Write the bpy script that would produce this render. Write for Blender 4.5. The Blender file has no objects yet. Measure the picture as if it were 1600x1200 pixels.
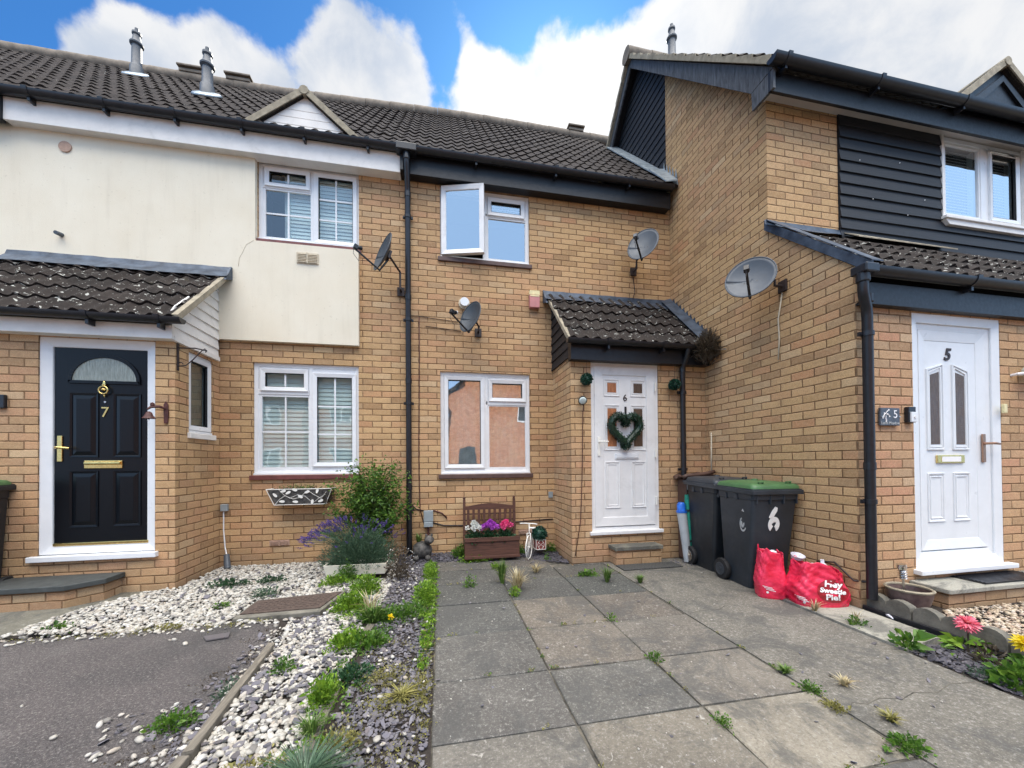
import bpy, bmesh, math, random
import numpy as np
from mathutils import Vector, Matrix
from mathutils.bvhtree import BVHTree
random.seed(7); rng = np.random.default_rng(7)
R = math.radians
S = bpy.context.scene
COL = S.collection
# ------------------------------------------------------------------ camera
F_PX, YAW, PITCH, ROLL, CYP, CAMH = 581.99, .191123, .0101679, -.00786175, 716.74, 1.2
cy, sy, cp, sp, cr, sr = math.cos(YAW), math.sin(YAW), math.cos(PITCH), math.sin(PITCH), math.cos(ROLL), math.sin(ROLL)
fw = Vector((sy*cp, cy*cp, sp)); rt = Vector((cy, -sy, 0)); up = rt.cross(fw)
r2 = rt*cr + up*sr; u2 = up*cr - rt*sr
cam = bpy.data.objects.new('camera', bpy.data.cameras.new('camera')); COL.objects.link(cam)
cam.matrix_world = Matrix.Translation((0, 0, CAMH)) @ Matrix((r2, u2, -fw)).transposed().to_4x4()
cam.data.sensor_width = 36; cam.data.lens = F_PX/1600*36
cam.data.shift_y = (CYP-600)/1600; cam.data.clip_start = .05; cam.data.clip_end = 2000
S.camera = cam
def pixdir(px, py):
    return (r2*((px-800)/F_PX) - u2*((py-CYP)/F_PX) + fw).normalized()
# ------------------------------------------------------------------ sky, sun, exposure
SUN_EL, SUN_AZ = R(41), R(18)          # azimuth east of +Y; the sun stands behind the houses
S.view_settings.view_transform = 'Standard'; S.view_settings.look = 'None'
S.view_settings.exposure = 1.2; S.view_settings.gamma = 1
class NT:
    def __init__(s, tree): s.t = tree; s.n = tree.nodes; s.l = tree.links
    def node(s, ty, **k):
        n = s.n.new(ty)
        for a, v in k.items():
            if a == 'ins':
                for i, val in v.items():
                    if isinstance(val, bpy.types.NodeSocket): s.l.new(val, n.inputs[i])
                    else: n.inputs[i].default_value = val
            else: setattr(n, a, v)
        return n
    def m(s, op, a, b=0.0, c=0.0, clamp=False):
        n = s.n.new('ShaderNodeMath'); n.operation = op; n.use_clamp = clamp
        for i, v in enumerate((a, b, c)):
            if isinstance(v, bpy.types.NodeSocket): s.l.new(v, n.inputs[i])
            else: n.inputs[i].default_value = v
        return n.outputs[0]
    def vm(s, op, a, b=(0,0,0)):
        n = s.n.new('ShaderNodeVectorMath'); n.operation = op
        for i, v in enumerate((a, b)):
            if isinstance(v, bpy.types.NodeSocket): s.l.new(v, n.inputs[i])
            else: n.inputs[i].default_value = v
        return n
    def mix(s, f, a, b, blend='MIX'):
        n = s.n.new('ShaderNodeMix'); n.data_type = 'RGBA'; n.blend_type = blend
        for i, v in ((0, f), (6, a), (7, b)):
            if isinstance(v, bpy.types.NodeSocket): s.l.new(v, n.inputs[i])
            else: n.inputs[i].default_value = (v if i == 0 else (*v, 1) if len(v) == 3 else v)
        return n.outputs[2]
    def ramp(s, f, stops, interp='LINEAR'):
        n = s.n.new('ShaderNodeValToRGB'); n.color_ramp.interpolation = interp
        e = n.color_ramp.elements
        while len(e) < len(stops): e.new(.5)
        for i, (p, c) in enumerate(stops):
            e[i].position = p; e[i].color = (*c, 1) if not isinstance(c, (int, float)) else (c, c, c, 1)
        s.l.new(f, n.inputs[0]); return n.outputs[0]
    def noise(s, vec, scale, detail=3, rough=.5, dist=0):
        n = s.n.new('ShaderNodeTexNoise'); n.inputs['Scale'].default_value = scale
        n.inputs['Detail'].default_value = detail; n.inputs['Roughness'].default_value = rough
        n.inputs['Distortion'].default_value = dist
        if vec is not None: s.l.new(vec, n.inputs['Vector'])
        return n.outputs['Fac']
    def smooth(s, v, a, b, lo=0., hi=1.):
        n = s.n.new('ShaderNodeMapRange'); n.interpolation_type = 'SMOOTHSTEP'
        s.l.new(v, n.inputs[0])
        for i, q in ((1, a), (2, b), (3, lo), (4, hi)): n.inputs[i].default_value = q
        return n.outputs[0]

W = bpy.data.worlds.new('World'); S.world = W; W.use_nodes = True
w = NT(W.node_tree); w.n.clear()
sky = w.node('ShaderNodeTexSky', sky_type='NISHITA', sun_disc=False, sun_elevation=SUN_EL, sun_rotation=SUN_AZ, air_density=1.0, dust_density=.4, ozone_density=2.5)
tc = w.node('ShaderNodeTexCoord'); D = w.vm('NORMALIZE', tc.outputs['Generated']).outputs[0]
# blue: the clear sky, deepened a little
blue = w.mix(1.0, sky.outputs[0], (.28, .66, 1.0), 'MULTIPLY')
blue = w.vm('SCALE', blue).outputs[0]; blue.node.inputs['Scale'].default_value = .075
sepd = w.node('ShaderNodeSeparateXYZ', ins={0: D}).outputs
def blob(px, py, rad, wt):
    d = pixdir(px, py)
    dist = w.vm('DISTANCE', D, tuple(d)).outputs['Value']
    return w.m('MULTIPLY', w.smooth(dist, rad, rad*.25), wt)
n1 = w.noise(D, 9.5, 9, .58, .1); n2 = w.noise(D, 2.2, 4, .5)
ZEN = w.m('MAXIMUM', w.smooth(sepd[2], .84, .95), w.m('MULTIPLY', w.smooth(sepd[2], .60, .78), w.smooth(sepd[1], .12, -.15)))   # unseen bright cloud overhead and behind the camera, added as fill light
mval = w.m('ADD', w.m('MULTIPLY', n1, 2.3), w.m('MULTIPLY', n2, .6))
for b in ((190,95,.12,1.1),(130,90,.06,.4),(300,110,.16,.9),(300,200,.25,.6),(450,110,.16,.75),(590,110,.15,.70),(385,75,.09,.55),(500,60,.10,.6),(560,60,.08,.4),(250,60,.07,.3),(640,50,.06,.35),(720,10,.05,.25),(700,260,.25,.5),(820,170,.18,.8),(770,110,.08,.5),(900,110,.16,.7),(1010,110,.26,.8),(1180,60,.30,.8),(1400,120,.40,.8),(1600,60,.45,.8),(1700,200,.5,.5),
          (0,0,.12,-.6),(60,20,.10,-.5),(180,0,.12,-.8),(330,-30,.20,-1.1),(430,-10,.12,-.6),(520,-10,.09,-.25),(590,15,.06,-.2),(685,80,.06,-.6),(700,140,.05,-.4),(860,0,.18,-.95),(780,20,.08,-.4),(980,-30,.14,-.6),(1090,0,.05,-.2),(640,-80,.15,-.4),(1040,-150,.2,-.6),(300,-500,.9,-.25)):
    mval = w.m('ADD', mval, blob(*b))
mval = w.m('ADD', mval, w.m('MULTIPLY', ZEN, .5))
mask = w.smooth(mval, 1.38, 1.92)
n3 = w.noise(D, 7, 6, .6, .3); n4 = w.noise(D, 2.6, 3, .5)
shade = w.smooth(w.m('ADD', w.m('MULTIPLY', n3, .6), w.m('MULTIPLY', n4, .55)), .42, .66)
cloudc = w.mix(shade, (.40, .445, .52), (.60, .605, .615))
# cloud brightness boosted overhead and behind the camera to light the shaded fronts
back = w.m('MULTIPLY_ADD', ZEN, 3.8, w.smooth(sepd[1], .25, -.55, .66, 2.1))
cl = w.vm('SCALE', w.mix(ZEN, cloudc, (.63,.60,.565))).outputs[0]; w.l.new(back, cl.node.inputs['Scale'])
# glow of the hidden sun through the cloud edge
sd = Vector((math.sin(SUN_AZ)*math.cos(SUN_EL), math.cos(SUN_AZ)*math.cos(SUN_EL), math.sin(SUN_EL)))
glow = w.smooth(w.vm('DISTANCE', D, tuple(sd)).outputs['Value'], .40, .0, 0., .16)
cl = w.vm('ADD', cl, w.mix(glow, (0,0,0), (1,.97,.9))).outputs[0]
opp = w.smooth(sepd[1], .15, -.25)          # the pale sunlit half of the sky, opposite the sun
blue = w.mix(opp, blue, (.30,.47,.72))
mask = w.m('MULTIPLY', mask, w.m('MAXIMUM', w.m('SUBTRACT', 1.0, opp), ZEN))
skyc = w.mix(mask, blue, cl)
low = w.smooth(sepd[2], .0, -.05)
skyc = w.mix(low, skyc, (.12, .115, .11))
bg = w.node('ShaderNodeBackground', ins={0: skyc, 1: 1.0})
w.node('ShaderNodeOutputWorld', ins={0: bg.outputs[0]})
W.cycles.sampling_method = 'MANUAL'; W.cycles.sample_map_resolution = 1024

sun = bpy.data.objects.new('sun', bpy.data.lights.new('sun', 'SUN')); COL.objects.link(sun)
sun.data.energy = 3.6; sun.data.angle = R(.55); sun.data.color = (1, .95, .86)
sun.rotation_euler = (-sd).to_track_quat('-Z', 'Y').to_euler()

# ------------------------------------------------------------------ object helpers
def setp(o, label=None, cat=None, group=None, kind=None):
    if label: o['label'] = label
    if cat: o['category'] = cat
    if group: o['group'] = group
    if kind: o['kind'] = kind
    return o
def thing(name, label, cat, loc=(0,0,0), group=None):
    o = bpy.data.objects.new(name, None); COL.objects.link(o); o.location = loc; o.empty_display_size = .1
    return setp(o, label, cat, group)
def attach(o, parent):
    if parent is None: return
    o.parent = parent
    if parent.type == 'EMPTY':
        o.matrix_parent_inverse = Matrix.Translation(parent.location).inverted()
class MB:
    def __init__(s): s.v = []; s.f = []; s.mi = []; s.cur = 0; s.T = None
    def add(s, vs, fs):
        b = len(s.v)
        if s.T is not None: vs = [s.T @ Vector(v) for v in vs]
        s.v += [tuple(v) for v in vs]; s.f += [tuple(b+i for i in f) for f in fs]; s.mi += [s.cur]*len(fs)
    def box(s, x0, x1, y0, y1, z0, z1):
        s.add([(x0,y0,z0),(x1,y0,z0),(x1,y1,z0),(x0,y1,z0),(x0,y0,z1),(x1,y0,z1),(x1,y1,z1),(x0,y1,z1)],
              [(0,3,2,1),(4,5,6,7),(0,1,5,4),(1,2,6,5),(2,3,7,6),(3,0,4,7)])
        return s
    def quad(s, a, b, c, d): s.add([a,b,c,d], [(0,1,2,3)]); return s
    def prism(s, pts, off):      # planar polygon extruded by vector off
        n = len(pts); o = Vector(off)
        s.add([Vector(p) for p in pts]+[Vector(p)+o for p in pts],
              [tuple(range(n))[::-1], tuple(range(n, 2*n))]+[(i,(i+1)%n,n+(i+1)%n,n+i) for i in range(n)]); return s
    def tube(s, pts, rad, seg=8, cap=True):
        pts = [Vector(p) for p in pts]; n = len(pts); vs = []; fs = []
        rads = rad if isinstance(rad, (list, tuple)) else [rad]*n
        prev = None
        for i, p in enumerate(pts):
            t = ((pts[min(i+1,n-1)]-p).normalized() + (p-pts[max(i-1,0)]).normalized())
            if t.length < 1e-6: t = Vector((0,0,1))
            t.normalize()
            if prev is None: a = t.orthogonal().normalized()
            else: a = (prev - t*prev.dot(t)); a = a.normalized() if a.length > 1e-5 else t.orthogonal().normalized()
            prev = a; b = t.cross(a)
            for k in range(seg):
                an = 2*math.pi*k/seg; vs.append(p+(a*math.cos(an)+b*math.sin(an))*rads[i])
        for i in range(n-1):
            for k in range(seg):
                fs.append((i*seg+k, i*seg+(k+1)%seg, (i+1)*seg+(k+1)%seg, (i+1)*seg+k))
        if cap: fs += [tuple(range(seg))[::-1], tuple(range((n-1)*seg, n*seg))]
        s.add(vs, fs); return s
    def lathe(s, prof, c=(0,0,0), seg=20, sx=1, sy=1, cap=True):
        vs = []; fs = []; c = Vector(c)
        for r, z in prof:
            for k in range(seg):
                a = 2*math.pi*k/seg; vs.append(c+Vector((r*math.cos(a)*sx, r*math.sin(a)*sy, z)))
        for i in range(len(prof)-1):
            for k in range(seg): fs.append((i*seg+k, i*seg+(k+1)%seg, (i+1)*seg+(k+1)%seg, (i+1)*seg+k))
        if cap: fs += [tuple(range(seg))[::-1], tuple(range((len(prof)-1)*seg, len(prof)*seg))]
        s.add(vs, fs); return s
    def grid(s, P):              # P[i][j] points
        h = len(P); wd = len(P[0])
        s.add([p for r in P for p in r], [(i*wd+j, i*wd+j+1, (i+1)*wd+j+1, (i+1)*wd+j) for i in range(h-1) for j in range(wd-1)]); return s
    def build(s, name, mats, parent=None, smooth=False, recalc=True, bev=0, label=None, solid=0):
        me = bpy.data.meshes.new(name); me.from_pydata(s.v, [], s.f)
        if not isinstance(mats, (list, tuple)): mats = [mats]
        for m_ in mats: me.materials.append(m_)
        if len(mats) > 1: me.polygons.foreach_set('material_index', s.mi)
        if recalc:
            bm = bmesh.new(); bm.from_mesh(me); bmesh.ops.recalc_face_normals(bm, faces=bm.faces); bm.to_mesh(me); bm.free()
        me.polygons.foreach_set('use_smooth', [bool(smooth)]*len(me.polygons))
        o = bpy.data.objects.new(name, me); COL.objects.link(o); attach(o, parent)
        if solid:
            md = o.modifiers.new('solid', 'SOLIDIFY'); md.thickness = solid; md.offset = 0
        if bev:
            md = o.modifiers.new('bevel', 'BEVEL'); md.width = bev; md.segments = 2; md.limit_method = 'ANGLE'; md.angle_limit = R(40)
        if smooth == 'auto':
            me.polygons.foreach_set('use_smooth', [True]*len(me.polygons))
            bm = bmesh.new(); bm.from_mesh(me)
            for e in bm.edges:
                if len(e.link_faces) == 2 and e.calc_face_angle(0) > R(38): e.smooth = False
            bm.to_mesh(me); bm.free()
        if label: o['label'] = label
        return o
def npmesh(name, V, Fq, mats, parent=None, smooth=False, nper=4):
    """fast mesh from numpy: V (n,3), Fq (m,nper)"""
    me = bpy.data.meshes.new(name)
    me.vertices.add(len(V)); me.vertices.foreach_set('co', np.asarray(V, dtype=np.float32).ravel())
    Fq = np.asarray(Fq, dtype=np.int32); me.loops.add(Fq.size); me.loops.foreach_set('vertex_index', Fq.ravel())
    me.polygons.add(len(Fq)); me.polygons.foreach_set('loop_start', np.arange(0, Fq.size, nper, dtype=np.int32))
    me.polygons.foreach_set('loop_total', np.full(len(Fq), nper, dtype=np.int32))
    me.update(calc_edges=True); me.validate()
    me.polygons.foreach_set('use_smooth', [bool(smooth)]*len(me.polygons))
    for m_ in (mats if isinstance(mats, (list, tuple)) else [mats]): me.materials.append(m_)
    o = bpy.data.objects.new(name, me); COL.objects.link(o); attach(o, parent); return o
def copy_tree(o, dx=(0,0,0), label=None, group=None):
    c = o.copy(); COL.objects.link(c); c.location = Vector(o.location)+Vector(dx)
    if label: c['label'] = label
    if group: c['group'] = group
    def rec(a, b):
        for ch in list(a.children):
            d = ch.copy(); COL.objects.link(d); d.parent = b; rec(ch, d)
    rec(o, c); return c
def text_mesh(body, size, mat, name, M, parent=None, extrude=.0015, shear=0, align='CENTER', bold=0, label=None):
    cu = bpy.data.curves.new('t', 'FONT'); cu.body = body; cu.size = size; cu.align_x = align; cu.align_y = 'CENTER'
    cu.extrude = extrude; cu.shear = shear; cu.offset = bold; cu.resolution_u = 4
    ob = bpy.data.objects.new('t', cu); COL.objects.link(ob)
    me = bpy.data.meshes.new_from_object(ob.evaluated_get(bpy.context.evaluated_depsgraph_get()))
    bpy.data.objects.remove(ob); bpy.data.curves.remove(cu)
    me.transform(M); me.materials.clear(); me.materials.append(mat); me.name = name
    o = bpy.data.objects.new(name, me); COL.objects.link(o); attach(o, parent)
    if label: o['label'] = label
    return o
def face_y(x, y, z): return Matrix.Translation((x, y, z)) @ Matrix.Rotation(R(90), 4, 'X')   # text facing -Y

# ------------------------------------------------------------------ materials
def newmat(name):
    m = bpy.data.materials.new(name); m.use_nodes = True; t = NT(m.node_tree); t.n.clear()
    out = t.node('ShaderNodeOutputMaterial'); b = t.node('ShaderNodeBsdfPrincipled')
    t.l.new(b.outputs[0], out.inputs[0]); t.b = b; t.out = out
    t.pos = t.node('ShaderNodeNewGeometry').outputs['Position']; return m, t
def bump(t, h, strength=.3, dist=.01):
    n = t.node('ShaderNodeBump'); n.inputs['Strength'].default_value = strength; n.inputs['Distance'].default_value = dist
    t.l.new(h, n.inputs['Height']); t.l.new(n.outputs[0], t.b.inputs['Normal'])
def plain(name, c, rough=.5, var=.12, scale=12, metal=0, bmp=0, bscale=80, spec=.5, c2=None, dirt=0):
    m, t = newmat(name); t.b.inputs['Roughness'].default_value = rough; t.b.inputs['Metallic'].default_value = metal
    t.b.inputs['Specular IOR Level'].default_value = spec
    n = t.noise(t.pos, scale, 5, .6)
    dk = tuple(v*(1-var) for v in c); lt = tuple(min(1, v*(1+var)) for v in c)
    col = t.ramp(n, [(.3, dk), (.7, c2 or lt)])
    if dirt:
        d = t.smooth(t.noise(t.pos, 5, 6, .7, .5), .52, .75, 0, dirt)
        col = t.mix(d, col, (.10, .085, .065))
    t.l.new(col, t.b.inputs['Base Color'])
    r = t.m('MULTIPLY_ADD', t.noise(t.pos, scale*2.3, 4), .25, rough-.12, clamp=True); t.l.new(r, t.b.inputs['Roughness'])
    if bmp: bump(t, t.noise(t.pos, bscale, 4, .6), bmp, .004)
    return m
def brick_mat(name, pinkness=0., red=False):
    m, t = newmat(name)
    s = t.node('ShaderNodeSeparateXYZ', ins={0: t.pos}).outputs
    # wobble so that courses are not ruler straight
    wob = t.m('MULTIPLY_ADD', t.noise(t.pos, 7, 2), .010, -.005)
    wob2 = t.m('MULTIPLY_ADD', t.noise(t.pos, 45, 2), .006, -.003)
    u = t.m('ADD', t.m('ADD', s[0], s[1]), wob2); v = t.m('ADD', t.m('ADD', s[2], wob), wob2)
    v = t.m('ADD', v, 30*.075)
    row = t.m('FLOOR', t.m('DIVIDE', v, .075))
    odd = t.m('MODULO', row, 2.)
    uu = t.m('DIVIDE', t.m('ADD', t.m('ADD', u, 45.), t.m('MULTIPLY', odd, .1125)), .225)
    col_i = t.m('FLOOR', uu)
    fu = t.m('MULTIPLY', t.m('FRACT', uu), .225); fv = t.m('MULTIPLY', t.m('FRACT', t.m('DIVIDE', v, .075)), .075)
    du = t.m('MINIMUM', fu, t.m('SUBTRACT', .225, fu)); dv = t.m('MINIMUM', fv, t.m('SUBTRACT', .075, fv))
    dd = t.m('MINIMUM', du, dv)
    edge = t.smooth(dd, .0030, .0062)          # 1 on brick, 0 in the joint
    cv = t.node('ShaderNodeCombineXYZ', ins={0: col_i, 1: row}).outputs[0]
    wn = t.node('ShaderNodeTexWhiteNoise', noise_dimensions='2D', ins={0: cv})
    rnd = wn.outputs['Value']; rc = t.node('ShaderNodeSeparateColor', ins={0: wn.outputs['Color']}).outputs
    base = t.ramp(rnd, [(0, (.38,.225,.115)), (.14, (.53,.33,.16)), (.36, (.68,.44,.225)), (.58, (.58,.37,.18)), (.74, (.66,.41,.21)), (.84, (.58,.30,.155)), (.92, (.43,.275,.15)), (1, (.76,.53,.30))]) if not red else t.ramp(rnd, [(0, (.38,.13,.07)), (.5, (.52,.19,.10)), (1, (.60,.27,.16))])
    pink = t.ramp(rnd, [(0, (.42,.26,.155)), (.25, (.57,.36,.215)), (.5, (.60,.35,.21)), (.7, (.60,.30,.19)), (.88, (.46,.31,.195)), (1, (.68,.48,.31))])
    # pinker batches in big patches
    pf = t.smooth(t.noise(t.pos, .9, 2), .42, .62, max(0, pinkness-.25), min(1, pinkness+.25))
    c = t.mix(pf, base, pink)
    fine = t.noise(t.pos, 130, 4, .65); c = t.mix(t.smooth(fine, .3, .7, .5, 0), c, (.20,.12,.055)); c = t.mix(t.smooth(t.noise(t.pos, 38, 4, .7), .42, .7, 0, .25), c, (.66,.48,.28))
    spk = t.smooth(t.noise(t.pos, 260, 2, .5), .60, .72, 0, .4); c = t.mix(spk, c, (.60,.47,.31))
    stain = t.smooth(t.noise(t.pos, 4, 7, .72, .6), .47, .72, 0, .34); c = t.mix(stain, c, (.27,.175,.10))
    # grime in the brick's own colour near the ground (splash zone)
    zg = t.smooth(t.m('ADD', s[2], t.m('MULTIPLY', t.noise(t.pos, 3.2, 5, .6), .5)), .62, .15, 0, .55); c = t.mix(zg, c, (.23,.165,.11))
    white = t.smooth(t.noise(t.pos, 6.5, 5, .7, 1.2), .70, .78, 0, .32); c = t.mix(white, c, (.62,.52,.40))
    mort = t.mix(t.smooth(t.noise(t.pos, 6, 5, .7), .35, .65), (.17,.095,.048), (.30,.185,.10))
    c = t.mix(edge, mort, c)
    t.l.new(c, t.b.inputs['Base Color']); t.b.inputs['Roughness'].default_value = .92; t.b.inputs['Specular IOR Level'].default_value = .25
    hgt = t.m('ADD', t.m('MULTIPLY', t.smooth(dd, .0015, .0085), 1.0), t.m('ADD', t.m('MULTIPLY', fine, .35), t.m('MULTIPLY', rc[1], .35)))
    bump(t, hgt, .8, .009); return m
M = {}
M['brick'] = brick_mat('brick_buff', .12); M['brick5'] = brick_mat('brick_pinker', .75); M['brickp'] = brick_mat('brick_porch', .42)
M['redbrick'] = brick_mat('far_red_brick', 0, True)
def tile_mat(name, c0, c1, lichen):
    m, t = newmat(name)
    isl = t.noise(t.pos, 3.1, 5, .6)
    c = t.ramp(isl, [(.3, c0), (.7, c1)])
    s = t.node('ShaderNodeSeparateXYZ', ins={0: t.pos}).outputs
    ci = t.node('ShaderNodeCombineXYZ', ins={0: t.m('FLOOR', t.m('DIVIDE', s[0], .29)), 1: t.m('FLOOR', t.m('DIVIDE', s[2], .2))}).outputs[0]
    rn = t.node('ShaderNodeTexWhiteNoise', noise_dimensions='2D', ins={0: ci}).outputs['Value']
    c = t.mix(t.m('MULTIPLY', rn, .45), c, (.062,.050,.044))
    c = t.mix(t.smooth(t.noise(t.pos, 60, 5, .7), .35, .7, .5, 0), c, (.010,.009,.009))
    moss = t.smooth(t.noise(t.pos, 11, 5, .7), .58, .72, 0, .5); c = t.mix(moss, c, (.055,.048,.03))
    sp = t.noise(t.pos, 24, 3, .55, .8); l1 = t.smooth(sp, .72-lichen*.08, .75-lichen*.08, 0, .9); c = t.mix(l1, c, (.46,.46,.42))
    sp2 = t.noise(t.pos, 75, 2, .5); l2 = t.smooth(sp2, .73-lichen*.04, .77-lichen*.04, 0, .7); c = t.mix(l2, c, (.40,.40,.37))
    t.b.inputs['Specular IOR Level'].default_value = .15; t.l.new(c, t.b.inputs['Base Color']); t.b.inputs['Roughness'].default_value = .75
    bump(t, t.noise(t.pos, 95, 5, .7), .55, .006); return m
M['tile'] = tile_mat('roof_tile', (.016,.0125,.0115), (.038,.029,.0255), .25)
M['tile_porch'] = tile_mat('porch_tile', (.013,.0105,.010), (.034,.025,.021), 1.0)
M['ridge'] = plain('ridge_tile', (.19,.155,.12), .85, .35, 9, bmp=.4, dirt=.4)
M['cement'] = plain('cement_verge', (.30,.26,.19), .9, .3, 14, bmp=.6, bscale=60, dirt=.5)
def render_mat():
    m, t = newmat('cream_render'); n = t.noise(t.pos, 2.2, 5, .6)
    c = t.ramp(n, [(.3, (.72,.65,.515)), (.7, (.77,.71,.58))])
    s = t.node('ShaderNodeSeparateXYZ', ins={0: t.pos}).outputs
    st = t.node('ShaderNodeCombineXYZ', ins={0: t.m('MULTIPLY', s[0], 9.), 1: s[1], 2: t.m('MULTIPLY', s[2], .8)}).outputs[0]
    c = t.mix(t.smooth(t.noise(st, 1.2, 5, .65), .48, .75, 0, .17), c, (.50,.44,.34))
    c = t.mix(t.smooth(t.noise(t.pos, 34, 3), .66, .74, 0, .25), c, (.42,.36,.26))
    t.l.new(c, t.b.inputs['Base Color']); t.b.inputs['Roughness'].default_value = .9; t.b.inputs['Specular IOR Level'].default_value = .2
    bump(t, t.noise(t.pos, 120, 4, .7), .5, .004); return m
M['render'] = render_mat()
M['upvc'] = plain('white_upvc', (.73,.745,.76), .32, .04, 6, dirt=.06)
M['upvc_old'] = plain('weathered_white_upvc', (.74,.735,.73), .4, .05, 7, dirt=.14)
M['white_board'] = plain('white_board', (.76,.73,.69), .55, .06, 8, dirt=.14, bmp=.1)
M['soffit'] = plain('soffit_board', (.60,.56,.53), .7, .06, 4)
M['black_paint'] = plain('black_painted_timber', (.006,.007,.010), .45, .35, 14, bmp=.25, bscale=40)
M['black_plastic'] = plain('black_plastic', (.012,.013,.017), .35, .3, 20)
M['bluish_lead'] = plain('lead_flashing', (.030,.048,.080), .5, .45, 9, metal=.2, bmp=.5, bscale=25, c2=(.085,.115,.16))
M['new_lead'] = plain('silver_flashing', (.30,.36,.40), .4, .2, 12, metal=.5, bmp=.6, bscale=25, c2=(.50,.57,.61))
M['sill_red'] = plain('red_quarry_sill', (.145,.045,.04), .45, .3, 12, bmp=.2)
M['sill_brown'] = plain('brown_sill', (.09,.05,.042), .5, .3, 12, bmp=.2)
M['concrete_old'] = plain('old_concrete', (.15,.14,.115), .92, .45, 10, bmp=.7, bscale=70, dirt=.5)
def wood_mat(name, c, var=.5, sx=(3,3,60)):
    m, t = newmat(name); s = t.node('ShaderNodeSeparateXYZ', ins={0: t.pos}).outputs
    st = t.node('ShaderNodeCombineXYZ', ins={i: t.m('MULTIPLY', s[i], float(sx[i])) for i in range(3)}).outputs[0]
    n = t.noise(st, 1.5, 6, .65, .6); cc = t.ramp(n, [(.3, tuple(v*(1-var) for v in c)), (.7, tuple(v*(1+var) for v in c))])
    t.l.new(cc, t.b.inputs['Base Color']); t.b.inputs['Roughness'].default_value = .65; bump(t, n, .35, .004); return m
M['grey_timber'] = wood_mat('weathered_barge_timber', (.075,.08,.088), .7, (30,30,4))
M['planter_wood'] = wood_mat('brown_stained_wood', (.088,.036,.023))
M['weath_wood'] = wood_mat('weathered_board', (.17,.15,.12), .45, (40,4,40))
M['clad_black'] = wood_mat('black_cladding', (.007,.009,.0135), .45, (3,3,40))
def door_black():
    m, t = newmat('black_door'); s = t.node('ShaderNodeSeparateXYZ', ins={0: t.pos}).outputs
    st = t.node('ShaderNodeCombineXYZ', ins={0: t.m('MULTIPLY', s[0], 70.), 1: 0., 2: t.m('MULTIPLY', s[2], 4.)}).outputs[0]
    t.b.inputs['Base Color'].default_value = (.003,.0045,.007,1); t.b.inputs['Roughness'].default_value = .28; t.b.inputs['Specular IOR Level'].default_value = .28
    bump(t, t.noise(st, 1.5, 5, .65, .8), .22, .003); return m
M['door_black'] = door_black()
M['brass'] = plain('polished_brass', (.78,.58,.22), .22, .15, 30, metal=1)
M['steel'] = plain('brushed_steel', (.62,.60,.57), .3, .1, 30, metal=1)
M['copper'] = plain('dull_bronze', (.42,.25,.17), .4, .2, 30, metal=1)
M['rust'] = plain('rust_brown_iron', (.075,.022,.018), .6, .4, 40, bmp=.4)
M['iron'] = plain('wrought_iron', (.03,.02,.02), .55, .3, 30)
M['dish_grey'] = plain('satellite_grey', (.068,.082,.10), .5, .12, 10, dirt=.2)
M['dish_dark'] = plain('satellite_dark', (.045,.056,.068), .5, .2, 10, dirt=.25)
M['rubber'] = plain('black_rubber', (.012,.012,.013), .7, .3, 30)
M['bin_grey'] = plain('bin_charcoal', (.022,.028,.036), .5, .25, 6, bmp=.12, bscale=200, dirt=.22)
M['bin_black'] = plain('bin_black', (.012,.015,.019), .5, .25, 6, bmp=.12, bscale=200, dirt=.25)
M['bin_lidgrey'] = plain('bin_lid_grey', (.034,.040,.049), .45, .2, 8, dirt=.25)
M['bin_green'] = plain('bin_lid_green', (.055,.135,.050), .45, .2, 8, dirt=.3)
M['bin_brown'] = plain('bin_lid_brown', (.085,.045,.033), .6, .25, 8, dirt=.3)
M['sticker'] = plain('worn_white_vinyl', (.80,.79,.76), .5, .05, 60)
M['sticker_grey'] = plain('grey_vinyl', (.42,.43,.43), .5, .25, 60)
M['bagred'] = plain('red_bag', (.66,.009,.038), .24, .15, 9, c2=(.84,.05,.12), bmp=1.0, bscale=38)
M['bagwhite'] = plain('white_print', (.85,.82,.82), .4, .04, 30)
M['bagdark'] = plain('dark_red_print', (.30,.012,.02), .4, .2, 30)
M['litter'] = plain('pale_packaging', (.68,.68,.74), .35, .12, 20)
M['tarp_blue'] = plain('blue_plastic', (.02,.13,.55), .35, .3, 25, bmp=.3, bscale=40)
M['tarp_green'] = plain('green_cover', (.01,.24,.17), .5, .3, 25, bmp=.4, bscale=40)
M['tarp_grey'] = plain('pale_grey_cover', (.40,.42,.43), .5, .12, 10, bmp=.2)
M['meter'] = plain('grey_box', (.27,.31,.33), .5, .1, 12)
M['vent_clay'] = plain('vent_clay', (.42,.28,.21), .8, .15, 30)
M['vent_beige'] = plain('vent_beige', (.55,.48,.36), .8, .15, 30)
M['alarm_red'] = plain('faded_red_plastic', (.50,.20,.19), .45, .12, 12)
M['alarm_top'] = plain('cream_plastic', (.72,.62,.34), .45, .12, 12)
M['slate_plaque'] = plain('slate_plaque', (.07,.085,.11), .5, .3, 30, bmp=.2)
M['slab_dark'] = plain('dark_grey_stone', (.050,.056,.055), .65, .25, 14, bmp=.3)
M['terracotta'] = plain('glazed_plum_pot', (.07,.035,.04), .35, .4, 14, c2=(.16,.11,.10))
M['soil'] = plain('soil', (.028,.022,.018), .95, .5, 30, bmp=.8)
M['white_metal'] = plain('white_painted_metal', (.78,.76,.70), .4, .08, 20, dirt=.1)
M['card_red'] = plain('dark_red_liner', (.22,.03,.025), .6, .2, 20)
M['planter_white'] = plain('cream_planter', (.72,.68,.56), .5, .07, 8, dirt=.2)
M['statue'] = plain('weathered_stone_resin', (.065,.062,.058), .7, .6, 25, bmp=.6, c2=(.13,.12,.11))
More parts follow.
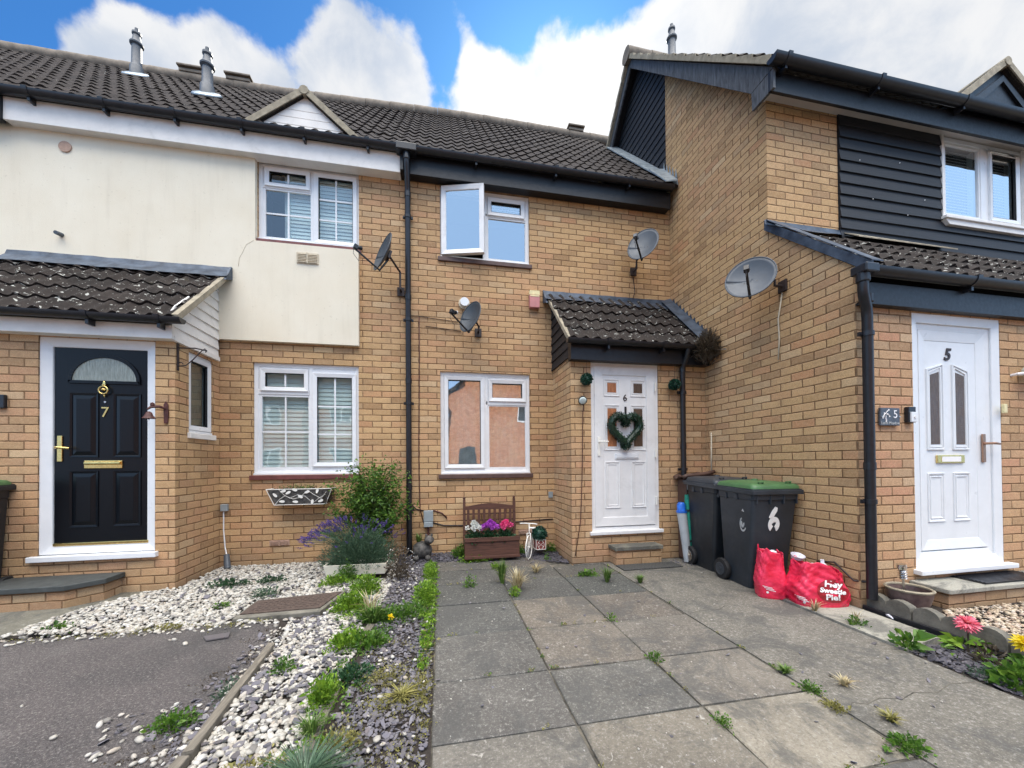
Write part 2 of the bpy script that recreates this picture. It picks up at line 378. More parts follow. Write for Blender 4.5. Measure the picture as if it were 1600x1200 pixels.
M['chrome'] = plain('chrome_solar', (.75,.75,.76), .15, .1, 30, metal=1)
M['lampglass'] = plain('pale_lamp_glass', (.62,.70,.66), .15, .1, 30)
M['mat_dark'] = plain('doormat', (.035,.036,.035), .95, .5, 60, bmp=.9, bscale=150, c2=(.09,.09,.085))
M['manhole'] = plain('rusty_manhole', (.075,.052,.042), .8, .35, 30, bmp=.8, bscale=120)
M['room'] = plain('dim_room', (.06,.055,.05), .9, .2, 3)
M['blind'] = plain('white_blind', (.84,.86,.83), .5, .03, 5)
M['curtain'] = plain('pale_net_curtain', (.66,.66,.67), .9, .2, 12)
def glass(name, refl, tint=(.85,.9,.9), wav=0.):
    m, t = newmat(name); t.n.remove(t.b)
    g = t.node('ShaderNodeBsdfGlossy', ins={0: (.95,.97,1,1), 1: .015}); tr = t.node('ShaderNodeBsdfTransparent', ins={0: (*tint,1)})
    fr = t.node('ShaderNodeFresnel', ins={0: 1.5})
    f = t.m('MULTIPLY', t.m('MULTIPLY_ADD', fr.outputs[0], 1.6, refl, clamp=True), t.m('SUBTRACT', 1.0, t.node('ShaderNodeNewGeometry').outputs['Backfacing']))
    mx = t.node('ShaderNodeMixShader', ins={0: f, 1: tr.outputs[0], 2: g.outputs[0]}); t.l.new(mx.outputs[0], t.out.inputs[0])
    bp = t.node('ShaderNodeBump'); bp.inputs['Strength'].default_value = .6; bp.inputs['Distance'].default_value = .0045+wav
    t.l.new(t.noise(t.pos, 2.2, 2), bp.inputs['Height']); t.l.new(bp.outputs[0], g.inputs['Normal']); return m
M['glass'] = glass('window_glass', .07); M['glass_hi'] = glass('coated_window_glass', .42)
def obscure(name, c):
    m, t = newmat(name); s = t.node('ShaderNodeSeparateXYZ', ins={0: t.pos}).outputs
    st = t.node('ShaderNodeCombineXYZ', ins={0: t.m('MULTIPLY', s[0], 60.), 1: t.m('MULTIPLY', s[1], 60.), 2: t.m('MULTIPLY', s[2], 8.)}).outputs[0]
    n = t.noise(st, 1.5, 5, .7); t.l.new(t.ramp(n, [(.35, tuple(v*.55 for v in c)), (.7, c)]), t.b.inputs['Base Color'])
    t.b.inputs['Roughness'].default_value = .2; bump(t, n, .6, .01); return m
M['obscure'] = obscure('textured_glass', (.34,.38,.34)); M['obscure_dark'] = obscure('dark_textured_glass', (.13,.085,.06)); M['obscure_warm'] = obscure('amber_textured_glass', (.50,.20,.09))
M['obscure_green'] = obscure('side_textured_glass', (.24,.27,.23))
def leaf_mat(name, cols, rough=.5, trans=.25):
    m, t = newmat(name)
    ri = t.node('ShaderNodeNewGeometry').outputs['Random Per Island']
    st = [(i/(len(cols)-1), c) for i, c in enumerate(cols)]
    c = t.ramp(ri, st); c = t.mix(t.smooth(t.noise(t.pos, 14, 2), .35, .65, 0, .35), c, tuple(v*.45 for v in cols[0]))
    t.l.new(c, t.b.inputs['Base Color']); t.b.inputs['Roughness'].default_value = rough
    tl = t.node('ShaderNodeBsdfTranslucent'); t.l.new(c, tl.inputs[0])
    mx = t.node('ShaderNodeMixShader', ins={0: trans, 1: t.b.outputs[0], 2: tl.outputs[0]}); t.l.new(mx.outputs[0], t.out.inputs[0]); return m
M['leaf_lime'] = leaf_mat('lime_leaf', [(.07,.16,.012), (.16,.31,.02), (.30,.45,.045)])
M['leaf_mid'] = leaf_mat('mid_leaf', [(.04,.11,.014), (.09,.20,.022), (.17,.30,.035)])
M['leaf_dark'] = leaf_mat('dark_leaf', [(.018,.055,.022), (.03,.09,.035), (.05,.13,.05)])
M['leaf_grey'] = leaf_mat('grey_green_leaf', [(.045,.09,.055), (.08,.15,.085), (.13,.21,.12)])
M['leaf_topiary'] = leaf_mat('plastic_box_leaf', [(.004,.022,.013), (.010,.06,.036), (.03,.13,.08)], .4, .1)
M['leaf_wreath'] = leaf_mat('wreath_leaf', [(.004,.018,.009), (.008,.034,.016), (.03,.08,.045)], .4, .1)
M['leaf_dead'] = leaf_mat('dry_straw', [(.30,.23,.11), (.48,.40,.22), (.62,.55,.36)])
M['leaf_brown'] = leaf_mat('dead_brown_leaf', [(.05,.035,.022), (.10,.075,.05), (.16,.13,.09)])
M['moss'] = leaf_mat('yellow_moss', [(.17,.16,.04), (.30,.28,.08), (.42,.38,.14)])
M['fl_lav'] = leaf_mat('lavender_flower', [(.05,.03,.16), (.10,.06,.28), (.17,.10,.38)])
M['fl_white'] = leaf_mat('white_petal', [(.75,.77,.72), (.85,.86,.82), (.9,.9,.88)])
M['fl_purple'] = leaf_mat('purple_petal', [(.38,.03,.48), (.52,.08,.62), (.66,.20,.72)])
M['fl_pink'] = leaf_mat('pink_petal', [(.80,.03,.22), (.90,.10,.32), (.95,.25,.45)])
M['fl_dahlia'] = leaf_mat('coral_pink_petal', [(.80,.10,.16), (.88,.20,.28), (.92,.34,.42)])
M['fl_yellow'] = leaf_mat('yellow_petal', [(.85,.60,.0), (.95,.75,.02), (1,.85,.10)])
def stone_mat(name, cols, rough=.7):
    m, t = newmat(name); ri = t.node('ShaderNodeNewGeometry').outputs['Random Per Island']
    c = t.ramp(ri, [(i/(len(cols)-1), c) for i, c in enumerate(cols)]); c = t.mix(t.smooth(t.noise(t.pos, 90, 3), .4, .7, .25, 0), c, (.15,.13,.11))
    t.l.new(c, t.b.inputs['Base Color']); t.b.inputs['Roughness'].default_value = rough; bump(t, t.noise(t.pos, 160, 3), .3, .003); return m
M['pebble'] = stone_mat('white_pebbles', [(.13,.125,.12), (.33,.31,.27), (.45,.43,.385), (.50,.47,.40), (.56,.55,.51), (.36,.31,.25), (.62,.61,.58)])
M['slatechip'] = stone_mat('purple_slate_chips', [(.05,.048,.062), (.10,.098,.125), (.14,.135,.165), (.085,.078,.085), (.20,.195,.22), (.13,.11,.12)])
M['gravel'] = stone_mat('tan_gravel', [(.30,.22,.14), (.48,.38,.26), (.60,.50,.37), (.40,.26,.18), (.66,.60,.50)])
M['slate_deep'] = stone_mat('dark_slate_chips', [(.035,.034,.05), (.06,.058,.08), (.08,.075,.10), (.05,.05,.06), (.11,.105,.13)])
def asphalt_mat():
    m, t = newmat('worn_asphalt')
    c = t.ramp(t.noise(t.pos, 2.2, 6, .65), [(.3, (.055,.050,.050)), (.55, (.085,.074,.072)), (.75, (.115,.105,.10))])
    a = t.noise(t.pos, 70, 4, .8); c = t.mix(t.smooth(a, .52, .66, 0, .6), c, (.30,.28,.26)); c = t.mix(t.smooth(a, .50, .34, 0, .6), c, (.035,.032,.032))
    v = t.node('ShaderNodeTexVoronoi'); v.inputs['Scale'].default_value = 120; t.l.new(t.pos, v.inputs['Vector'])
    c = t.mix(t.smooth(v.outputs['Distance'], .32, .10, 0, .45), c, (.27,.24,.225))
    dark = t.smooth(t.noise(t.pos, 1.1, 4, .6, .5), .50, .66, 0, .5); c = t.mix(dark, c, (.045,.045,.045)); c = t.mix(t.smooth(t.noise(t.pos, 5.5, 7, .75, 1.0), .56, .68, 0, .45), c, (.19,.175,.165))
    t.l.new(c, t.b.inputs['Base Color']); t.b.inputs['Roughness'].default_value = .9
    bump(t, t.m('ADD', a, v.outputs['Distance']), .7, .008); return m
M['asphalt'] = asphalt_mat()
def conc_mat(name, c0, c1, spots=.5, attr=False, agg=.3):
    m, t = newmat(name)
    c = t.ramp(t.noise(t.pos, 3.0, 6, .68, .3), [(.28, c0), (.72, c1)])
    if attr:
        at = t.node('ShaderNodeAttribute', attribute_name='tint'); c = t.mix(1.0, c, at.outputs['Color'], 'MULTIPLY')
    n = t.noise(t.pos, 100, 3, .8); c = t.mix(t.smooth(n, .55, .72, 0, agg), c, (.46,.44,.40)); c = t.mix(t.smooth(n, .46, .30, 0, .5), c, (.06,.058,.055))
    l = t.smooth(t.noise(t.pos, 17, 6, .72, 1.0), .60, .70, 0, spots); c = t.mix(l, c, (.50,.48,.43))
    ag = t.noise(t.pos, 44, 5, .8); c = t.mix(t.smooth(ag, .52, .66, 0, agg), c, (.36,.35,.32)); c = t.mix(t.smooth(ag, .48, .34, 0, agg), c, (.045,.044,.042))
    d = t.smooth(t.noise(t.pos, 2.6, 9, .76, .8), .47, .60, 0, .66); c = t.mix(d, c, (.065,.065,.062))
    l2 = t.smooth(t.noise(t.pos, 34, 5, .75, .8), .64, .70, 0, spots); c = t.mix(l2, c, (.56,.55,.52))
    t.l.new(c, t.b.inputs['Base Color']); t.b.inputs['Roughness'].default_value = .88
    bump(t, t.m('ADD', n, t.m('MULTIPLY', t.noise(t.pos, 22, 5), .8)), .5, .006); return m
M['slab'] = conc_mat('paving_slab', (.45,.425,.395), (.92,.875,.80), .6, True, .42)
M['drive'] = conc_mat('concrete_drive', (.098,.090,.074), (.165,.152,.126), .3, False, .55)
M['flag'] = conc_mat('pale_flagstone', (.27,.26,.215), (.38,.365,.31), .3)
M['path'] = conc_mat('old_path', (.115,.108,.082), (.175,.165,.13), .25)
M['ground'] = plain('bare_ground', (.10,.09,.075), .95, .4, 6, bmp=.6)
M['road'] = plain('road_asphalt', (.06,.06,.062), .9, .25, 20, bmp=.4)
M['mortar'] = plain('joint_dirt', (.04,.036,.03), .95, .5, 9, bmp=.6, c2=(.17,.155,.125))
M['grass'] = leaf_mat('grass_blade', [(.06,.14,.02), (.12,.22,.04), (.22,.30,.08)])

# ------------------------------------------------------------------ shared builders
D6 = 4.87                                  # plane of the facade of the two left houses
def wall(parent, name, mp, u0, u1, v0, v1, holes, mat, th=.22, label=None, caps=''):
    """panel with rectangular holes; mp(u, d, v) maps to the world, d grows outwards"""
    us = sorted({u0, u1, *[h[0] for h in holes], *[h[1] for h in holes]}); vs = sorted({v0, v1, *[h[2] for h in holes], *[h[3] for h in holes]})
    us = [u for u in us if u0 <= u <= u1]; vs = [v for v in vs if v0 <= v <= v1]
    def solid(i, j):
        if i < 0 or j < 0 or i >= len(us)-1 or j >= len(vs)-1: return False
        cu, cv = (us[i]+us[i+1])/2, (vs[j]+vs[j+1])/2
        return not any(h[0] < cu < h[1] and h[2] < cv < h[3] for h in holes)
    b = MB()
    for i in range(len(us)-1):
        for j in range(len(vs)-1):
            if not solid(i, j): continue
            a, c, e, g = us[i], us[i+1], vs[j], vs[j+1]
            b.quad(mp(a,0,e), mp(c,0,e), mp(c,0,g), mp(a,0,g)); b.quad(mp(a,-th,g), mp(c,-th,g), mp(c,-th,e), mp(a,-th,e))
            if (i > 0 or 'l' in caps) and not solid(i-1, j): b.quad(mp(a,0,g), mp(a,-th,g), mp(a,-th,e), mp(a,0,e))
            if (i < len(us)-2 or 'r' in caps) and not solid(i+1, j): b.quad(mp(c,0,e), mp(c,-th,e), mp(c,-th,g), mp(c,0,g))
            if (j > 0 or 'b' in caps) and not solid(i, j-1): b.quad(mp(a,0,e), mp(a,-th,e), mp(c,-th,e), mp(c,0,e))
            if (j < len(vs)-2 or 't' in caps) and not solid(i, j+1): b.quad(mp(a,0,g), mp(c,0,g), mp(c,-th,g), mp(a,-th,g))
    return b.build(name, mat, parent, recalc=False, label=label)
def ymap(y): return lambda u, d, v: (u, y-d, v)
def xmap(x, sgn): return lambda u, d, v: (x+sgn*d, u, v)
def mbox(b, mp, u0, u1, d0, d1, v0, v1):
    P = [mp(u0,d0,v0), mp(u1,d0,v0), mp(u1,d1,v0), mp(u0,d1,v0), mp(u0,d0,v1), mp(u1,d0,v1), mp(u1,d1,v1), mp(u0,d1,v1)]
    b.add(P, [(0,3,2,1),(4,5,6,7),(0,1,5,4),(1,2,6,5),(2,3,7,6),(3,0,4,7)])
def ring(b, mp, u0, u1, v0, v1, wd, d0, d1, slope=0.):
    """rectangular frame with mitred corners and an optional inward slope of its face"""
    o = [(u0,v0),(u1,v0),(u1,v1),(u0,v1)]; n = [(u0+wd,v0+wd),(u1-wd,v0+wd),(u1-wd,v1-wd),(u0+wd,v1-wd)]
    vs = [mp(u,d0,v) for u, v in o]+[mp(u,d1,v) for u, v in o]+[mp(u,d1-slope,v) for u, v in n]+[mp(u,d0,v) for u, v in n]
    fs = []
    for i in range(4):
        j = (i+1) % 4
        fs += [(i,j,4+j,4+i), (4+i,4+j,8+j,8+i), (8+i,8+j,12+j,12+i), (12+i,12+j,j,i)]
    b.add(vs, fs)
def window(house, mp, u0, u1, v0, v1, lights, mull=(), fw_=.045, glassm='glass', mat='upvc', sill=None, holes_=(), sillw=.03, bars=None, blind=None, room=True, rec=.03, curtain=None, beadd=None, name='window', sill_mat=None):
    """lights: (u0,u1,v0,v1,is_sash) as fractions of the frame"""
    w_, h_ = u1-u0, v1-v0
    b = MB(); ring(b, mp, u0, u1, v0, v1, fw_, -rec-.06, -rec, .004)
    for (a, c, e, g) in mull: mbox(b, mp, u0+a*w_, u0+c*w_, -rec-.055, -rec-.004, v0+e*h_, v0+g*h_)
    fr = b.build(name, M[mat], house, bev=.004)
    wall(fr, 'frame_web', lambda u, d, v: mp(u, d-rec-.012, v), u0+.02, u1-.02, v0+.02, v1-.02, [(u0+L[0]*w_-.002, u0+L[1]*w_+.002, v0+L[2]*h_-.002, v0+L[3]*h_+.002) for L in list(lights)+list(holes_)], M[mat], .03)
    panes = []
    for L in lights:
        a, c, e, g, sash = L[:5]; A, C, E_, G = u0+a*w_, u0+c*w_, v0+e*h_, v0+g*h_
        if sash:
            s = MB(); ring(s, mp, A-.052, C+.052, E_-.052, G+.052, .05, -rec-.045, -rec+.014, .01)
            ss = s.build('sash', M[mat], fr, bev=.004)
            g_ = MB(); ring(g_, mp, A-.005, C+.005, E_-.005, G+.005, .007, -rec-.02, -rec+.002); g_.build('gasket', M['rubber'], ss)
        p = MB(); mbox(p, mp, A-.006, C+.006, -rec-.034, -rec-.026, E_-.006, G+.006); p.build('pane', M[glassm], fr)
        if bars:
            q = MB(); nx, nz = bars(L)
            for k in nx: mbox(q, mp, A+(C-A)*k-.009, A+(C-A)*k+.009, -rec-.024, -rec-.016, E_, G)
            for k in nz: mbox(q, mp, A, C, -rec-.0235, -rec-.0155, E_+(G-E_)*k-.009, E_+(G-E_)*k+.009)
            q.build('glazing_bars', M[mat], fr)
    if sill:
        s = MB(); mbox(s, mp, u0-sillw, u1+sillw, -rec-.02, .028, v0-.058, v0-.002); s.build('sill', M[sill], fr, bev=.006)
        c_ = MB(); mbox(c_, mp, u0+.002, u1-.002, -rec-.02, -.002, v0-.002, v0+.022); c_.build('cill_trim', M[mat], fr, bev=.004)
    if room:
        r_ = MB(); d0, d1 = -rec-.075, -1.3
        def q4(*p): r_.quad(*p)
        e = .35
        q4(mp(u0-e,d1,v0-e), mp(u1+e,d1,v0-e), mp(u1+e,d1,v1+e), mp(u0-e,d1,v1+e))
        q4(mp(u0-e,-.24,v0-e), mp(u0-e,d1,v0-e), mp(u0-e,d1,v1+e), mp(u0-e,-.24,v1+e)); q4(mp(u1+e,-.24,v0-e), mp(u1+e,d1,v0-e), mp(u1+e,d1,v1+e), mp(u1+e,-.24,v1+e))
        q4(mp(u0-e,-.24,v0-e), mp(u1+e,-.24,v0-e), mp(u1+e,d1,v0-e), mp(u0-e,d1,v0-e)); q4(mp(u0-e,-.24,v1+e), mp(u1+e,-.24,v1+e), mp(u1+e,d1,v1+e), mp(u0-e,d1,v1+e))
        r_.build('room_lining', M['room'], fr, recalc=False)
    if blind:
        for (a, c, e, g, pitch, tilt) in blind:
            q = MB(); A, C, E_, G = u0+a*w_, u0+c*w_, v0+e*h_, v0+g*h_
            z = E_
            while z < G:
                dz = pitch*.50*math.sin(tilt); dd = pitch*.46*math.cos(tilt)
                P = [mp(A,-rec-.085-dd,z+dz), mp(C,-rec-.085-dd,z+dz), mp(C,-rec-.085+dd,z-dz), mp(A,-rec-.085+dd,z-dz)]
                P2 = [tuple(Vector(p)+Vector((0,0,.004))) for p in P]
                q.add(P+P2, [(0,1,2,3),(7,6,5,4),(0,4,5,1),(1,5,6,2),(2,6,7,3),(3,7,4,0)]); z += pitch
            mbox(q, mp, A-.03, A, -rec-.11, -rec-.065, E_-.02, G+.02); mbox(q, mp, C, C+.03, -rec-.11, -rec-.065, E_-.02, G+.02)
            q.build('blind', M['blind'], fr, recalc=False)
    if curtain:
        for (a, c, e, g) in curtain:
            A, C = u0+a*w_, u0+c*w_; P = []
            for v in (v0+e*h_, v0+g*h_):
                P.append([mp(A+(C-A)*k/24, -rec-.10+.012*math.sin(k*1.7), v) for k in range(25)])
            q = MB(); q.grid(P); q.build('curtain', M['curtain'], fr, recalc=False, smooth=True)
    return fr
def tiles(name, parent, mat, x0, x1, y0, z0, run, slope, per=.145, amp=.0145, course=.30, lip=.015, dirY=1, back=False, top=None):
    """pantiled slope facing -Y; starts at eave (y0,z0) and climbs 'run' metres horizontally"""
    L = run*math.hypot(1, slope); c, s = 1/math.hypot(1, slope), slope/math.hypot(1, slope)
    nc = max(1, int(round(L/course))); cl = L/nc
    nx = int((x1-x0)/per*8)+1; xs = np.linspace(x0, x1, nx); ph = (xs/per) % 1.0
    # bold-roll profile: round roll and flatter trough
    prof = np.where(ph < .5, np.sin(ph*2*np.pi)*1.0, np.sin(ph*2*np.pi)*.55)*amp
    rows = []
    for k in range(nc):
        jit = rng.normal(0, .0022, nx//16+2); jj = jit[(np.arange(nx)//16)]
        for (t_, h_) in ((0, 0.), (0, lip), (.5, lip*.5), (1, 0.)):
            d = (k+t_)*cl; hh = h_ + prof + jj
            if t_ == 0 and h_ == 0: hh = prof*1.0 - .004 + (0 if k else -.012)
            y = y0 + dirY*(c*d - s*hh); z = z0 + s*d + c*hh
            rows.append(np.stack([xs, y if hasattr(y, '__len__') else np.full(nx, y), z], 1))
    if top:
        for k, rw in enumerate(rows): rw[:,2] += top(rw[:,0])*((k//4)+(0,0,.5,1)[k%4])/nc
    V = np.concatenate(rows); nr = len(rows); i = np.arange(nr-1)[:, None]*nx; j = np.arange(nx-1)[None, :]
    Fq = np.stack([i+j, i+j+1, i+j+1+nx, i+j+nx], -1).reshape(-1, 4)
    o = npmesh(name, V, Fq, mat, parent, smooth=True)
    me = o.data; me.update()
    bm = bmesh.new(); bm.from_mesh(me)
    for e in bm.edges:
        if len(e.link_faces) == 2 and e.calc_face_angle(0) > R(34): e.smooth = False
    bm.to_mesh(me); bm.free(); return o
def gutter(name, parent, x0, x1, yc, z, r=.055, brk=(), mat='black_plastic'):
    b = MB(); P = []
    for x in (x0, x1):
        row = []
        for k in range(11):
            a = math.pi*k/10; row.append((x, yc-math.cos(a)*r, z-math.sin(a)*r))
        for k in range(10, -1, -1):
            a = math.pi*k/10; row.append((x, yc-math.cos(a)*(r-.006), z-math.sin(a)*(r-.006)))
        row.append(row[0]); P.append(row)
    b.grid(P)
    for x in (x0, x1-.004):
        b.prism([(x, yc-math.cos(math.pi*k/10)*(r-.001), z-math.sin(math.pi*k/10)*(r-.001)) for k in range(11)], (.004,0,0))
    for x in brk:
        b.prism([(x, yc-math.cos(math.pi*k/10)*(r+.006), z-math.sin(math.pi*k/10)*(r+.006)) for k in range(11)]+[(x, yc+r+.006, z+.012), (x, yc-r-.008, z+.012)], (.045,0,0))
        b.box(x+.01, x+.034, yc-.01, yc+r+.012, z-.095, z-.03)
    return b.build(name, M[mat], parent, smooth='auto')
def downpipe(parent, pts, r=.034, clips=(), mat='black_plastic'):
    b = MB(); b.tube(pts, r, 14)
    for z in clips:
        x, y = pts[-1][0], pts[-1][1]; b.tube([(x,y,z-.018),(x,y,z+.018)], r+.007, 14); b.box(x-.062, x+.062, y+.012, y+.03, z-.016, z+.016)
        b.tube([(x-.052,y+.005,z),(x-.052,y+.03,z)], .01, 8)
    for z in clips:
        b.tube([(pts[-1][0],pts[-1][1],z+.25),(pts[-1][0],pts[-1][1],z+.31)], r+.005, 14)
    return b.build('downpipe', M[mat], parent, smooth='auto')
def boards_y(b, x0, x1, zt, z0, z1, y, n, th=.016, proud=.012):
    """feather-edge boards facing -Y"""
    h = (z1-z0)/n
    for k in range(n):
        a = z0+k*h; b.prism([(x0, y, a), (x0, y-proud-th, a), (x0, y-th*.6, a+h+.004), (x0, y, a+h+.004)], (x1-x0, 0, 0))
def boards_x(b, poly, x, sgn, pitch, proud=.014, lean=0.):
    """horizontal boards on a wall of constant x clipped to a convex polygon given as (y,z)"""
    zs = [p[1] for p in poly]; z = min(zs)
    def span(zz):
        ys = []
        n = len(poly)
        for i in range(n):
            (ya, za), (yb, zb) = poly[i], poly[(i+1) % n]
            if (za-zz)*(zb-zz) <= 0 and abs(za-zb) > 1e-9: ys.append(ya+(yb-ya)*(zz-za)/(zb-za))
        return (min(ys), max(ys)) if len(ys) >= 2 else None
    while z < max(zs)-.005:
        s0 = span(z+.001); s1 = span(min(z+pitch, max(zs)-.002))
        if s0 and s1:
            pr = [(x+sgn*proud*1.6, s0[0], z), (x+sgn*proud*1.6, s0[1], z), (x+sgn*proud*.5, s1[1], min(z+pitch+.003, max(zs))), (x+sgn*proud*.5, s1[0], min(z+pitch+.003, max(zs)))]
            b.add(pr+[(x, p[1], p[2]) for p in pr], [(0,1,2,3),(7,6,5,4),(0,4,5,1),(1,5,6,2),(2,6,7,3),(3,7,4,0)])
        z += pitch

# ================================================================== HOUSES
hA = thing('terraced_house', 'buff brick middle house with white front door numbered 6 under a tiled porch', 'house', (1.4, 6, 0), 'terraced houses in the row')
hB = thing('terraced_house', 'terraced house with cream rendered upper wall and glossy black front door numbered 7', 'house', (-2.4, 6, 0), 'terraced houses in the row')
hC = thing('terraced_house', 'taller projecting house with black weatherboarding and white front door numbered 5', 'house', (5.6, 6, 0), 'terraced houses in the row')
hD = thing('terraced_house', 'cream rendered end house with black eaves board at the far left edge of the photo', 'house', (-6.5, 6, 0), 'terraced houses in the row')
EY, EZ = 4.64, 5.055; RUN = 7.42-EY; SL = 1.092
def ridge_dz(x): t_ = np.clip((1.0-x)/4.5, 0, 1); return -.13*t_*t_*(3-2*t_)
ym = ymap(D6)
# ---- middle house
W6L = (.010, 1.195, 1.055, 2.385); W6U = (.018, 1.205, 3.865, 4.80)
wall(hA, 'brick_wall', ym, -.45, 3.31, -.1, 4.93, [W6L, W6U], M['brick'])
tiles('roof', hA, M['tile'], -.46, 3.30, EY, EZ, RUN, SL, top=ridge_dz)
b = MB(); b.box(-.455, 3.245, 4.735, 4.765, 4.79, 5.02); b.box(-.455, 3.245, 4.765, 4.868, 4.80, 4.815)
b.box(-.458, -.42, 4.68, 4.734, 4.79, 5.03)
fa = b.build('fascia', M['black_paint'], hA, bev=.004)
gutter('gutter', hA, -.30, 3.235, 4.665, 5.055, .056, [.45, 1.5, 2.55])
b = MB(); b.box(-.50, -.26, 4.60, 4.73, 4.985, 5.075); b.tube([(-.38,4.665,5.0),(-.38,4.665,4.90)], .042, 14); b.build('gutter_outlet', M['black_plastic'], hA, bev=.01)
downpipe(hA, [(-.38,4.665,4.93),(-.38,4.67,4.86),(-.38,4.80,4.66),(-.38,4.815,4.60),(-.38,4.815,.08)], .035, [4.30, 3.00, 1.95, .62])
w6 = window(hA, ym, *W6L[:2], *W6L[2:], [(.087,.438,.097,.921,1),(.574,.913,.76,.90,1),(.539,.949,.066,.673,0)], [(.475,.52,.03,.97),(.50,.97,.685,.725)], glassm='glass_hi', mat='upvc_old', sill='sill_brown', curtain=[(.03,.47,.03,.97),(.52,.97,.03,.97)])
# upper window: open casement on the left
w6u = window(hA, ym, *W6U[:2], *W6U[2:], [(.57,.905,.735,.88,1),(.535,.955,.07,.64,0)], [(.475,.52,.03,.97),(.50,.97,.665,.705)], glassm='glass_hi', mat='upvc_old', sill='sill_brown', holes_=[(.045,.47,.05,.95)],
             blind=[(.56,.93,.74,.92,.03,R(60))])
b = MB(); lp = lambda u, d, v: (u, -d, v)
ring(b, lp, 0, .555, 3.885, 4.775, .062, -.045, .014, .012); cas = b.build('open_casement', M['upvc_old'], w6u, bev=.004)
b = MB(); mbox(b, lp, .055, .50, -.02, -.010, 3.94, 4.72); cg = b.build('casement_pane', M['glass_hi'], w6u)
for o in (cas, cg): o.data.transform(Matrix.Translation((.035, D6-.015, 0)) @ Matrix.Rotation(R(-15), 4, 'Z'))
# porch of the middle house
PX, PY = 1.52, 4.17; py_ = ymap(PY)
D6O = (1.77, 2.66, .36, 2.40)
wall(hA, 'porch_front_wall', py_, PX, 3.31, -.1, 2.46, [D6O], M['brickp'], .11)
wall(hA, 'porch_side_wall', xmap(PX, -1), PY, D6, -.1, 2.46, [], M['brickp'], .11)
tiles('porch_roof', hA, M['tile_porch'], 1.43, 3.26, 3.985, 2.60, D6-3.985, 1.0, .145, .019, .235, .019)
b = MB(); boards_x(b, [(PY-.05,2.44),(D6,2.44),(D6,3.44),(PY-.10,2.72)], PX-.002, -1, .115); b.build('porch_side_boards', M['clad_black'], hA)
b = MB(); b.box(PX-.03, 3.305, 4.07, 4.10, 2.385, 2.575); b.box(PX-.03, 3.305, 4.10, PY, 2.385, 2.40); b.box(PX-.032, PX-.005, 4.068, PY, 2.385, 2.60); b.build('porch_fascia', M['black_paint'], hA, bev=.003)
b = MB(); b.prism([(1.425,3.99,2.565),(1.425,D6,3.445),(1.425,D6,3.49),(1.425,3.975,2.615)], (.05,0,0)); b.build('porch_verge', M['cement'], hA)
gutter('porch_gutter', hA, 1.42, 3.04, 4.0, 2.60, .05, [1.9, 2.6])
downpipe(hA, [(2.955,4.0,2.56),(2.955,4.03,2.47),(2.955,4.10,2.38),(2.955,4.115,2.30),(2.955,4.115,.05)], .031, [2.05, 1.1])
b = MB()
nseg = 14
P = [[], [], []]
for k in range(nseg+1):
    x = 1.385+(3.30-1.385)*k/nseg; j = random.uniform(-.008,.008)
    P[0].append((x, D6-.006, 3.535+j*.6)); P[1].append((x, D6-.02, 3.47)); P[2].append((x, D6-.16+j, 3.355+j+.012*math.sin(x*43)))
b.grid(P); b.prism([(1.385,D6-.17,3.30),(1.385,D6,3.37),(1.385,D6,3.53),(1.385,D6-.02,3.53)], (.02,0,0)); b.build('top_flashing', M['bluish_lead'], hA, smooth=False, solid=.004)
b = MB()   # stepped flashing against the side wall
for k in range(11):
    y = D6-.04-k*.072; z = 3.49-k*.072
    b.prism([(3.300,y,z-.10),(3.300,y-.085,z-.19),(3.300,y-.075,z-.02),(3.300,y-.06,z+.035),(3.300,y,z+.0)], (.006,0,0))
b.prism([(3.16,3.98,2.635),(3.305,3.98,2.68),(3.305,4.86,3.56),(3.16,4.86,3.515)], (0,0,.006)); b.build('stepped_flashing', M['bluish_lead'], hA)
# white door 6
def rng_panel(b, mp, u0, u1, v0, v1, d, w1=.016, ht=.010, sunk=.006):
    ring(b, mp, u0, u1, v0, v1, w1, d-.002, d+ht, .004); ring(b, mp, u0+w1+.012, u1-w1-.012, v0+w1+.012, v1-w1-.012, .012, d-.002, d+ht*.7, .003)
def fxx(o, u): return o[0]+(o[1]-o[0])*u
d6 = MB(); rec = .03
ring(d6, py_, D6O[0], D6O[1], D6O[2]+.0, D6O[3], .055, -rec-.07, -rec+.01, .004)
d6f = d6.build('door_frame', M['upvc_old'], hA, bev=.004)
b = MB(); mbox(b, py_, D6O[0]-.03, D6O[1]+.03, -rec-.05, .035, .33, .372); b.build('door_sill', M['upvc_old'], d6f, bev=.006)
b = MB(); lx0, lx1, lz0, lz1 = D6O[0]+.05, D6O[1]-.05, .425, 2.355
ring(b, py_, lx0, lx1, lz0, lz1, .105, -rec-.05, -rec+.018, .006)
mbox(b, py_, lx0+.10, lx1-.10, -rec-.04, -rec+.002, lz0+.10, lz1-.10)
pz = -rec+.002
for (a, c) in ((.20,.43),(.587,.817)):
    A, C = fxx(D6O, a), fxx(D6O, c)
    for (z0, z1) in ((1.995,2.20),(1.34,1.89)): rng_panel(b, py_, A, C, z0, z1, pz)
    rng_panel(b, py_, A+.01, C-.005, .64, 1.20, pz)
door = b.build('door', M['upvc_old'], hA, bev=.003)
for i, (a, c) in enumerate(((.20,.43),(.587,.817))):
    A, C = fxx(D6O, a), fxx(D6O, c); g_ = 'obscure_warm' if i == 0 else 'obscure_dark'
    for (z0, z1) in ((1.995,2.20),(1.34,1.89)):
        b = MB(); mbox(b, py_, A+.045, C-.045, pz-.002, pz+.004, z0+.045, z1-.045); b.build('door_glass', M[g_], door)
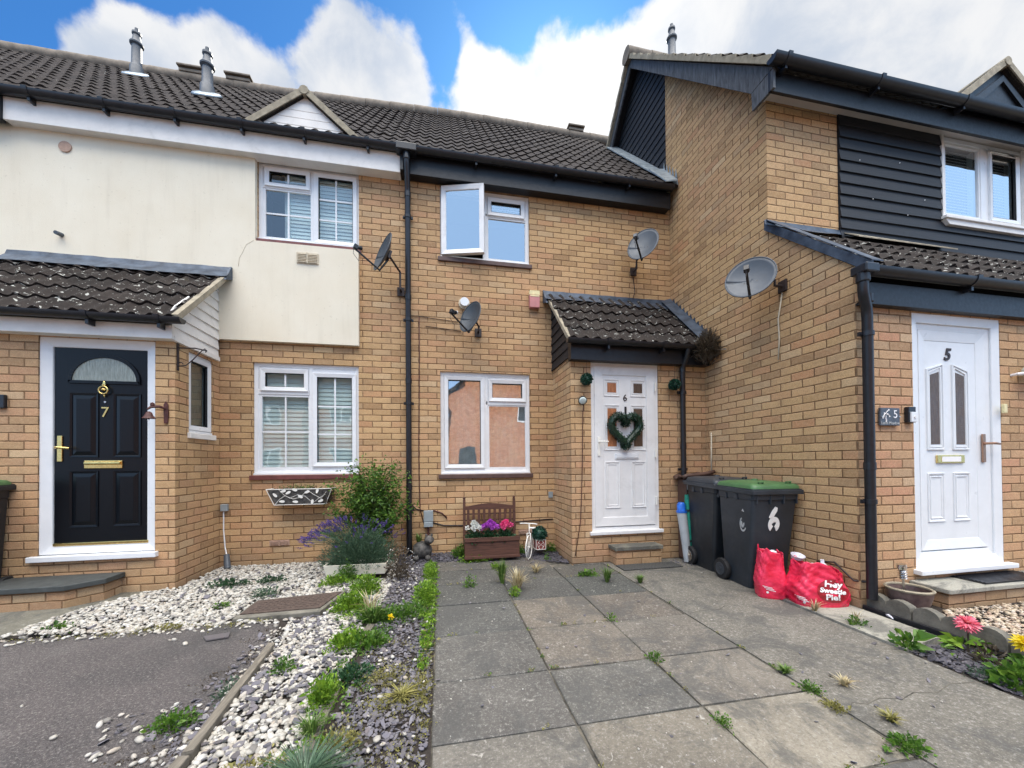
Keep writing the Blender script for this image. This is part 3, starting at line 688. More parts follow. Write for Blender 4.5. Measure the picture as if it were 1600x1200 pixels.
b = MB(); mbox(b, py_, fxx(D6O,.355), fxx(D6O,.70), pz-.002, pz+.014, 1.235, 1.30); mbox(b, py_, fxx(D6O,.355)+.012, fxx(D6O,.70)-.012, pz+.014, pz+.019, 1.247, 1.288); b.build('letterbox', M['upvc'], door, bev=.003)
b = MB(); hx = lx0+.05; mbox(b, py_, hx-.016, hx+.016, -rec+.016, -rec+.026, 1.27, 1.50); b.tube([(hx,PY+rec-.02,1.44),(hx,PY-.035,1.44),(hx+.03,PY-.040,1.44),(hx+.10,PY-.040,1.44)], .010, 8); b.build('handle', M['white_metal'], door, bev=.002)
b = MB()
for z in (2.12, 1.30, .72): b.tube([(D6O[1]-.045,PY-.0,z-.05),(D6O[1]-.045,PY-.0,z+.05)], .011, 8)
b.build('hinge', M['white_metal'], d6f)
text_mesh('6', .115, M['iron'], 'door_number', face_y(fxx(D6O,.508), PY+rec-.006, 1.975), door, .004)
b = MB(); mbox(b, py_, fxx(D6O,.50), fxx(D6O,.525), pz-.001, pz+.012, 1.74, 1.87); b.build('wreath_hook', M['black_plastic'], door)

# ---- left house
W7L = (-2.156, -.981, 1.075, 2.41); W7U = (-2.105, -.972, 3.87, 4.81)
wall(hB, 'brick_wall', ym, -4.42, -.45, -.1, 4.93, [W7L, W7U, (-2.6,-4.42,0,0)], M['brick'])
rmap = ymap(D6-.055)
wall(hB, 'render_panel', rmap, -4.42, -.968, 2.645, 4.93, [(W7U[0]-.001, -.967, W7U[2]-.05, 4.94)], M['render'], .054, caps='rb')
tiles('roof', hB, M['tile'], -4.42, -.46, EY, EZ, RUN, SL, top=ridge_dz)
b = MB(); b.box(-4.40, -.46, 4.72, 4.75, 4.78, 5.02); b.box(-4.40, -.46, 4.75, 4.868, 4.785, 4.80); b.build('fascia', M['white_board'], hB, bev=.004)
gutter('gutter', hB, -4.44, -.50, 4.665, 5.055, .056, [-4.15, -3.5, -2.85, -2.2, -1.55, -.85])
bar7 = lambda L: (([.5], [.5]) if L[3]-L[2] > .6 and L[0] < .3 else ([.5], [.33,.66]) if L[3]-L[2] > .7 else ([.5], []))
slat = R(74)
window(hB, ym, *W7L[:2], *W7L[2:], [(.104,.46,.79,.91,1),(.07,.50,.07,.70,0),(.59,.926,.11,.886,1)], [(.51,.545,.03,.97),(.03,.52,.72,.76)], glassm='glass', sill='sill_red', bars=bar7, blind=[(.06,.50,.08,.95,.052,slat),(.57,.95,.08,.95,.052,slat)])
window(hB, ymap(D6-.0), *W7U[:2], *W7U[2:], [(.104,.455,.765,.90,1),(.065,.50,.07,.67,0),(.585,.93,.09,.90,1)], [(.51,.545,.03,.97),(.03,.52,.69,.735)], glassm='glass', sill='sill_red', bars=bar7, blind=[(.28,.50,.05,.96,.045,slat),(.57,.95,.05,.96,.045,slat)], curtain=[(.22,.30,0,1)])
# gablet
b = MB(); gy = 4.70; ap = (-1.52, 5.50)
gx0, gx1, gz = -2.07, -1.00, 5.06
def tri(b, y, inset, z0, dep):
    x0, x1 = gx0+inset*1.5, gx1-inset*1.5; b.prism([(x0,y,z0),(x1,y,z0),(ap[0],y,ap[1]-inset*1.2)], (0,dep,0))
tri(b, gy, .0, gz, .03)
nb = 5; hh = (ap[1]-gz)/nb
for k in range(nb):
    z0 = gz+k*hh; z1 = z0+hh*.93; f0 = (z0-gz)/(ap[1]-gz); f1 = (z1-gz)/(ap[1]-gz)
    L0, R0, L1, R1 = gx0+(ap[0]-gx0)*f0+.03, gx1+(ap[0]-gx1)*f0-.03, gx0+(ap[0]-gx0)*f1+.03, gx1+(ap[0]-gx1)*f1-.03
    if R1 > L1: b.prism([(L0,gy,z0),(R0,gy,z0),(R1,gy,z1),(L1,gy,z1)], (0,-.012,0))
b.build('gablet_boards', M['white_board'], hB)
def gablet_roof(parent, gx0, gx1, gz, ap, gy, ey, ez, sl, mat, vmat, ov=.05):
    b = MB(); yb = ey+(ap[1]+.03-ez)/sl+.1; ybl = gy+.05
    for (gx, sgn) in ((gx0,-1),(gx1,1)):
        n = Vector((ap[0]-gx, 0, ap[1]-gz)).normalized(); nn = Vector((n.z*sgn*(1), 0, abs(n.x)))
        th = .05; lo = Vector((gx, 0, gz))-n*.05; hi = Vector((ap[0], 0, ap[1]))
        P = [lo+Vector((0,gy-ov,0)), hi+Vector((0,gy-ov,0)), hi+Vector((0,yb,0)), lo+Vector((0,ybl,0))]
        b.add(P+[p+nn*th for p in P], [(0,1,2,3),(7,6,5,4),(0,4,5,1),(1,5,6,2),(2,6,7,3),(3,7,4,0)])
    b.build('gablet_roof', mat, parent)
    b = MB()
    for (gx, sgn) in ((gx0,-1),(gx1,1)):
        n = Vector((ap[0]-gx, 0, ap[1]-gz)).normalized(); nn = Vector((n.z*sgn, 0, abs(n.x)))
        lo = Vector((gx, gy-ov-.012, gz))-n*.05; hi = Vector((ap[0], gy-ov-.012, ap[1]))
        P = [lo-nn*.0, hi-nn*.0, hi+nn*.065, lo+nn*.065]; b.prism(P, (0,.03,0))
    b.tube([(ap[0], gy-ov-.02, ap[1]+.03), (ap[0], yb, ap[1]+.03)], .05, 12)
    b.build('gablet_verge', vmat, parent)
gablet_roof(hB, gx0, gx1, gz, ap, gy, EY, EZ, SL, M['tile'], M['cement'])
# porch of the left house
QX, QY = -2.50, 4.13; qm = ymap(QY)
D7O = (-3.58, -2.665, .36, 2.385)
wall(hB, 'porch_front_wall', qm, -4.42, QX, -.1, 2.44, [D7O], M['brickp'], .11)
SW = (4.33, 4.735, 1.53, 2.36)
wall(hB, 'porch_side_wall', xmap(QX, 1), QY, D6, -.1, 2.46, [SW], M['brickp'], .11)
tiles('porch_roof', hB, M['tile_porch'], -4.42, -2.37, 3.945, 2.56, D6-3.945, .955, .145, .019, .235, .019)
b = MB(); boards_x(b, [(QY-.06,2.41),(D6-.056,2.41),(D6-.056,3.36),(QY-.10,2.66)], QX+.002, 1, .11); b.box(QX+.001, QX+.035, QY-.065, D6-.06, 2.385, 2.43); b.build('porch_side_boards', M['white_board'], hB)
b = MB(); b.box(-4.42, QX+.03, 4.035, 4.065, 2.39, 2.52); b.box(-4.42, QX+.03, 4.065, QY, 2.39, 2.402); b.build('porch_fascia', M['white_board'], hB, bev=.003)
b = MB(); b.prism([(-2.36,3.95,2.53),(-2.36,D6-.056,3.36),(-2.36,D6-.056,3.42),(-2.36,3.93,2.585)], (-.05,0,0)); b.build('porch_verge', M['cement'], hB)
gutter('porch_gutter', hB, -4.42, -2.34, 3.965, 2.56, .05, [-4.1, -3.1, -2.55])
b = MB(); P = [[], [], []]
for k in range(15):
    x = -4.44+(2.10)*k/14; j = random.uniform(-.008,.008)
    P[0].append((x, D6-.062, 3.475+j*.5)); P[1].append((x, D6-.08, 3.42)); P[2].append((x, D6-.19+j, 3.31+j))
b.grid(P); b.prism([(-2.34,D6-.2,3.27),(-2.34,D6-.06,3.33),(-2.34,D6-.06,3.47),(-2.34,D6-.08,3.47)], (-.02,0,0)); b.build('top_flashing', M['bluish_lead'], hB, solid=.004)
window(hB, xmap(QX, 1), *SW[:2], *SW[2:], [(.16,.84,.10,.90,1)], [], glassm='glass', room=False, rec=.02, sill='white_board', sillw=.02, name='side_window')
b = MB(); mbox(b, xmap(QX,1), SW[0]+.03, SW[1]-.03, -.09, -.085, SW[2]+.03, SW[3]-.03); b.build('side_window_backing', M['obscure_green'], hB)
# black door 7
b = MB(); ring(b, qm, D7O[0], D7O[1], D7O[2]+.03, D7O[3], .085, -.10, -.012, .02); f7 = b.build('door_frame', M['upvc'], hB, bev=.005)
b = MB(); mbox(b, qm, D7O[0]-.05, D7O[1]+.03, -.06, .045, .335, .385); b.build('door_sill', M['upvc'], f7, bev=.006)
b = MB(); X0, X1, Z0, Z1 = fxx(D7O,.10), fxx(D7O,.925), .46, 2.335; dz = -.042
mbox(b, qm, X0, X1, dz-.04, dz, Z0, Z1)
for (a, c) in ((.253,.45),(.627,.823)):
    for (z0, z1) in ((1.30,1.86),(.65,1.13)):
        A, C = fxx(D7O,a), fxx(D7O,c); ring(b, qm, A-.022, C+.022, z0-.022, z1+.022, .02, dz-.002, dz+.008, .004); ring(b, qm, A, C, z0, z1, .035, dz-.002, dz+.001, -.010)
        mbox(b, qm, A+.035, C-.035, dz, dz+.011, z0+.035, z1-.035)
cx, zc, rw, rh = fxx(D7O,.53), 2.0, .255, .215
arc = [(cx+rw*math.cos(math.pi*k/24), zc+rh*math.sin(math.pi*k/24)) for k in range(25)]
arc2 = [(cx+(rw+.03)*math.cos(math.pi*k/24), zc-.03*(k in (0,24))+(rh+.03)*math.sin(math.pi*k/24)) for k in range(25)]
for k in range(24):
    b.prism([(arc[k][0],QY-dz,arc[k][1]),(arc[k+1][0],QY-dz,arc[k+1][1]),(arc2[k+1][0],QY-dz,arc2[k+1][1]),(arc2[k][0],QY-dz,arc2[k][1])], (0,-.014,0))
b.box(cx-rw-.03, cx+rw+.03, QY-dz-.014, QY-dz, zc-.03, zc-.001)
d7 = b.build('door', M['door_black'], hB, bev=.003, smooth=False)
b = MB(); b.prism([(x, QY-dz-.001, z) for x, z in arc], (0,-.006,0)); b.build('fanlight', M['obscure'], d7)
b = MB(); mbox(b, qm, fxx(D7O,.355), fxx(D7O,.685), dz, dz+.010, 1.175, 1.25); b.tube([(fxx(D7O,.365),QY-dz-.012,1.225),(fxx(D7O,.675),QY-dz-.012,1.225)], .016, 10); b.build('letterbox', M['brass'], d7, bev=.004)
b = MB(); hx = X0+.045; mbox(b, qm, hx-.02, hx+.02, dz, dz+.010, 1.24, 1.48); b.tube([(hx,QY-dz,1.37),(hx,QY-dz-.045,1.37),(hx+.02,QY-dz-.055,1.37),(hx+.11,QY-dz-.052,1.362)], [.013,.013,.013,.009], 8); b.build('handle', M['brass'], d7, bev=.004)
b = MB(); kz = 1.93; b.T = Matrix.Translation((cx, QY-dz-.012, kz))
b.tube([(.036*math.cos(a), -.012, -.02+.036*math.sin(a)) for a in np.linspace(0, 2*math.pi, 21)], .007, 8, cap=False)
b.lathe([(0.001,.0),(.012,.008),(.018,.02),(.010,.035),(.012,.045),(.006,.055),(.001,.062)], (0,0,.01), 12); b.lathe([(.001,-.012),(.024,-.006),(.024,.006),(.001,.012)], (0,0,-.015), 12); b.lathe([(.001,-.03),(.008,-.02),(.006,0)], (0,0,-.055), 10)
b.build('knocker', M['brass'], d7, smooth=True)
b = MB(); b.tube([(cx,QY-dz,1.80),(cx,QY-dz-.006,1.80)], .009, 12); b.build('spyhole', M['steel'], d7)
text_mesh('7', .135, M['brass'], 'door_number', face_y(cx, QY-dz-.004, 1.70), d7, .003)
b = MB(); mbox(b, qm, X0+.003, X1-.003, dz, dz+.02, .463, .49); b.build('threshold', M['brass'], d7, bev=.004)

# ---- far-left house
wall(hD, 'brick_wall', ym, -9.5, -4.42, -.1, 4.93, [], M['brick']); wall(hD, 'render_panel', rmap, -9.5, -4.42, 2.645, 4.93, [], M['render'], .054, caps='b')
tiles('roof', hD, M['tile'], -9.5, -4.42, EY, EZ, RUN, SL, top=ridge_dz)
b = MB(); b.box(-9.5, -4.402, 4.68, 4.76, 4.76, 5.03); b.build('fascia', M['black_paint'], hD, bev=.004)
gutter('gutter', hD, -9.5, -4.46, 4.64, 5.055, .056, [-5, -6])
wall(hD, 'porch_front_wall', qm, -9.5, -4.42, -.1, 2.44, [], M['brickp'], .11)
tiles('porch_roof', hD, M['tile_porch'], -9.5, -4.42, 3.945, 2.56, D6-3.945, .955, .145, .019, .235, .019)
b = MB(); b.box(-9.5, -4.42, 4.035, 4.065, 2.39, 2.52); b.build('porch_fascia', M['white_board'], hD)
gutter('porch_gutter', hD, -9.5, -4.43, 3.965, 2.56, .05, [])
# ridges and backs
for h_, a, c in ((hA, -.45, 3.6), (hB, -4.42, -.45), (hD, -9.5, -4.42)):
    b = MB(); n = int((c-a)/.42); rz = EZ+RUN*SL+.02
    for k in range(n):
        x0 = a+(c-a)*k/n; x1 = a+(c-a)*(k+1)/n
        b.tube([(x0,7.42,rz-.03+float(ridge_dz(x0))),(x1-.006,7.42,rz-.03+float(ridge_dz(x1)))], [.118,.112], 14)
    b.build('ridge', M['ridge'], h_, smooth='auto')
    b = MB(); b.quad((a,7.42,rz-.04),(c,7.42,rz-.04),(c,10.2,EZ),(a,10.2,EZ)); b.quad((a,9.9,0),(c,9.9,0),(c,9.9,5.2),(a,9.9,5.2)); b.build('rear', M['tile'], h_, recalc=False)
def vent_ridge(parent, x0, x1):
    b = MB(); rz = EZ+RUN*SL+.02+float(ridge_dz(x0)); b.box(x0, x1, 7.30, 7.54, rz+.02, rz+.075); b.box(x0-.02, x1+.02, 7.27, 7.57, rz+.09, rz+.125); b.box(x0+.02, x1-.02, 7.32, 7.52, rz+.07, rz+.1); b.build('ridge_vent', M['ridge'], parent, bev=.01)
vent_ridge(hB, -4.38, -3.98); hv = (-3.62, -3.25); vent_ridge(hB, -3.66, -3.28); vent_ridge(hA, 2.68, 3.0)

# ---- projecting house on the right
CX, CY, CP = 3.31, 3.22, 2.42; cm = ymap(CY); pm5 = ymap(CP)
RY, RZ = 5.70, 8.02; SF = 1.10; E5Y, E5Z = 2.99, RZ-(5.70-2.99)*1.07
SF = (RZ-E5Z)/(RY-E5Y)
b = MB()   # gable side wall: brick up to y=4.93, boards beyond
def zr(y): return RZ-abs(y-RY)*(RZ-5.03)/(RY-2.98)-.06
b.add([(CX,CY,-.1),(CX,4.93,-.1),(CX,4.93,zr(4.93)),(CX,CY,zr(CY))], [(3,2,1,0)])
b.add([(CX,CP,-.1),(CX,CY,-.1),(CX,CY,3.54),(CX,CP,2.77)], [(3,2,1,0)]); b.add([(CX,CP,2.46),(CX,CP,2.77),(CX,2.33,2.68),(CX,2.33,2.50)], [(0,1,2,3)])
sw = b.build('side_wall', M['brick'], hC, recalc=False)
b = MB(); b.box(CX+.02, CX+.2, 4.94, 8.2, 4.0, 5.2); b.prism([(CX+.02,4.94,4.0),(CX+.02,8.2,4.0),(CX+.02,8.2,zr(8.2)),(CX+.02,RY,zr(RY)),(CX+.02,4.94,zr(4.94))], (.1,0,0))
boards_x(b, [(4.935,4.6),(8.1,4.6),(8.1,zr(8.1)),(RY,zr(RY)),(4.935,zr(4.935))], CX+.018, -1, .125, .012); b.build('gable_boards', M['clad_black'], hC)
W5 = (5.66, 6.88, 3.955, 4.885)
wall(hC, 'upper_brick_wall', cm, CX, 4.20, 2.4, 4.97, [], M['brick'])
wall(hC, 'upper_wall', cm, 4.20, 9.5, 2.4, 4.97, [W5], M['clad_black'], .2)
b = MB()
for (x0, x1) in ((4.205, W5[0]-.035), (W5[1]+.035, 9.5)): boards_y(b, x0, x1, 0, 3.30, 4.90, CY-.002, 13)
boards_y(b, W5[0]-.035, W5[1]+.035, 0, 3.30, 3.30+1.6/13*5, CY-.002, 5); b.build('weatherboards', M['clad_black'], hC)
w5 = window(hC, ymap(CY-.01), *W5[:2], *W5[2:], [(.03,.455,.075,.925,0),(.62,.93,.10,.90,1)], [(.475,.53,.03,.97)], glassm='glass_hi', mat='upvc', rec=-.01, fw_=.04, blind=[(.02,.46,.04,.93,.034,R(50)),(.54,.96,.04,.93,.034,R(50))])
b = MB(); b.box(W5[0]-.06, W5[1]+.10, CY-.075, CY-.005, W5[2]-.035, W5[2]-.003); b.prism([(W5[0]-.04,CY-.055,W5[2]-.036),(W5[1]+.08,CY-.055,W5[2]-.036),(W5[1]+.03,CY-.055,W5[2]-.095),(W5[0]+.02,CY-.055,W5[2]-.095)], (0,.05,0)); b.build('sill', M['white_board'], w5, bev=.004)
b = MB(); b.box(W5[1]+.002, W5[1]+.034, CY-.05, CY, W5[2], 4.90); b.box(W5[0]-.034, W5[0]-.002, CY-.03, CY, W5[2], 4.90); b.build('window_trim', M['white_board'], w5)
b = MB(); mbox(b, ymap(CY-.01), 6.33, 6.80, .02, .035, 4.80, 4.815); b.build('trickle_vent', M['steel'], w5)
# eaves
FY = 3.03
b = MB(); b.box(3.17, 9.5, FY, FY+.03, 4.79, 4.99); b.build('fascia', M['black_paint'], hC, bev=.004)
b = MB(); b.box(3.21, 9.5, FY+.03, CY+.02, 4.90, 4.915); b.build('soffit', M['soffit'], hC)
gutter('gutter', hC, 3.11, 9.5, 2.955, 5.035, .060, [3.24, 4.35, 5.5, 6.6, 7.8])
tiles('roof', hC, M['tile'], 3.13, 9.5, 2.965, 5.045, RY-2.965, (RZ-5.045)/(RY-2.965), .145, .018, .30, .020)
tiles('rear_roof', hC, M['tile'], 3.13, 9.5, 8.47, E5Z-.05, RY-2.93, SF, .145, .018, .30, .020, dirY=-1)
b = MB()
for k in range(15): b.tube([(3.10+k*.43,RY,RZ+.0),(3.10+(k+1)*.43-.006,RY,RZ+.0)], [.125,.118], 14)
b.build('ridge', M['ridge'], hC, smooth='auto')
BX = 3.17
b = MB()   # barge boards with box end
b.prism([(BX,3.00,4.99),(BX,RY,RZ-.05),(BX,RY,RZ-.20),(BX,3.26,4.98)], (.03,0,0)); b.prism([(BX+.001,3.00,4.98),(BX+.001,3.26,4.98),(BX+.001,3.25,4.79),(BX+.001,3.00,4.79)], (.028,0,0))
b.prism([(BX,RY,RZ-.04),(BX,RY,RZ-.23),(BX,8.3,RZ-.23-2.6*SF),(BX,8.3,RZ-.04-2.6*SF)], (.03,0,0)); b.build('barge_board', M['grey_timber'], hC, bev=.003)
b = MB(); b.prism([(BX+.03,3.05,4.98),(BX+.03,RY,RZ-.12),(BX+.03,RY,RZ-.09),(BX+.03,3.05,5.01)], (.13,0,0)); b.prism([(BX+.03,8.3,RZ-.1-2.6*SF),(BX+.03,RY,RZ-.1),(BX+.03,RY,RZ-.07),(BX+.03,8.3,RZ-.07-2.6*SF)], (.13,0,0)); b.build('verge_soffit', M['black_paint'], hC)
b = MB()   # stepped mortar verge above the barge board
SV = (RZ-5.03)/(RY-2.98)
for (y0, y1) in ((2.98, RY), (8.42, RY)):
    n = 13
    for k in range(n):
        a = y0+(y1-y0)*k/n; c = y0+(y1-y0)*(k+1)/n; za, zc_ = RZ-abs(a-RY)*SV, RZ-abs(c-RY)*SV
        b.prism([(3.12,a,za-.045),(3.12,c,zc_-.045),(3.12,c,zc_+.015),(3.12,a,za+.055)], (.05,0,0))
b.build('verge', M['cement'], hC)
b = MB(); RF = lambda y: EZ+(y-EY)*SL
b.prism([(3.10,4.72,RF(4.72)+.05),(3.30,4.72,RF(4.72)+.09),(3.30,6.45,RF(6.45)+.09),(3.10,6.45,RF(6.45)+.05)], (0,0,.02))   # lead between the roofs
b.T = Matrix.Translation((0,0,0))
b.prism([(3.08,4.60,RF(4.6)+.05),(3.25,4.58,RF(4.6)+.07),(3.30,4.98,RF(5.0)+.10),(3.06,4.98,RF(5.0)+.06)], (0,0,.02))
for k in range(5): b.prism([(3.29,4.98-k*.07,RF(4.98-k*.07)+.02),(3.285,4.95-k*.07,RF(4.98-k*.07)+.20),(3.29,4.91-k*.07,RF(4.91-k*.07)+.02)], (.008,0,0))
b.build('valley_flashing', M['new_lead'], hC)
# porch of the right house
D5O = (3.895, 4.90, .265, 2.435)
wall(hC, 'porch_front_wall', pm5, CX, 9.5, -.1, 2.48, [D5O], M['brick5'], .15)
tiles('porch_roof', hC, M['tile_porch'], 3.36, 9.5, 2.29, 2.70, CY-2.29, .93, .145, .018, .30, .020)
b = MB(); b.box(3.31, 9.5, 2.36, 2.39, 2.445, 2.62); b.box(3.312, 9.5, 2.39, CP, 2.445, 2.46); b.build('porch_fascia', M['black_paint'], hC, bev=.003)
gutter('porch_gutter', hC, 3.26, 9.5, 2.315, 2.70, .056, [4.35, 5.6, 6.8, 8])
b = MB(); b.prism([(3.285,2.30,2.665),(3.285,2.28,2.74),(3.285,CY+.02,3.66),(3.285,CY+.02,3.565)], (.02,0,0)); b.prism([(3.285,2.28,2.745),(3.40,2.28,2.745),(3.40,CY,3.66),(3.285,CY,3.66)], (0,0,.008))
P = [[], [], []]
for k in range(9):
    x = 3.26+.96*k/8; P[0].append((x, CY-.008, 3.655)); P[1].append((x, CY-.02, 3.60)); P[2].append((x, CY-.15, 3.50+random.uniform(-.01,.01)))
b.grid(P); b.build('porch_flashing', M['bluish_lead'], hC)
b = MB(); b.prism([(4.25,CY-.02,3.615),(5.6,CY-.02,3.60),(5.6,CY-.16,3.50),(4.25,CY-.16,3.50)], (0,0,.012)); b.build('porch_mortar', M['cement'], hC)
b = MB(); b.tube([(3.245,2.315,2.70),(3.245,2.315,2.58)], .045, 14); b.box(3.20, 3.33, 2.255, 2.375, 2.645, 2.715); b.build('gutter_outlet', M['black_plastic'], hC, bev=.01)
downpipe(hC, [(3.245,2.315,2.60),(3.245,2.315,2.52),(3.26,2.322,2.48),(3.325,2.350,2.40),(3.34,2.357,2.34),(3.34,2.357,.10)], .035, [2.20, .87])
gablet_roof(hC, 5.62, 6.95, 5.12, (6.27, 5.62), 3.05, 2.965, 5.045, SF, M['tile'], M['cement'])
b = MB(); b.prism([(5.62,3.05,5.02),(6.95,3.05,5.02),(6.95,3.05,5.12),(6.27,3.05,5.62),(5.62,3.05,5.12)], (0,.03,0)); b.prism([(5.80,3.05,5.06),(6.27,3.05,5.46),(6.27,3.05,5.53),(5.70,3.05,5.10)], (0,-.025,0)); b.prism([(6.76,3.05,5.06),(6.27,3.05,5.46),(6.27,3.05,5.53),(6.86,3.05,5.10)], (0,-.025,0)); b.build('gablet_boards', M['black_paint'], hC)
# white door 5
b = MB(); ring(b, pm5, *D5O[:2], D5O[2]+.02, D5O[3], .075, -.10, -.002, .015); ring(b, pm5, D5O[0]+.075, D5O[1]-.075, D5O[2]+.095, D5O[3]-.075, .05, -.10, -.03, .01); f5 = b.build('door_frame', M['upvc'], hC, bev=.004)
b = MB(); mbox(b, pm5, D5O[0]-.03, D5O[1]+.06, -.06, .06, .245, .285); b.build('door_sill', M['upvc'], f5, bev=.006)
b = MB(); a0, a1 = D5O[0]+.125, D5O[1]-.125; ring(b, pm5, a0, a1, .42, 2.31, .085, -.09, -.035, .012); mbox(b, pm5, a0+.08, a1-.08, -.08, -.05, .50, 2.23)
for (a, c) in ((.22,.41),(.51,.70)):
    A, C = fxx(D5O,a), fxx(D5O,c); lean = .05 if a < .3 else -.05
    for wd, dd in ((.0,.012),(.022,.008)):
        o_ = [(A+wd,1.28+wd),(C-wd,1.28+wd),(C-wd,1.98+max(lean,0)-wd),(A+wd,1.98+max(-lean,0)-wd)]; i_ = [(A+wd+.014,1.28+wd+.014),(C-wd-.014,1.28+wd+.014),(C-wd-.014,1.98+max(lean,0)-wd-.014),(A+wd+.014,1.98+max(-lean,0)-wd-.014)]
        vs = [pm5(u,-.052,v) for u, v in o_]+[pm5(u,-.05+dd,v) for u, v in o_]+[pm5(u,-.05+dd,v) for u, v in i_]+[pm5(u,-.052,v) for u, v in i_]
        b.add(vs, [f for i in range(4) for f in ((i,(i+1)%4,4+(i+1)%4,4+i),(4+i,4+(i+1)%4,8+(i+1)%4,8+i),(8+i,8+(i+1)%4,12+(i+1)%4,12+i))])
    rng_panel(b, pm5, A, C, .66, 1.08, -.05)
d5 = b.build('door', M['upvc'], hC, bev=.003)
for (a, c) in ((.22,.41),(.51,.70)):
    A, C = fxx(D5O,a)+.045, fxx(D5O,c)-.045; lean = .03 if a < .3 else -.03
    b = MB(); b.prism([pm5(A,-.05,1.33),pm5(C,-.05,1.33),pm5(C,-.05,1.93+max(lean,0)),pm5(A,-.05,1.93+max(-lean,0))], (0,-.004,0)); b.build('door_glass', M['obscure_dark'], d5)
b = MB(); mbox(b, pm5, fxx(D5O,.315), fxx(D5O,.63), -.05, -.036, 1.165, 1.235); lb = b.build('letterbox', M['brass'], d5, bev=.004)
b = MB(); mbox(b, pm5, fxx(D5O,.365), fxx(D5O,.58), -.036, -.033, 1.178, 1.222); b.build('letterbox_card', M['bagwhite'], lb)
b = MB(); hx = a1-.035; mbox(b, pm5, hx-.018, hx+.018, -.036, -.024, 1.17, 1.42); b.tube([(hx,CP+.025,1.335),(hx,CP-.035,1.335),(hx+.02,CP-.035,1.335),(hx+.075,CP-.032,1.33)], [.011,.011,.012,.009], 8); b.build('handle', M['copper'], d5, bev=.004)
text_mesh('5', .145, M['iron'], 'door_number', face_y(fxx(D5O,.46), CP+.047, 2.11), d5, .004, shear=.25, bold=.004)

# ================================================================== small house parts
def flue(parent, x, y, zb, zt, mat='steel', sl=SL):
    b = MB(); h = zt-zb
    b.lathe([(.088,-.12),(.085,.12),(.072,.14),(.066,.15),(.062,h-.30),(.062,h-.28)], (x,y,zb), 16); o = b.build('flue', M['dish_grey'], parent, smooth='auto')
    b = MB(); b.lathe([(.062,h-.29),(.085,h-.27),(.088,h-.25),(.058,h-.20),(.045,h-.12),(.060,h-.10),(.058,h-.07),(.025,h-.05),(.025,h),(.001,h)], (x,y,zb), 16); b.build('cowl', M['dish_grey'], o, smooth='auto')
    b = MB(); b.lathe([(.19,-.02),(.17,.005),(.08,.02)], (0,0,0), 18, 1.0, .8); o2 = b.build('flue_flashing', M['new_lead'], o, smooth=True)
    o2.data.transform(Matrix.Translation((x,y-.03,zb+.0)) @ Matrix.Rotation(math.atan(sl), 4, 'X'))
flue(hB, -4.70, 6.88, 7.40, 8.15); flue(hB, -3.16, 5.86, 6.36, 7.03)
flue(hC, 4.00, 5.75, 8.08, 8.80)
def airbrick(parent, x, z, y, mat, w_=.215, h_=.065, vert=False, name='air_vent'):
    b = MB(); b.box(x-w_/2, x+w_/2, y-.012, y, z-h_/2, z+h_/2)
    n = 6
    for k in range(n): b.box(x-w_/2+.012, x+w_/2-.012, y-.022, y-.011, z-h_/2+.01+(h_-.02)*k/n, z-h_/2+.01+(h_-.02)*(k+.45)/n)
    b.box(x-.006, x+.006, y-.023, y-.011, z-h_/2, z+h_/2); b.build(name, M[mat], parent, bev=.002)
airbrick(hB, -1.54, 3.66, D6-.055, 'vent_beige', .24, .13); airbrick(hB, -1.87, .27, D6, 'vent_clay'); airbrick(hA, 1.13, .27, D6, 'vent_clay')
def rounddisc(parent, x, z, y, r, mat, name, t=.02, ring_=None):
    b = MB(); b.tube([(x,y,z),(x,y-t,z)], r, 24); o = b.build(name, M[mat], parent, smooth='auto')
    if ring_: b = MB(); b.tube([(x,y,z),(x,y-t*.4,z)], r*1.35, 24); b.build(name+'_collar', M[ring_], o, smooth='auto')
rounddisc(hB, -3.94, 4.635, D6-.055, .058, 'vent_clay', 'vent_disc', .012)
rounddisc(hA, .322, 3.27, D6, .055, 'upvc', 'boiler_vent', .09, 'vent_beige')
b = MB(); b.lathe([(.022,0),(.02,.07),(.012,.07)], (0,0,0), 10); o = b.build('overflow_pipe', M['dish_grey'], hB); o.data.transform(Matrix.Translation((-3.97, D6-.055, 3.68)) @ Matrix.Rotation(R(100), 4, 'X'))
def cable(parent, pts, r=.0045, mat='iron', name='cable'):
    b = MB(); b.tube(pts, r, 5); return b.build(name, M[mat], parent, smooth=True)
yk = D6-.008
cable(hA, [(-.25,yk,3.06),(-.25,yk,2.6),(-.255,yk,2.0),(-.262,yk,1.5),(-.26,yk,1.0),(-.25,yk,.62),(-.21,yk,.45)], .006, 'rust')
cable(hA, [(-.37,yk,3.07),(-.25,yk,3.07),(0,yk,3.05),(.24,yk,3.03)]); cable(hA, [(-.17,yk,2.95),(.1,yk,2.93),(.28,yk,2.91)])
cable(hA, [(-.37,yk,.70),(-.3,yk,.62),(-.21,yk,.60)], .007); cable(hA, [(-.09,yk,.60),(.02,yk,.56),(.08,yk,.50)], .009, 'rust'); cable(hA, [(-.09,yk,.44),(.05,yk,.40),(.3,yk,.39),(.8,yk,.40),(1.2,yk,.42),(1.5,yk,.43)], .009)
cable(hA, [(1.655,4.12,1.88),(1.66,4.155,1.75),(1.65,4.155,1.2),(1.635,4.155,.8),(1.62,4.155,.5),(1.55,4.155,.10)], .005, 'rust')
cable(hC, [(CX-.008,3.05,2.90),(CX-.008,3.11,2.6),(CX-.008,3.10,2.4),(CX-.008,3.115,2.20)], .007, 'vent_beige'); cable(hA, [(2.72,4.75,3.98),(2.72,yk,3.85),(2.75,yk,3.62),(2.70,yk,3.48)], .005)
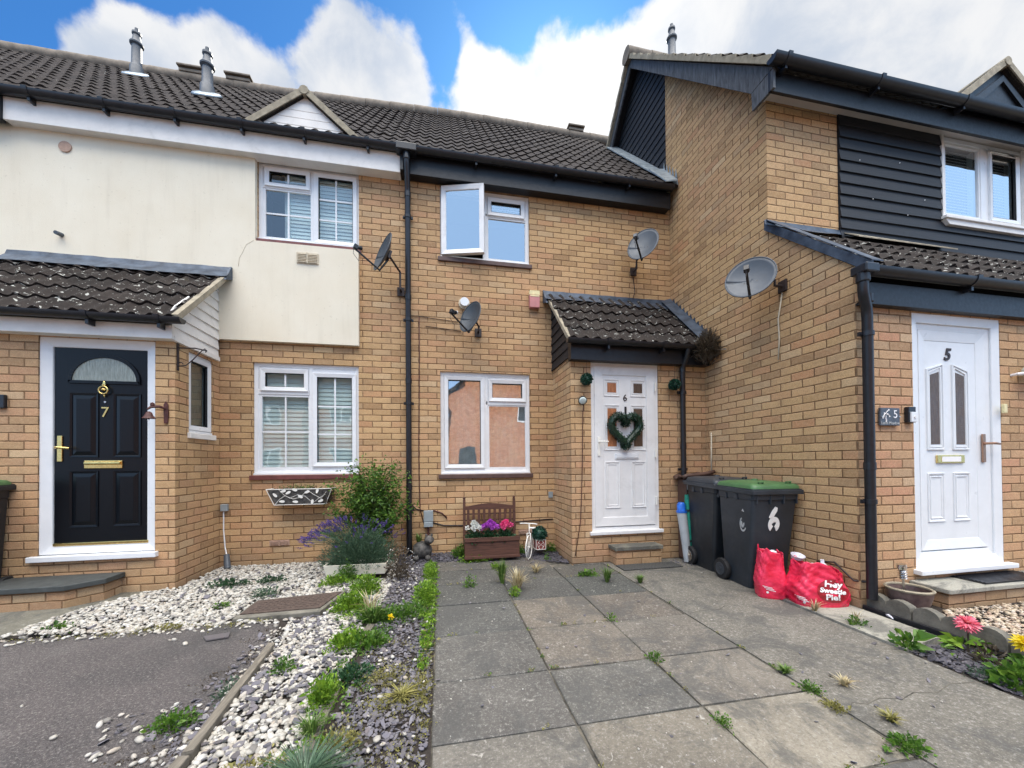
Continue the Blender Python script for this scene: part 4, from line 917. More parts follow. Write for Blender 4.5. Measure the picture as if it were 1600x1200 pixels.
cable(hC, [(CX-.012,4.05,1.55),(CX-.012,4.06,1.0)], .009, 'vent_beige'); cable(hC, [(CX-.02,2.75,.30),(CX-.02,2.60,.33),(CX-.02,2.45,.22),(3.36,2.40,.22)], .008)
# render crack
cable(hB, [(-2.12,D6-.056,3.82),(-2.2,D6-.056,3.76),(-2.24,D6-.056,3.66),(-2.27,D6-.056,3.6),(-2.28,D6-.056,3.5)], .0022, 'vent_beige', 'render_crack')
# paint chips on the cladding and fascia
b = MB()
for (x, z) in ((4.45,4.42),(5.0,4.47),(4.62,4.02),(5.1,3.9),(5.35,4.1)):
    b.prism([(x,CY-.033,z),(x+.012,CY-.033,z+.004),(x+.008,CY-.033,z+.014)], (0,.004,0))
b.build('paint_chips', M['sticker'], hC)

# ================================================================== ground
def setting(o, kind='structure'): o['kind'] = kind; return o
b = MB(); b.quad((-60,-60,-.03),(60,-60,-.03),(60,60,-.03),(-60,60,-.03)); setting(b.build('ground', M['ground'], recalc=False))
def sheet(name, pts, z, mat, nsub=0):
    b = MB(); b.prism([(x,y,z) for x, y in pts], (0,0,-.05)); return setting(b.build(name, mat))
sheet('asphalt_drive', [(-9,-4),(-1.12,-4),(-1.06,.8),(-1.03,1.72),(-1.09,2.7),(-1.20,3.12),(-1.55,3.19),(-2.96,3.19),(-9,3.12)], .0, M['asphalt'])
sheet('road', [(-40,-11),(40,-11),(40,-4.05),(-40,-4.05)], -.01, M['road'])
sheet('old_path', [(-9,3.13),(-2.97,3.2),(-2.93,3.6),(-2.66,4.125),(-2.66,4.2),(-9,4.2)], .012, M['path'])
sheet('concrete_drive', [(1.895,-4),(2.84,-4),(2.83,1.3),(2.86,2.76),(3.305,3.1),(3.305,4.165),(1.53,4.165),(1.54,4.14),(1.895,4.14)], .002, M['drive'])
sheet('flagstones', [(2.865,1.84),(3.28,1.92),(3.30,2.5),(3.30,3.08),(2.89,2.74)], .010, M['flag'])
b = MB(); b.box(-.045, 1.89, -4, 4.66, -.05, -.012); setting(b.build('joint_bed', M['mortar']))
b = MB(); b.box(1.885, 1.90, -4, 4.1, -.05, -.006); setting(b.build('joint_strip', M['mortar']))
b = MB()
for pts_ in ([(1.90,1.44),(1.99,1.50),(2.05,1.475),(2.16,1.50),(2.26,1.47),(2.38,1.50),(2.50,1.475),(2.66,1.52),(2.83,1.50)], [(1.92,2.62),(2.05,2.66),(2.2,2.64),(2.3,2.70)]):
    b.tube([(x,y,.0005) for x, y in pts_], .0035, 5)
setting(b.build('drive_crack', M['mortar']))
# bed soil
sheet('bed_soil', [(-3.0,3.19),(-1.2,3.10),(-1.06,2.7),(-1.0,1.7),(-1.04,-.5),(-.045,-.5),(-.045,4.66),(1.53,4.66),(1.53,4.869),(-2.49,4.869),(-2.49,4.12),(-2.66,4.12),(-2.93,3.6)], -.004, M['soil'])
sheet('bed_soil', [(2.84,-.5),(3.36,-.5),(3.31,1.84),(2.85,1.80)], -.004, M['soil'])
sheet('gravel_garden_soil', [(3.42,-1.5),(9,-1.5),(9,2.41),(3.42,2.41)], .04, M['soil'])
ys = [4.66,4.20,3.72,3.20,2.63,2.09,1.632,1.18,.72,.26,-.2,-.66,-1.12,-1.58,-2.04,-2.5,-3.0,-3.5,-4.0]; xs_ = [-.045,.612,1.256,1.888]
T0 = [(.115,.11,.10),(.085,.088,.085),(.082,.088,.088),(.105,.110,.110),(.135,.135,.132),(.140,.138,.135),(.205,.198,.182)]
T1 = [(.12,.11,.10),(.10,.10,.095),(.08,.084,.084),(.185,.165,.142),(.185,.168,.148),(.145,.145,.14),(.215,.200,.172)]
T2 = [(.11,.105,.095),(.10,.098,.09),(.07,.078,.078),(.155,.138,.122),(.180,.168,.152),(.215,.200,.178),(.320,.300,.255)]
V = []; Fc = []; TI = []
for c, TT in enumerate((T0, T1, T2)):
    for r in range(len(ys)-1):
        y1, y0 = ys[r], ys[r+1]
        if c == 2: y1 = min(y1, 4.12)+(0 if r != 3 else -.03); y0 = y0-(.03 if r == 2 else 0)
        if c == 2 and r == 0: continue
        tt = TT[r] if r < len(TT) else (.17,.165,.155)
        g = .006; x0, x1 = xs_[c]+g, xs_[c+1]-g; a0, a1 = y0+g, y1-g
        j = lambda s=.004: random.uniform(-s, s)
        cor = [(x0+j(),a0+j()),(x1+j(),a0+j()),(x1+j(),a1+j()),(x0+j(),a1+j())]
        zs = [random.uniform(-.003,.004) for _ in range(4)]; bi = len(V)
        for (x, y) in cor: V.append((x, y, -.04))
        for (x, y), z in zip(cor, zs): V.append((x, y, z-.004))
        mx_, my_ = (x0+x1)/2, (a0+a1)/2
        for (x, y), z in zip(cor, zs): V.append((x+.006*(1 if x < mx_ else -1), y+.006*(1 if y < my_ else -1), z))
        for i in range(4):
            k = (i+1) % 4; Fc += [(bi+i,bi+k,bi+4+k,bi+4+i),(bi+4+i,bi+4+k,bi+8+k,bi+8+i)]
        Fc.append((bi+8,bi+9,bi+10,bi+11)); TI += [tt]*12
me = bpy.data.meshes.new('paving_slabs'); me.from_pydata(V, [], Fc); ca = me.color_attributes.new('tint', 'FLOAT_COLOR', 'POINT')
for i, tcol in enumerate(TI): ca.data[i].color = (*tcol, 1)
me.materials.append(M['slab']); o = bpy.data.objects.new('paving_slabs', me); COL.objects.link(o); setting(o)

def inpoly(P, poly):
    x, y = P[:,0], P[:,1]; ins = np.zeros(len(P), bool); n = len(poly)
    for i in range(n):
        (xi, yi), (xj, yj) = poly[i], poly[i-1]
        ins ^= ((yi > y) != (yj > y)) & (x < (xj-xi)*(y-yi)/(yj-yi+1e-12)+xi)
    return ins
def scatter(poly, n):
    p = np.array(poly); lo, hi = p.min(0), p.max(0); out = np.zeros((0,2))
    while len(out) < n:
        q = rng.uniform(lo, hi, (n*2, 2)); out = np.concatenate([out, q[inpoly(q, poly)]])
    return out[:n]
def rotmats(n, tilt, full=False):
    a = rng.uniform(0, 2*np.pi, n); t = rng.normal(0, tilt, n); u = rng.normal(0, tilt, n)
    ca, sa, ct, st, cu_, su = np.cos(a), np.sin(a), np.cos(t), np.sin(t), np.cos(u), np.sin(u); z = np.zeros(n); o_ = np.ones(n)
    Rz = np.stack([ca,-sa,z,sa,ca,z,z,z,o_], -1).reshape(n,3,3); Rx = np.stack([o_,z,z,z,ct,-st,z,st,ct], -1).reshape(n,3,3); Ry = np.stack([cu_,z,su,z,o_,z,-su,z,cu_], -1).reshape(n,3,3)
    return Rx@Ry@Rz
def ico(sub):
    bm = bmesh.new(); bmesh.ops.create_icosphere(bm, subdivisions=sub, radius=1); V = np.array([v.co[:] for v in bm.verts]); Fq = np.array([[v.index for v in f.verts] for f in bm.faces]); bm.free(); return V, Fq
ICO2, ICOF2 = ico(2); ICO1, ICOF1 = ico(1)
def stones(name, pts, z, size, mat, flat=.55, base=2, kind='stuff', zj=.006, parent=None):
    Vb, Fb = (ICO2, ICOF2) if base == 2 else (ICO1, ICOF1); n = len(pts); nv = len(Vb)
    sc = rng.lognormal(math.log(size), .28, n)[:,None]*np.stack([rng.uniform(.8,1.3,n), rng.uniform(.6,.95,n), rng.uniform(flat*.7,flat*1.2,n)], 1)
    P = np.repeat(Vb[None], n, 0)*(1+rng.normal(0, .07, (n, nv, 1)))*sc[:,None,:]; P = np.einsum('nij,nvj->nvi', rotmats(n, .22), P)
    P[:,:,0] += pts[:,0,None]; P[:,:,1] += pts[:,1,None]; zz = z(pts) if callable(z) else z; P[:,:,2] += (zz+sc[:,2]*.45+rng.uniform(0, zj, n))[:,None]
    Fq = Fb[None]+(np.arange(n)*nv)[:,None,None]; o = npmesh(name, P.reshape(-1,3), Fq.reshape(-1,3), mat, parent, smooth=True, nper=3)
    if kind: o['kind'] = kind
    return o
def chips(name, pts, z, size, mat, thick=.2, tilt=.34, parent=None):
    n = len(pts); k = 6; a = (np.arange(k)/k*2*np.pi)[None]+rng.uniform(-.3,.3,(n,k)); r = rng.uniform(.65,1.15,(n,k))
    el = rng.uniform(.45,.9,n); sc = rng.lognormal(math.log(size), .33, n); th = sc*thick*rng.uniform(.6,1.4,n)
    X, Y = np.cos(a)*r*sc[:,None], np.sin(a)*r*(sc*el)[:,None]
    P = np.concatenate([np.stack([X,Y,np.repeat(-th[:,None]/2,k,1)],-1), np.stack([X*.93,Y*.93,np.repeat(th[:,None]/2,k,1)],-1)], 1)
    P = np.einsum('nij,nvj->nvi', rotmats(n, tilt), P); P[:,:,0] += pts[:,0,None]; P[:,:,1] += pts[:,1,None]; zz = z(pts) if callable(z) else z; P[:,:,2] += (zz+th*.5+rng.uniform(0,.010,n))[:,None]
    f = [(6,7,8,9),(9,10,11,6),(0,1,7,6),(1,2,8,7),(2,3,9,8),(3,4,10,9),(4,5,11,10),(5,0,6,11)]
    Fq = np.array(f)[None]+(np.arange(n)*12)[:,None,None]; o = npmesh(name, P.reshape(-1,3), Fq.reshape(-1,4), mat, parent); o['kind'] = 'stuff'; return o
WB = [(-2.96,3.17),(-1.56,3.17),(-1.16,3.14),(-.72,3.10),(-.50,3.3),(-.48,4.0),(-.52,4.85),(-2.46,4.85),(-2.48,4.13),(-2.64,4.10),(-2.9,3.6)]
WS = [(-1.01,-.3),(-.55,-.3),(-.56,1.7),(-.53,2.7),(-.62,3.15),(-1.14,3.15),(-1.05,2.7),(-.98,1.7)]
def notman(P): return P[~(inpoly(P, [(-1.6,3.18),(-.92,3.15),(-.83,3.70),(-1.58,3.60)])) & ~(inpoly(P, [(-1.16,4.12),(-.55,4.05),(-.55,4.45),(-1.16,4.5)]))]
zb = lambda p: np.clip((p[:,1]-4.2)*.03, 0, .03)+np.clip((-p[:,0]-2.3)*.06, 0, .03)
stones('white_pebbles', notman(scatter(WB, 11000)), zb, .0122, M['pebble'])
stones('white_pebbles', scatter(WS, 5200), .0, .0128, M['pebble'])
chips('mixed_slate', scatter(WS, 900), .012, .017, M['slatechip']); chips('mixed_slate', notman(scatter(WB, 240)), .02, .018, M['slatechip'])
stones('pebble_spill', np.concatenate([scatter([(-1.22,3.05),(-1.05,3.05),(-.99,1.8),(-1.10,1.8)], 110), scatter([(-1.6,2.1),(-1.05,2.3),(-1.02,1.7),(-1.4,1.8)], 60), scatter([(-3,3.1),(-1.2,3.05),(-1.2,3.2),(-3,3.2)], 150), scatter([(-3,2.2),(-1.3,1.6),(-1.3,3.0),(-3,3.0)], 16)]), 0, .012, M['pebble'])
chips('slate_spill', np.concatenate([scatter([(-1.25,2.9),(-1.08,2.9),(-1.02,1.7),(-1.25,1.9)], 160), scatter([(-1.6,2.1),(-1.05,2.25),(-1.02,1.75),(-1.4,1.85)], 50)]), 0, .015, M['slatechip'])
SB = [(-.53,-.3),(-.06,-.3),(-.055,4.62),(-.34,4.6),(-.50,4.0),(-.47,2.7)]
chips('slate_bed', scatter(SB, 7600), .0, .0118, M['slatechip']); stones('slate_bed_pebbles', scatter(SB, 170), .012, .011, M['pebble'])
chips('dark_slate_bed', scatter([(-.5,4.58),(1.50,4.60),(1.50,4.85),(-.5,4.85)], 3200), lambda p: np.clip((p[:,1]-4.6)*.2, 0, .05), .0145, M['slate_deep'])
chips('dark_slate_bed', scatter([(1.16,4.42),(1.50,4.2),(1.50,4.6),(1.1,4.6)], 400), .0, .015, M['slate_deep'])
chips('dark_slate_bed', scatter([(2.87,-.3),(3.32,-.3),(3.29,1.86),(2.86,1.82)], 4200), 0, .0135, M['slate_deep'])
stones('tan_gravel', scatter([(3.47,.4),(6.0,.4),(6.0,2.15),(3.47,2.15)], 9500), .05, .0125, M['gravel'], base=1)
stones('tan_gravel', scatter([(6.0,-.2),(8.5,-.2),(8.5,2.13),(6.0,2.13)], 2500), .05, .0155, M['gravel'], base=1)
# grit and litter lying on the paving
stones('paving_grit', np.concatenate([scatter([(-.03,1.2),(1.8,1.2),(1.8,4.5),(-.03,4.5)], 60), scatter([(1.9,1.2),(2.8,1.2),(2.8,4),(1.9,4)], 22)]), 0, .0055, M['pebble'], base=1)
chips('paving_litter', np.concatenate([scatter([(-.03,1.2),(1.8,1.2),(1.8,4.6),(-.03,4.6)], 46), scatter([(1.9,1.2),(2.8,1.2),(2.8,3.9),(1.9,3.9)], 30), scatter([(-.03,4.3),(1.2,4.3),(1.2,4.65),(-.03,4.65)], 80), scatter([(2.65,3.75),(2.95,3.75),(2.95,4.1),(2.7,4.1)], 60)]), 0, .011, M['slatechip'])

# ================================================================== edging, steps, covers
def board(name, p0, p1, w_, z0, z1, mat, label, cat, group=None, jit=.0):
    d = Vector((p1[0]-p0[0], p1[1]-p0[1], 0)).normalized(); n = Vector((-d.y, d.x, 0))*w_/2; P = []
    L = (Vector(p1)-Vector(p0)).length; k = max(2, int(L/.12)); b = MB(); rows = []
    for i in range(k+1):
        c = Vector((*p0, 0)).lerp(Vector((*p1, 0)), i/k); e = random.uniform(-.003,.003); rows.append([c-n+Vector((e,0,z0)), c-n+Vector((e,0,z1+e)), c+n+Vector((e,0,z1-e)), c+n+Vector((e,0,z0)), c-n+Vector((e,0,z0))])
    b.grid(rows); b.add(rows[0][:4], [(0,1,2,3)]); b.add(rows[-1][:4], [(3,2,1,0)])
    return setp(b.build(name, mat, bev=.004), label, cat, group)
EG = 'timber boards edging the beds'
board('edging_board', (-1.005,.2), (-1.015,1.73), .042, -.03, .035, M['weath_wood'], 'weathered edging board beside the pebbles at the very bottom of the photo', 'edging board', EG)
board('edging_board', (-1.018,1.75), (-1.085,2.70), .042, -.03, .037, M['weath_wood'], 'long weathered edging board between the asphalt and the white pebble strip', 'edging board', EG)
board('edging_board', (-.535,2.58), (-.50,2.88), .05, -.03, .030, M['weath_wood'], 'short weathered timber between pebbles and slate, near the yellow flower', 'edging board', EG)
board('edging_board', (-.555,.3), (-.545,2.15), .045, -.03, .022, M['weath_wood'], 'half buried grey timber between the pebbles and slate chips', 'edging board', EG)
board('edging_board', (3.355,-.3), (3.335,2.52), .016, -.03, .034, M['black_plastic'], 'thin black edging board in front of the scalloped concrete edging', 'edging board', EG)
def scallop_edge(y0, n, label):
    b = MB(); pts = []; w_ = .155
    for k in range(n):
        for a in range(9):
            an = math.pi-math.pi*a/8; pts.append((k*w_+w_/2+math.cos(an)*w_/2*.98, .085+math.sin(an)*.055))
    P = [(3.375+.0, y0-p[0], p[1]) for p in pts]; P = [(3.375, y0, -.02)]+P+[(3.375, y0-n*w_, -.02)]
    b.prism(P, (.055,0,0)); P2 = [(3.43, y0, -.02)]+[(3.43, y0-p[0], p[1]-.016) for p in pts]+[(3.43, y0-n*w_, -.02)]; b.prism(P2, (.03,0,0))
    o = b.build('scalloped_edging', M['concrete_old'], bev=.01); return setp(o, label, 'garden edging', 'scalloped concrete edging blocks')
for i, lb in enumerate(['scalloped concrete edging block beside the red bags and drainpipe', 'scalloped concrete edging block in front of the plum plant pot', 'scalloped concrete edging block behind the pink dahlia', 'scalloped concrete edging block behind the yellow dahlia', 'scalloped concrete edging block cut off at the right edge of the photo']):
    scallop_edge(2.60-i*.475, 3, lb)
# steps
def brick_step(name, x0, x1, y0, y1, z0, z1, slab, over, mat, smat, label, chamfer=0):
    t = thing(name, label, 'doorstep', ((x0+x1)/2, (y0+y1)/2, z0), 'doorsteps')
    b = MB(); b.prism([(x0,y1,z0-.05),(x0,y0+chamfer,z0-.05),(x0+chamfer,y0,z0-.05),(x1-chamfer,y0,z0-.05),(x1,y0+chamfer,z0-.05),(x1,y1,z0-.05)], (0,0,z1-slab-z0+.05)); b.build('brick_base', M[mat], t)
    b = MB(); b.prism([(x0-over,y1,z1-slab),(x0-over,y0+chamfer-over*.6,z1-slab),(x0+chamfer-over*.6,y0-over,z1-slab),(x1-chamfer+over*.6,y0-over,z1-slab),(x1+over,y0+chamfer-over*.6,z1-slab),(x1+over,y1,z1-slab)], (0,0,slab)); b.build('top_slab', M[smat], t, bev=.006); return t
brick_step('doorstep', 1.99, 2.56, 3.995, PY-.002, 0, .215, .045, .02, 'brickp', 'path', 'small mossy brick step below the white door numbered 6', .0)
t7 = brick_step('doorstep', -3.95, -2.93, 3.78, QY-.002, .02, .205, .045, .03, 'brickp', 'slab_dark', 'brick step with dark grey stone top below the black door', .16)
t5 = brick_step('doorstep', 3.84, 5.6, 2.19, CP-.002, .03, .20, .035, .03, 'brickp', 'flag', 'wide brick step with pale slabs below the white door numbered 5', .0)
b = MB(); b.box(1.97, 2.69, 3.78, 3.985, .004, .016); o = b.build('doormat', M['mat_dark'], bev=.004); setp(o, 'flat dark doormat on the concrete in front of the small brick step', 'doormat', 'doormats')
t = thing('doormat', 'black ribbed rubber doormat on the wide pale step', 'doormat', (4.62,2.3,.2), 'doormats')
b = MB(); b.box(4.25, 4.98, 2.20, 2.41, .202, .207); b.build('mat_base', M['rubber'], t)
b = MB()
for k in range(9): b.box(4.26, 4.97, 2.205+k*.023, 2.218+k*.023, .207, .214)
b.build('mat_ribs', M['black_plastic'], t)
t = thing('manhole_cover', 'rusty brown rectangular drain cover set in a concrete frame among white pebbles', 'manhole cover', (-1.2,3.4,0))
Q = [(-1.56,3.20),(-.945,3.22),(-.86,3.68),(-1.56,3.57)]
b = MB(); b.prism([(x,y,-.03) for x, y in Q], (0,0,.058)); b.build('concrete_frame', M['concrete_old'], t, bev=.006)
cc = Vector((-1.235,3.42)); b = MB(); b.prism([(cc.x+(x-cc.x)*.93, cc.y+(y-cc.y)*.80+.02, .03) for x, y in Q], (0,0,.006))
for i in range(13):
    for j in range(6): xx = -1.50+.52*(i+.5)/13+.05*j/6; yy = 3.295+.26*(j+.5)/6+.03*i/13; b.box(xx-.012, xx+.012, yy-.006, yy+.006, .035, .039)
b.build('cover_plate', M['manhole'], t)
b = MB(); b.prism([(-1.62,2.96,.004),(-1.47,2.99,.004),(-1.44,2.91,.006),(-1.56,2.88,.006)], (0,0,.008)); setp(b.build('slate_piece', M['slatechip']), 'loose blue grey slate lying on the worn asphalt', 'slate')

# ================================================================== foliage helpers
def leafmesh(name, P, Dn, L, Wd, mat, parent=None, fold=.25, droop=.15, kind=None, label=None):
    """P (n,3) bases, Dn (n,3) directions, L,Wd (n,)"""
    n = len(P); Dn = Dn/np.linalg.norm(Dn, axis=1)[:,None]; rnd = rng.normal(size=(n,3)); side = np.cross(Dn, rnd); side /= np.linalg.norm(side, axis=1)[:,None]+1e-9
    # leaves face mostly upwards
    upv = np.cross(side, Dn); flip = np.sign(upv[:,2:3]+1e-9); upv *= flip
    mid = P+Dn*(L*.48)[:,None]; tip = P+Dn*L[:,None]-np.array([0,0,1])[None]*(L*droop)[:,None]
    l = mid+side*(Wd*.5)[:,None]+upv*(Wd*fold)[:,None]; r = mid-side*(Wd*.5)[:,None]+upv*(Wd*fold)[:,None]
    V = np.stack([P, l, tip, r], 1).reshape(-1,3); Fq = np.array([[0,1,2,3]])+(np.arange(n)*4)[:,None]
    o = npmesh(name, V, Fq, mat, parent)
    if kind: o['kind'] = kind
    if label: o['label'] = label
    return o
def dome(n, c, rx, ry, h, shell=.35, up_=.5, z0=0.):
    u = rng.normal(size=(n,3)); u[:,2] = np.abs(u[:,2]); u /= np.linalg.norm(u, axis=1)[:,None]
    r = rng.uniform(shell, 1, n)**.6; lump = 1+.18*np.sin(u[:,0]*9+c[0]*7)*np.cos(u[:,1]*8+u[:,2]*6+c[1]*5); r *= lump
    P = np.stack([u[:,0]*rx*r, u[:,1]*ry*r, z0+u[:,2]*h*r], 1)+np.array(c)[None]
    D_ = u+rng.normal(0,.45,(n,3))+np.array([0,0,up_]); return P, D_
def shrub(name, label, cat, c, rx, ry, h, n, lf, mat, group=None, aspect=.55, shell=.2, z0=0., stems=12, stemmat='leaf_brown', fold=.25):
    t = thing(name, label, cat, c, group)
    P, D_ = dome(n, c, rx, ry, h, shell, z0=z0); L = rng.lognormal(math.log(lf), .25, n)
    leafmesh('leaves', P, D_, L, L*aspect, M[mat], t, fold)
    if stems:
        b = MB()
        for k in range(stems):
            a = random.uniform(0, 6.28); q = random.uniform(.3,.85); e = Vector(c)+Vector((math.cos(a)*rx*q, math.sin(a)*ry*q, h*random.uniform(.4,.85)+z0)); s0 = Vector(c)+Vector((math.cos(a)*rx*.1, math.sin(a)*ry*.1, 0))
            b.tube([s0, s0.lerp(e,.5)+Vector((0,0,h*.12)), e], [.0035,.0028,.0015], 4)
        b.build('stems', M[stemmat], t)
    return t
def blades(b, c, n, h, spread, w_=.004, curl=.5):
    for k in range(n):
        a = random.uniform(0, 6.28); hh = h*random.uniform(.5,1.1); s_ = spread*random.uniform(.2,1); d = Vector((math.cos(a), math.sin(a), 0)); o_ = Vector(c)+d*random.uniform(0,.3)*spread*.5
        sd_ = Vector((-d.y, d.x, 0))*w_*random.uniform(.7,1.3); p1 = o_+d*s_*.35+Vector((0,0,hh*.6)); p2 = o_+d*s_+Vector((0,0,hh*(1-curl*s_/max(spread,.01)*.5)))
        b.add([o_-sd_, o_+sd_, p1+sd_*.8, p1-sd_*.8, p2], [(0,1,2,3),(3,2,4)])
def tuft(label, c, n, h, spread, mat='grass', group='grass tufts growing from paving joints', w_=.004, name='grass_tuft', cat='grass tuft'):
    b = MB(); blades(b, c, n, h, spread, w_); return setp(b.build(name, M[mat], recalc=False), label, cat, group)

# ---- planting against the left and middle houses
t = thing('trough_planter', 'long cream plastic trough holding the lavender', 'planter', (-.87,4.25,0))
b = MB(); b.T = Matrix.Translation((-.86,4.22,.045)) @ Matrix.Rotation(R(-2), 4, 'Z')
b.prism([(-.29,-.11,0),(.29,-.11,0),(.31,-.13,.115),(-.31,-.13,.115)], (0,.012,0)); b.prism([(-.29,.11,0),(.29,.11,0),(.31,.13,.115),(-.31,.13,.115)], (0,-.012,0)); b.prism([(-.29,-.098,0),(-.29,.098,0),(-.31,.118,.115),(-.31,-.118,.115)], (.012,0,0)); b.prism([(.29,-.098,0),(.29,.098,0),(.31,.118,.115),(.31,-.118,.115)], (-.012,0,0))
b.build('trough', M['planter_white'], t, bev=.003); b = MB(); b.box(-1.14,-.58,4.13,4.31,.12,.135); b.build('soil', M['soil'], t)
# lavender: narrow grey-green leaves and purple spikes
t = thing('lavender', 'bushy lavender with purple flower spikes in the cream trough', 'lavender', (-.9,4.3,.1))
n = 8500; P, D_ = dome(n, (-.86,4.28,.10), .36, .25, .37, .1, .8); L = rng.uniform(.028,.06,n); leafmesh('leaves', P, D_, L, L*.17, M['leaf_grey'], t, .1)
b = MB(); fp = []; fd = []
for k in range(170):
    a = random.uniform(0, 6.28) if k % 2 else random.uniform(2.3, 4.0); q = random.uniform(.3,1); s0 = Vector((-.86+math.cos(a)*.12*q, 4.3+math.sin(a)*.1*q, .25)); e = Vector((-.88+math.cos(a)*(.60 if math.cos(a) < 0 else .52)*q, 4.28+math.sin(a)*.36*q, .20+.40*math.sqrt(max(0,1-q*q*.85))*random.uniform(.75,1.1)))
    b.tube([s0, s0.lerp(e,.55)+Vector((0,0,.05)), e], .0013, 3); d = (e-s0).normalized()
    for m_ in range(16):
        fp.append(e+d*(-.02+.05*m_/16)+Vector((random.uniform(-.006,.006),)*1+(random.uniform(-.006,.006),random.uniform(-.003,.003)))); fd.append(d*.7+Vector((random.gauss(0,.6),random.gauss(0,.6),random.gauss(0,.3))))
b.build('stems', M['leaf_grey'], t, recalc=False); nf = len(fp); leafmesh('flower_spikes', np.array(fp), np.array(fd), rng.uniform(.011,.018,nf), rng.uniform(.008,.012,nf), M['fl_lav'], t)
# tall green shrub behind
t = thing('garden_shrub', 'tall loose green shrub between the lavender and the lower left window', 'shrub', (-.75,4.62,0))
Ps = []; Ds = []
b = MB()
for k in range(105):
    a = random.uniform(-2.9,.3) if k % 2 else random.uniform(0,6.28); q = random.uniform(.1,1); s0 = Vector((-.80,4.66,.05)); e = Vector((-.78+math.cos(a)*.52*q, 4.60+math.sin(a)*.20*q, random.uniform(.75,1.28)-.28*q*q))
    mdl = s0.lerp(e,.6)+Vector((0,0,.12)); b.tube([s0, mdl, e], [.004,.003,.0015], 4)
    for m_ in range(84):
        f = random.uniform(.2,1.04); p = s0.lerp(mdl, f/.6) if f < .6 else mdl.lerp(e, (f-.6)/.4); Ps.append(p+Vector((random.gauss(0,.03),random.gauss(0,.025),random.gauss(0,.03)))); Ds.append(Vector((random.gauss(0,1),random.gauss(-.2,.8),random.gauss(.3,.5))))
b.build('stems', M['leaf_brown'], t, recalc=False); n = len(Ps); L = rng.uniform(.024,.05,n); leafmesh('leaves', np.array(Ps), np.array(Ds), L, L*.55, M['leaf_mid'], t)
def fern(label, c, nf, ln, hh, mat='leaf_mid', az=None, group='ferns by the lavender'):
    t = thing('fern', label, 'fern', c, group); P = []; D_ = []; L = []; b = MB()
    for k in range(nf):
        a = az[0]+(az[1]-az[0])*(k+.5)/nf+random.uniform(-.15,.15) if az else 2*math.pi*k/nf
        d = Vector((math.cos(a), math.sin(a), 0)); ll = ln*random.uniform(.75,1.1); pts = [Vector(c)+d*ll*f+Vector((0,0,hh*(1.9*f-1.25*f*f))) for f in np.linspace(0,1,12)]; b.tube(pts, .002, 3); sd_ = Vector((-d.y,d.x,0))
        for i, p in enumerate(np.linspace(.12,1,26)):
            q = Vector(c)+d*ll*p+Vector((0,0,hh*(1.9*p-1.25*p*p)))
            for s_ in (-1,1): P.append(q); D_.append(sd_*s_+d*.35+Vector((0,0,.15))); L.append(.085*math.sin(math.pi*min(1,p*.9+.12))*ll/.4+.008)
    b.build('stems', M[mat], t, recalc=False); L = np.array(L); leafmesh('fronds', np.array(P), np.array(D_), L, L*.22, M[mat], t, .05); return t
fern('arching green fern between the lavender and the shrub', (-.78,4.50,.32), 9, .36, .26, az=(.2,2.9)); fern('low fern frond spreading left of the lavender against brick', (-1.10,4.60,.25), 4, .32, .25, az=(2.5,3.8))
t = shrub('dried_plant', 'withered brown plant with tiny white flowers at the right end of the cream trough', 'dried plant', (-.42,4.00,0), .13,.11,.34, 520, .028, 'leaf_brown', None, .45)
P, D_ = dome(46, (-.40,3.98,.12), .18,.14,.26,.75); leafmesh('flowers', P, D_, np.full(46,.013), np.full(46,.010), M['fl_white'], t)
tw = shrub('trailing_plant', 'sparse reddish and green plant growing in the white wire wall basket', 'plant', (-1.62,4.74,.86), .30,.06,.12, 220, .03, 'leaf_mid', None, .4, z0=0); 
P, D_ = dome(420, (-1.62,4.75,.86), .33,.07,.09,.3); leafmesh('dry_leaves', P, D_, np.full(420,.022), np.full(420,.009), M['leaf_brown'], tw)
P, D_ = dome(260, (-1.29,4.72,.74), .06,.07,.20,.1); leafmesh('dry_leaves', P, D_, np.full(260,.03), np.full(260,.008), M['leaf_brown'], tw)
shrub('wall_plant', 'dark bushy twig ball hanging at the right end of the porch gutter', 'dried plant', (3.19,3.98,2.52), .13,.13,.24, 1500, .085, 'leaf_brown', None, .10, z0=-.02)
P, D_ = dome(900, (3.19,3.98,2.55), .13,.13,-.20,.2); o = leafmesh('leaves', P, D_, np.full(900,.08), np.full(900,.008), M['leaf_brown'], bpy.data.objects['wall_plant'])

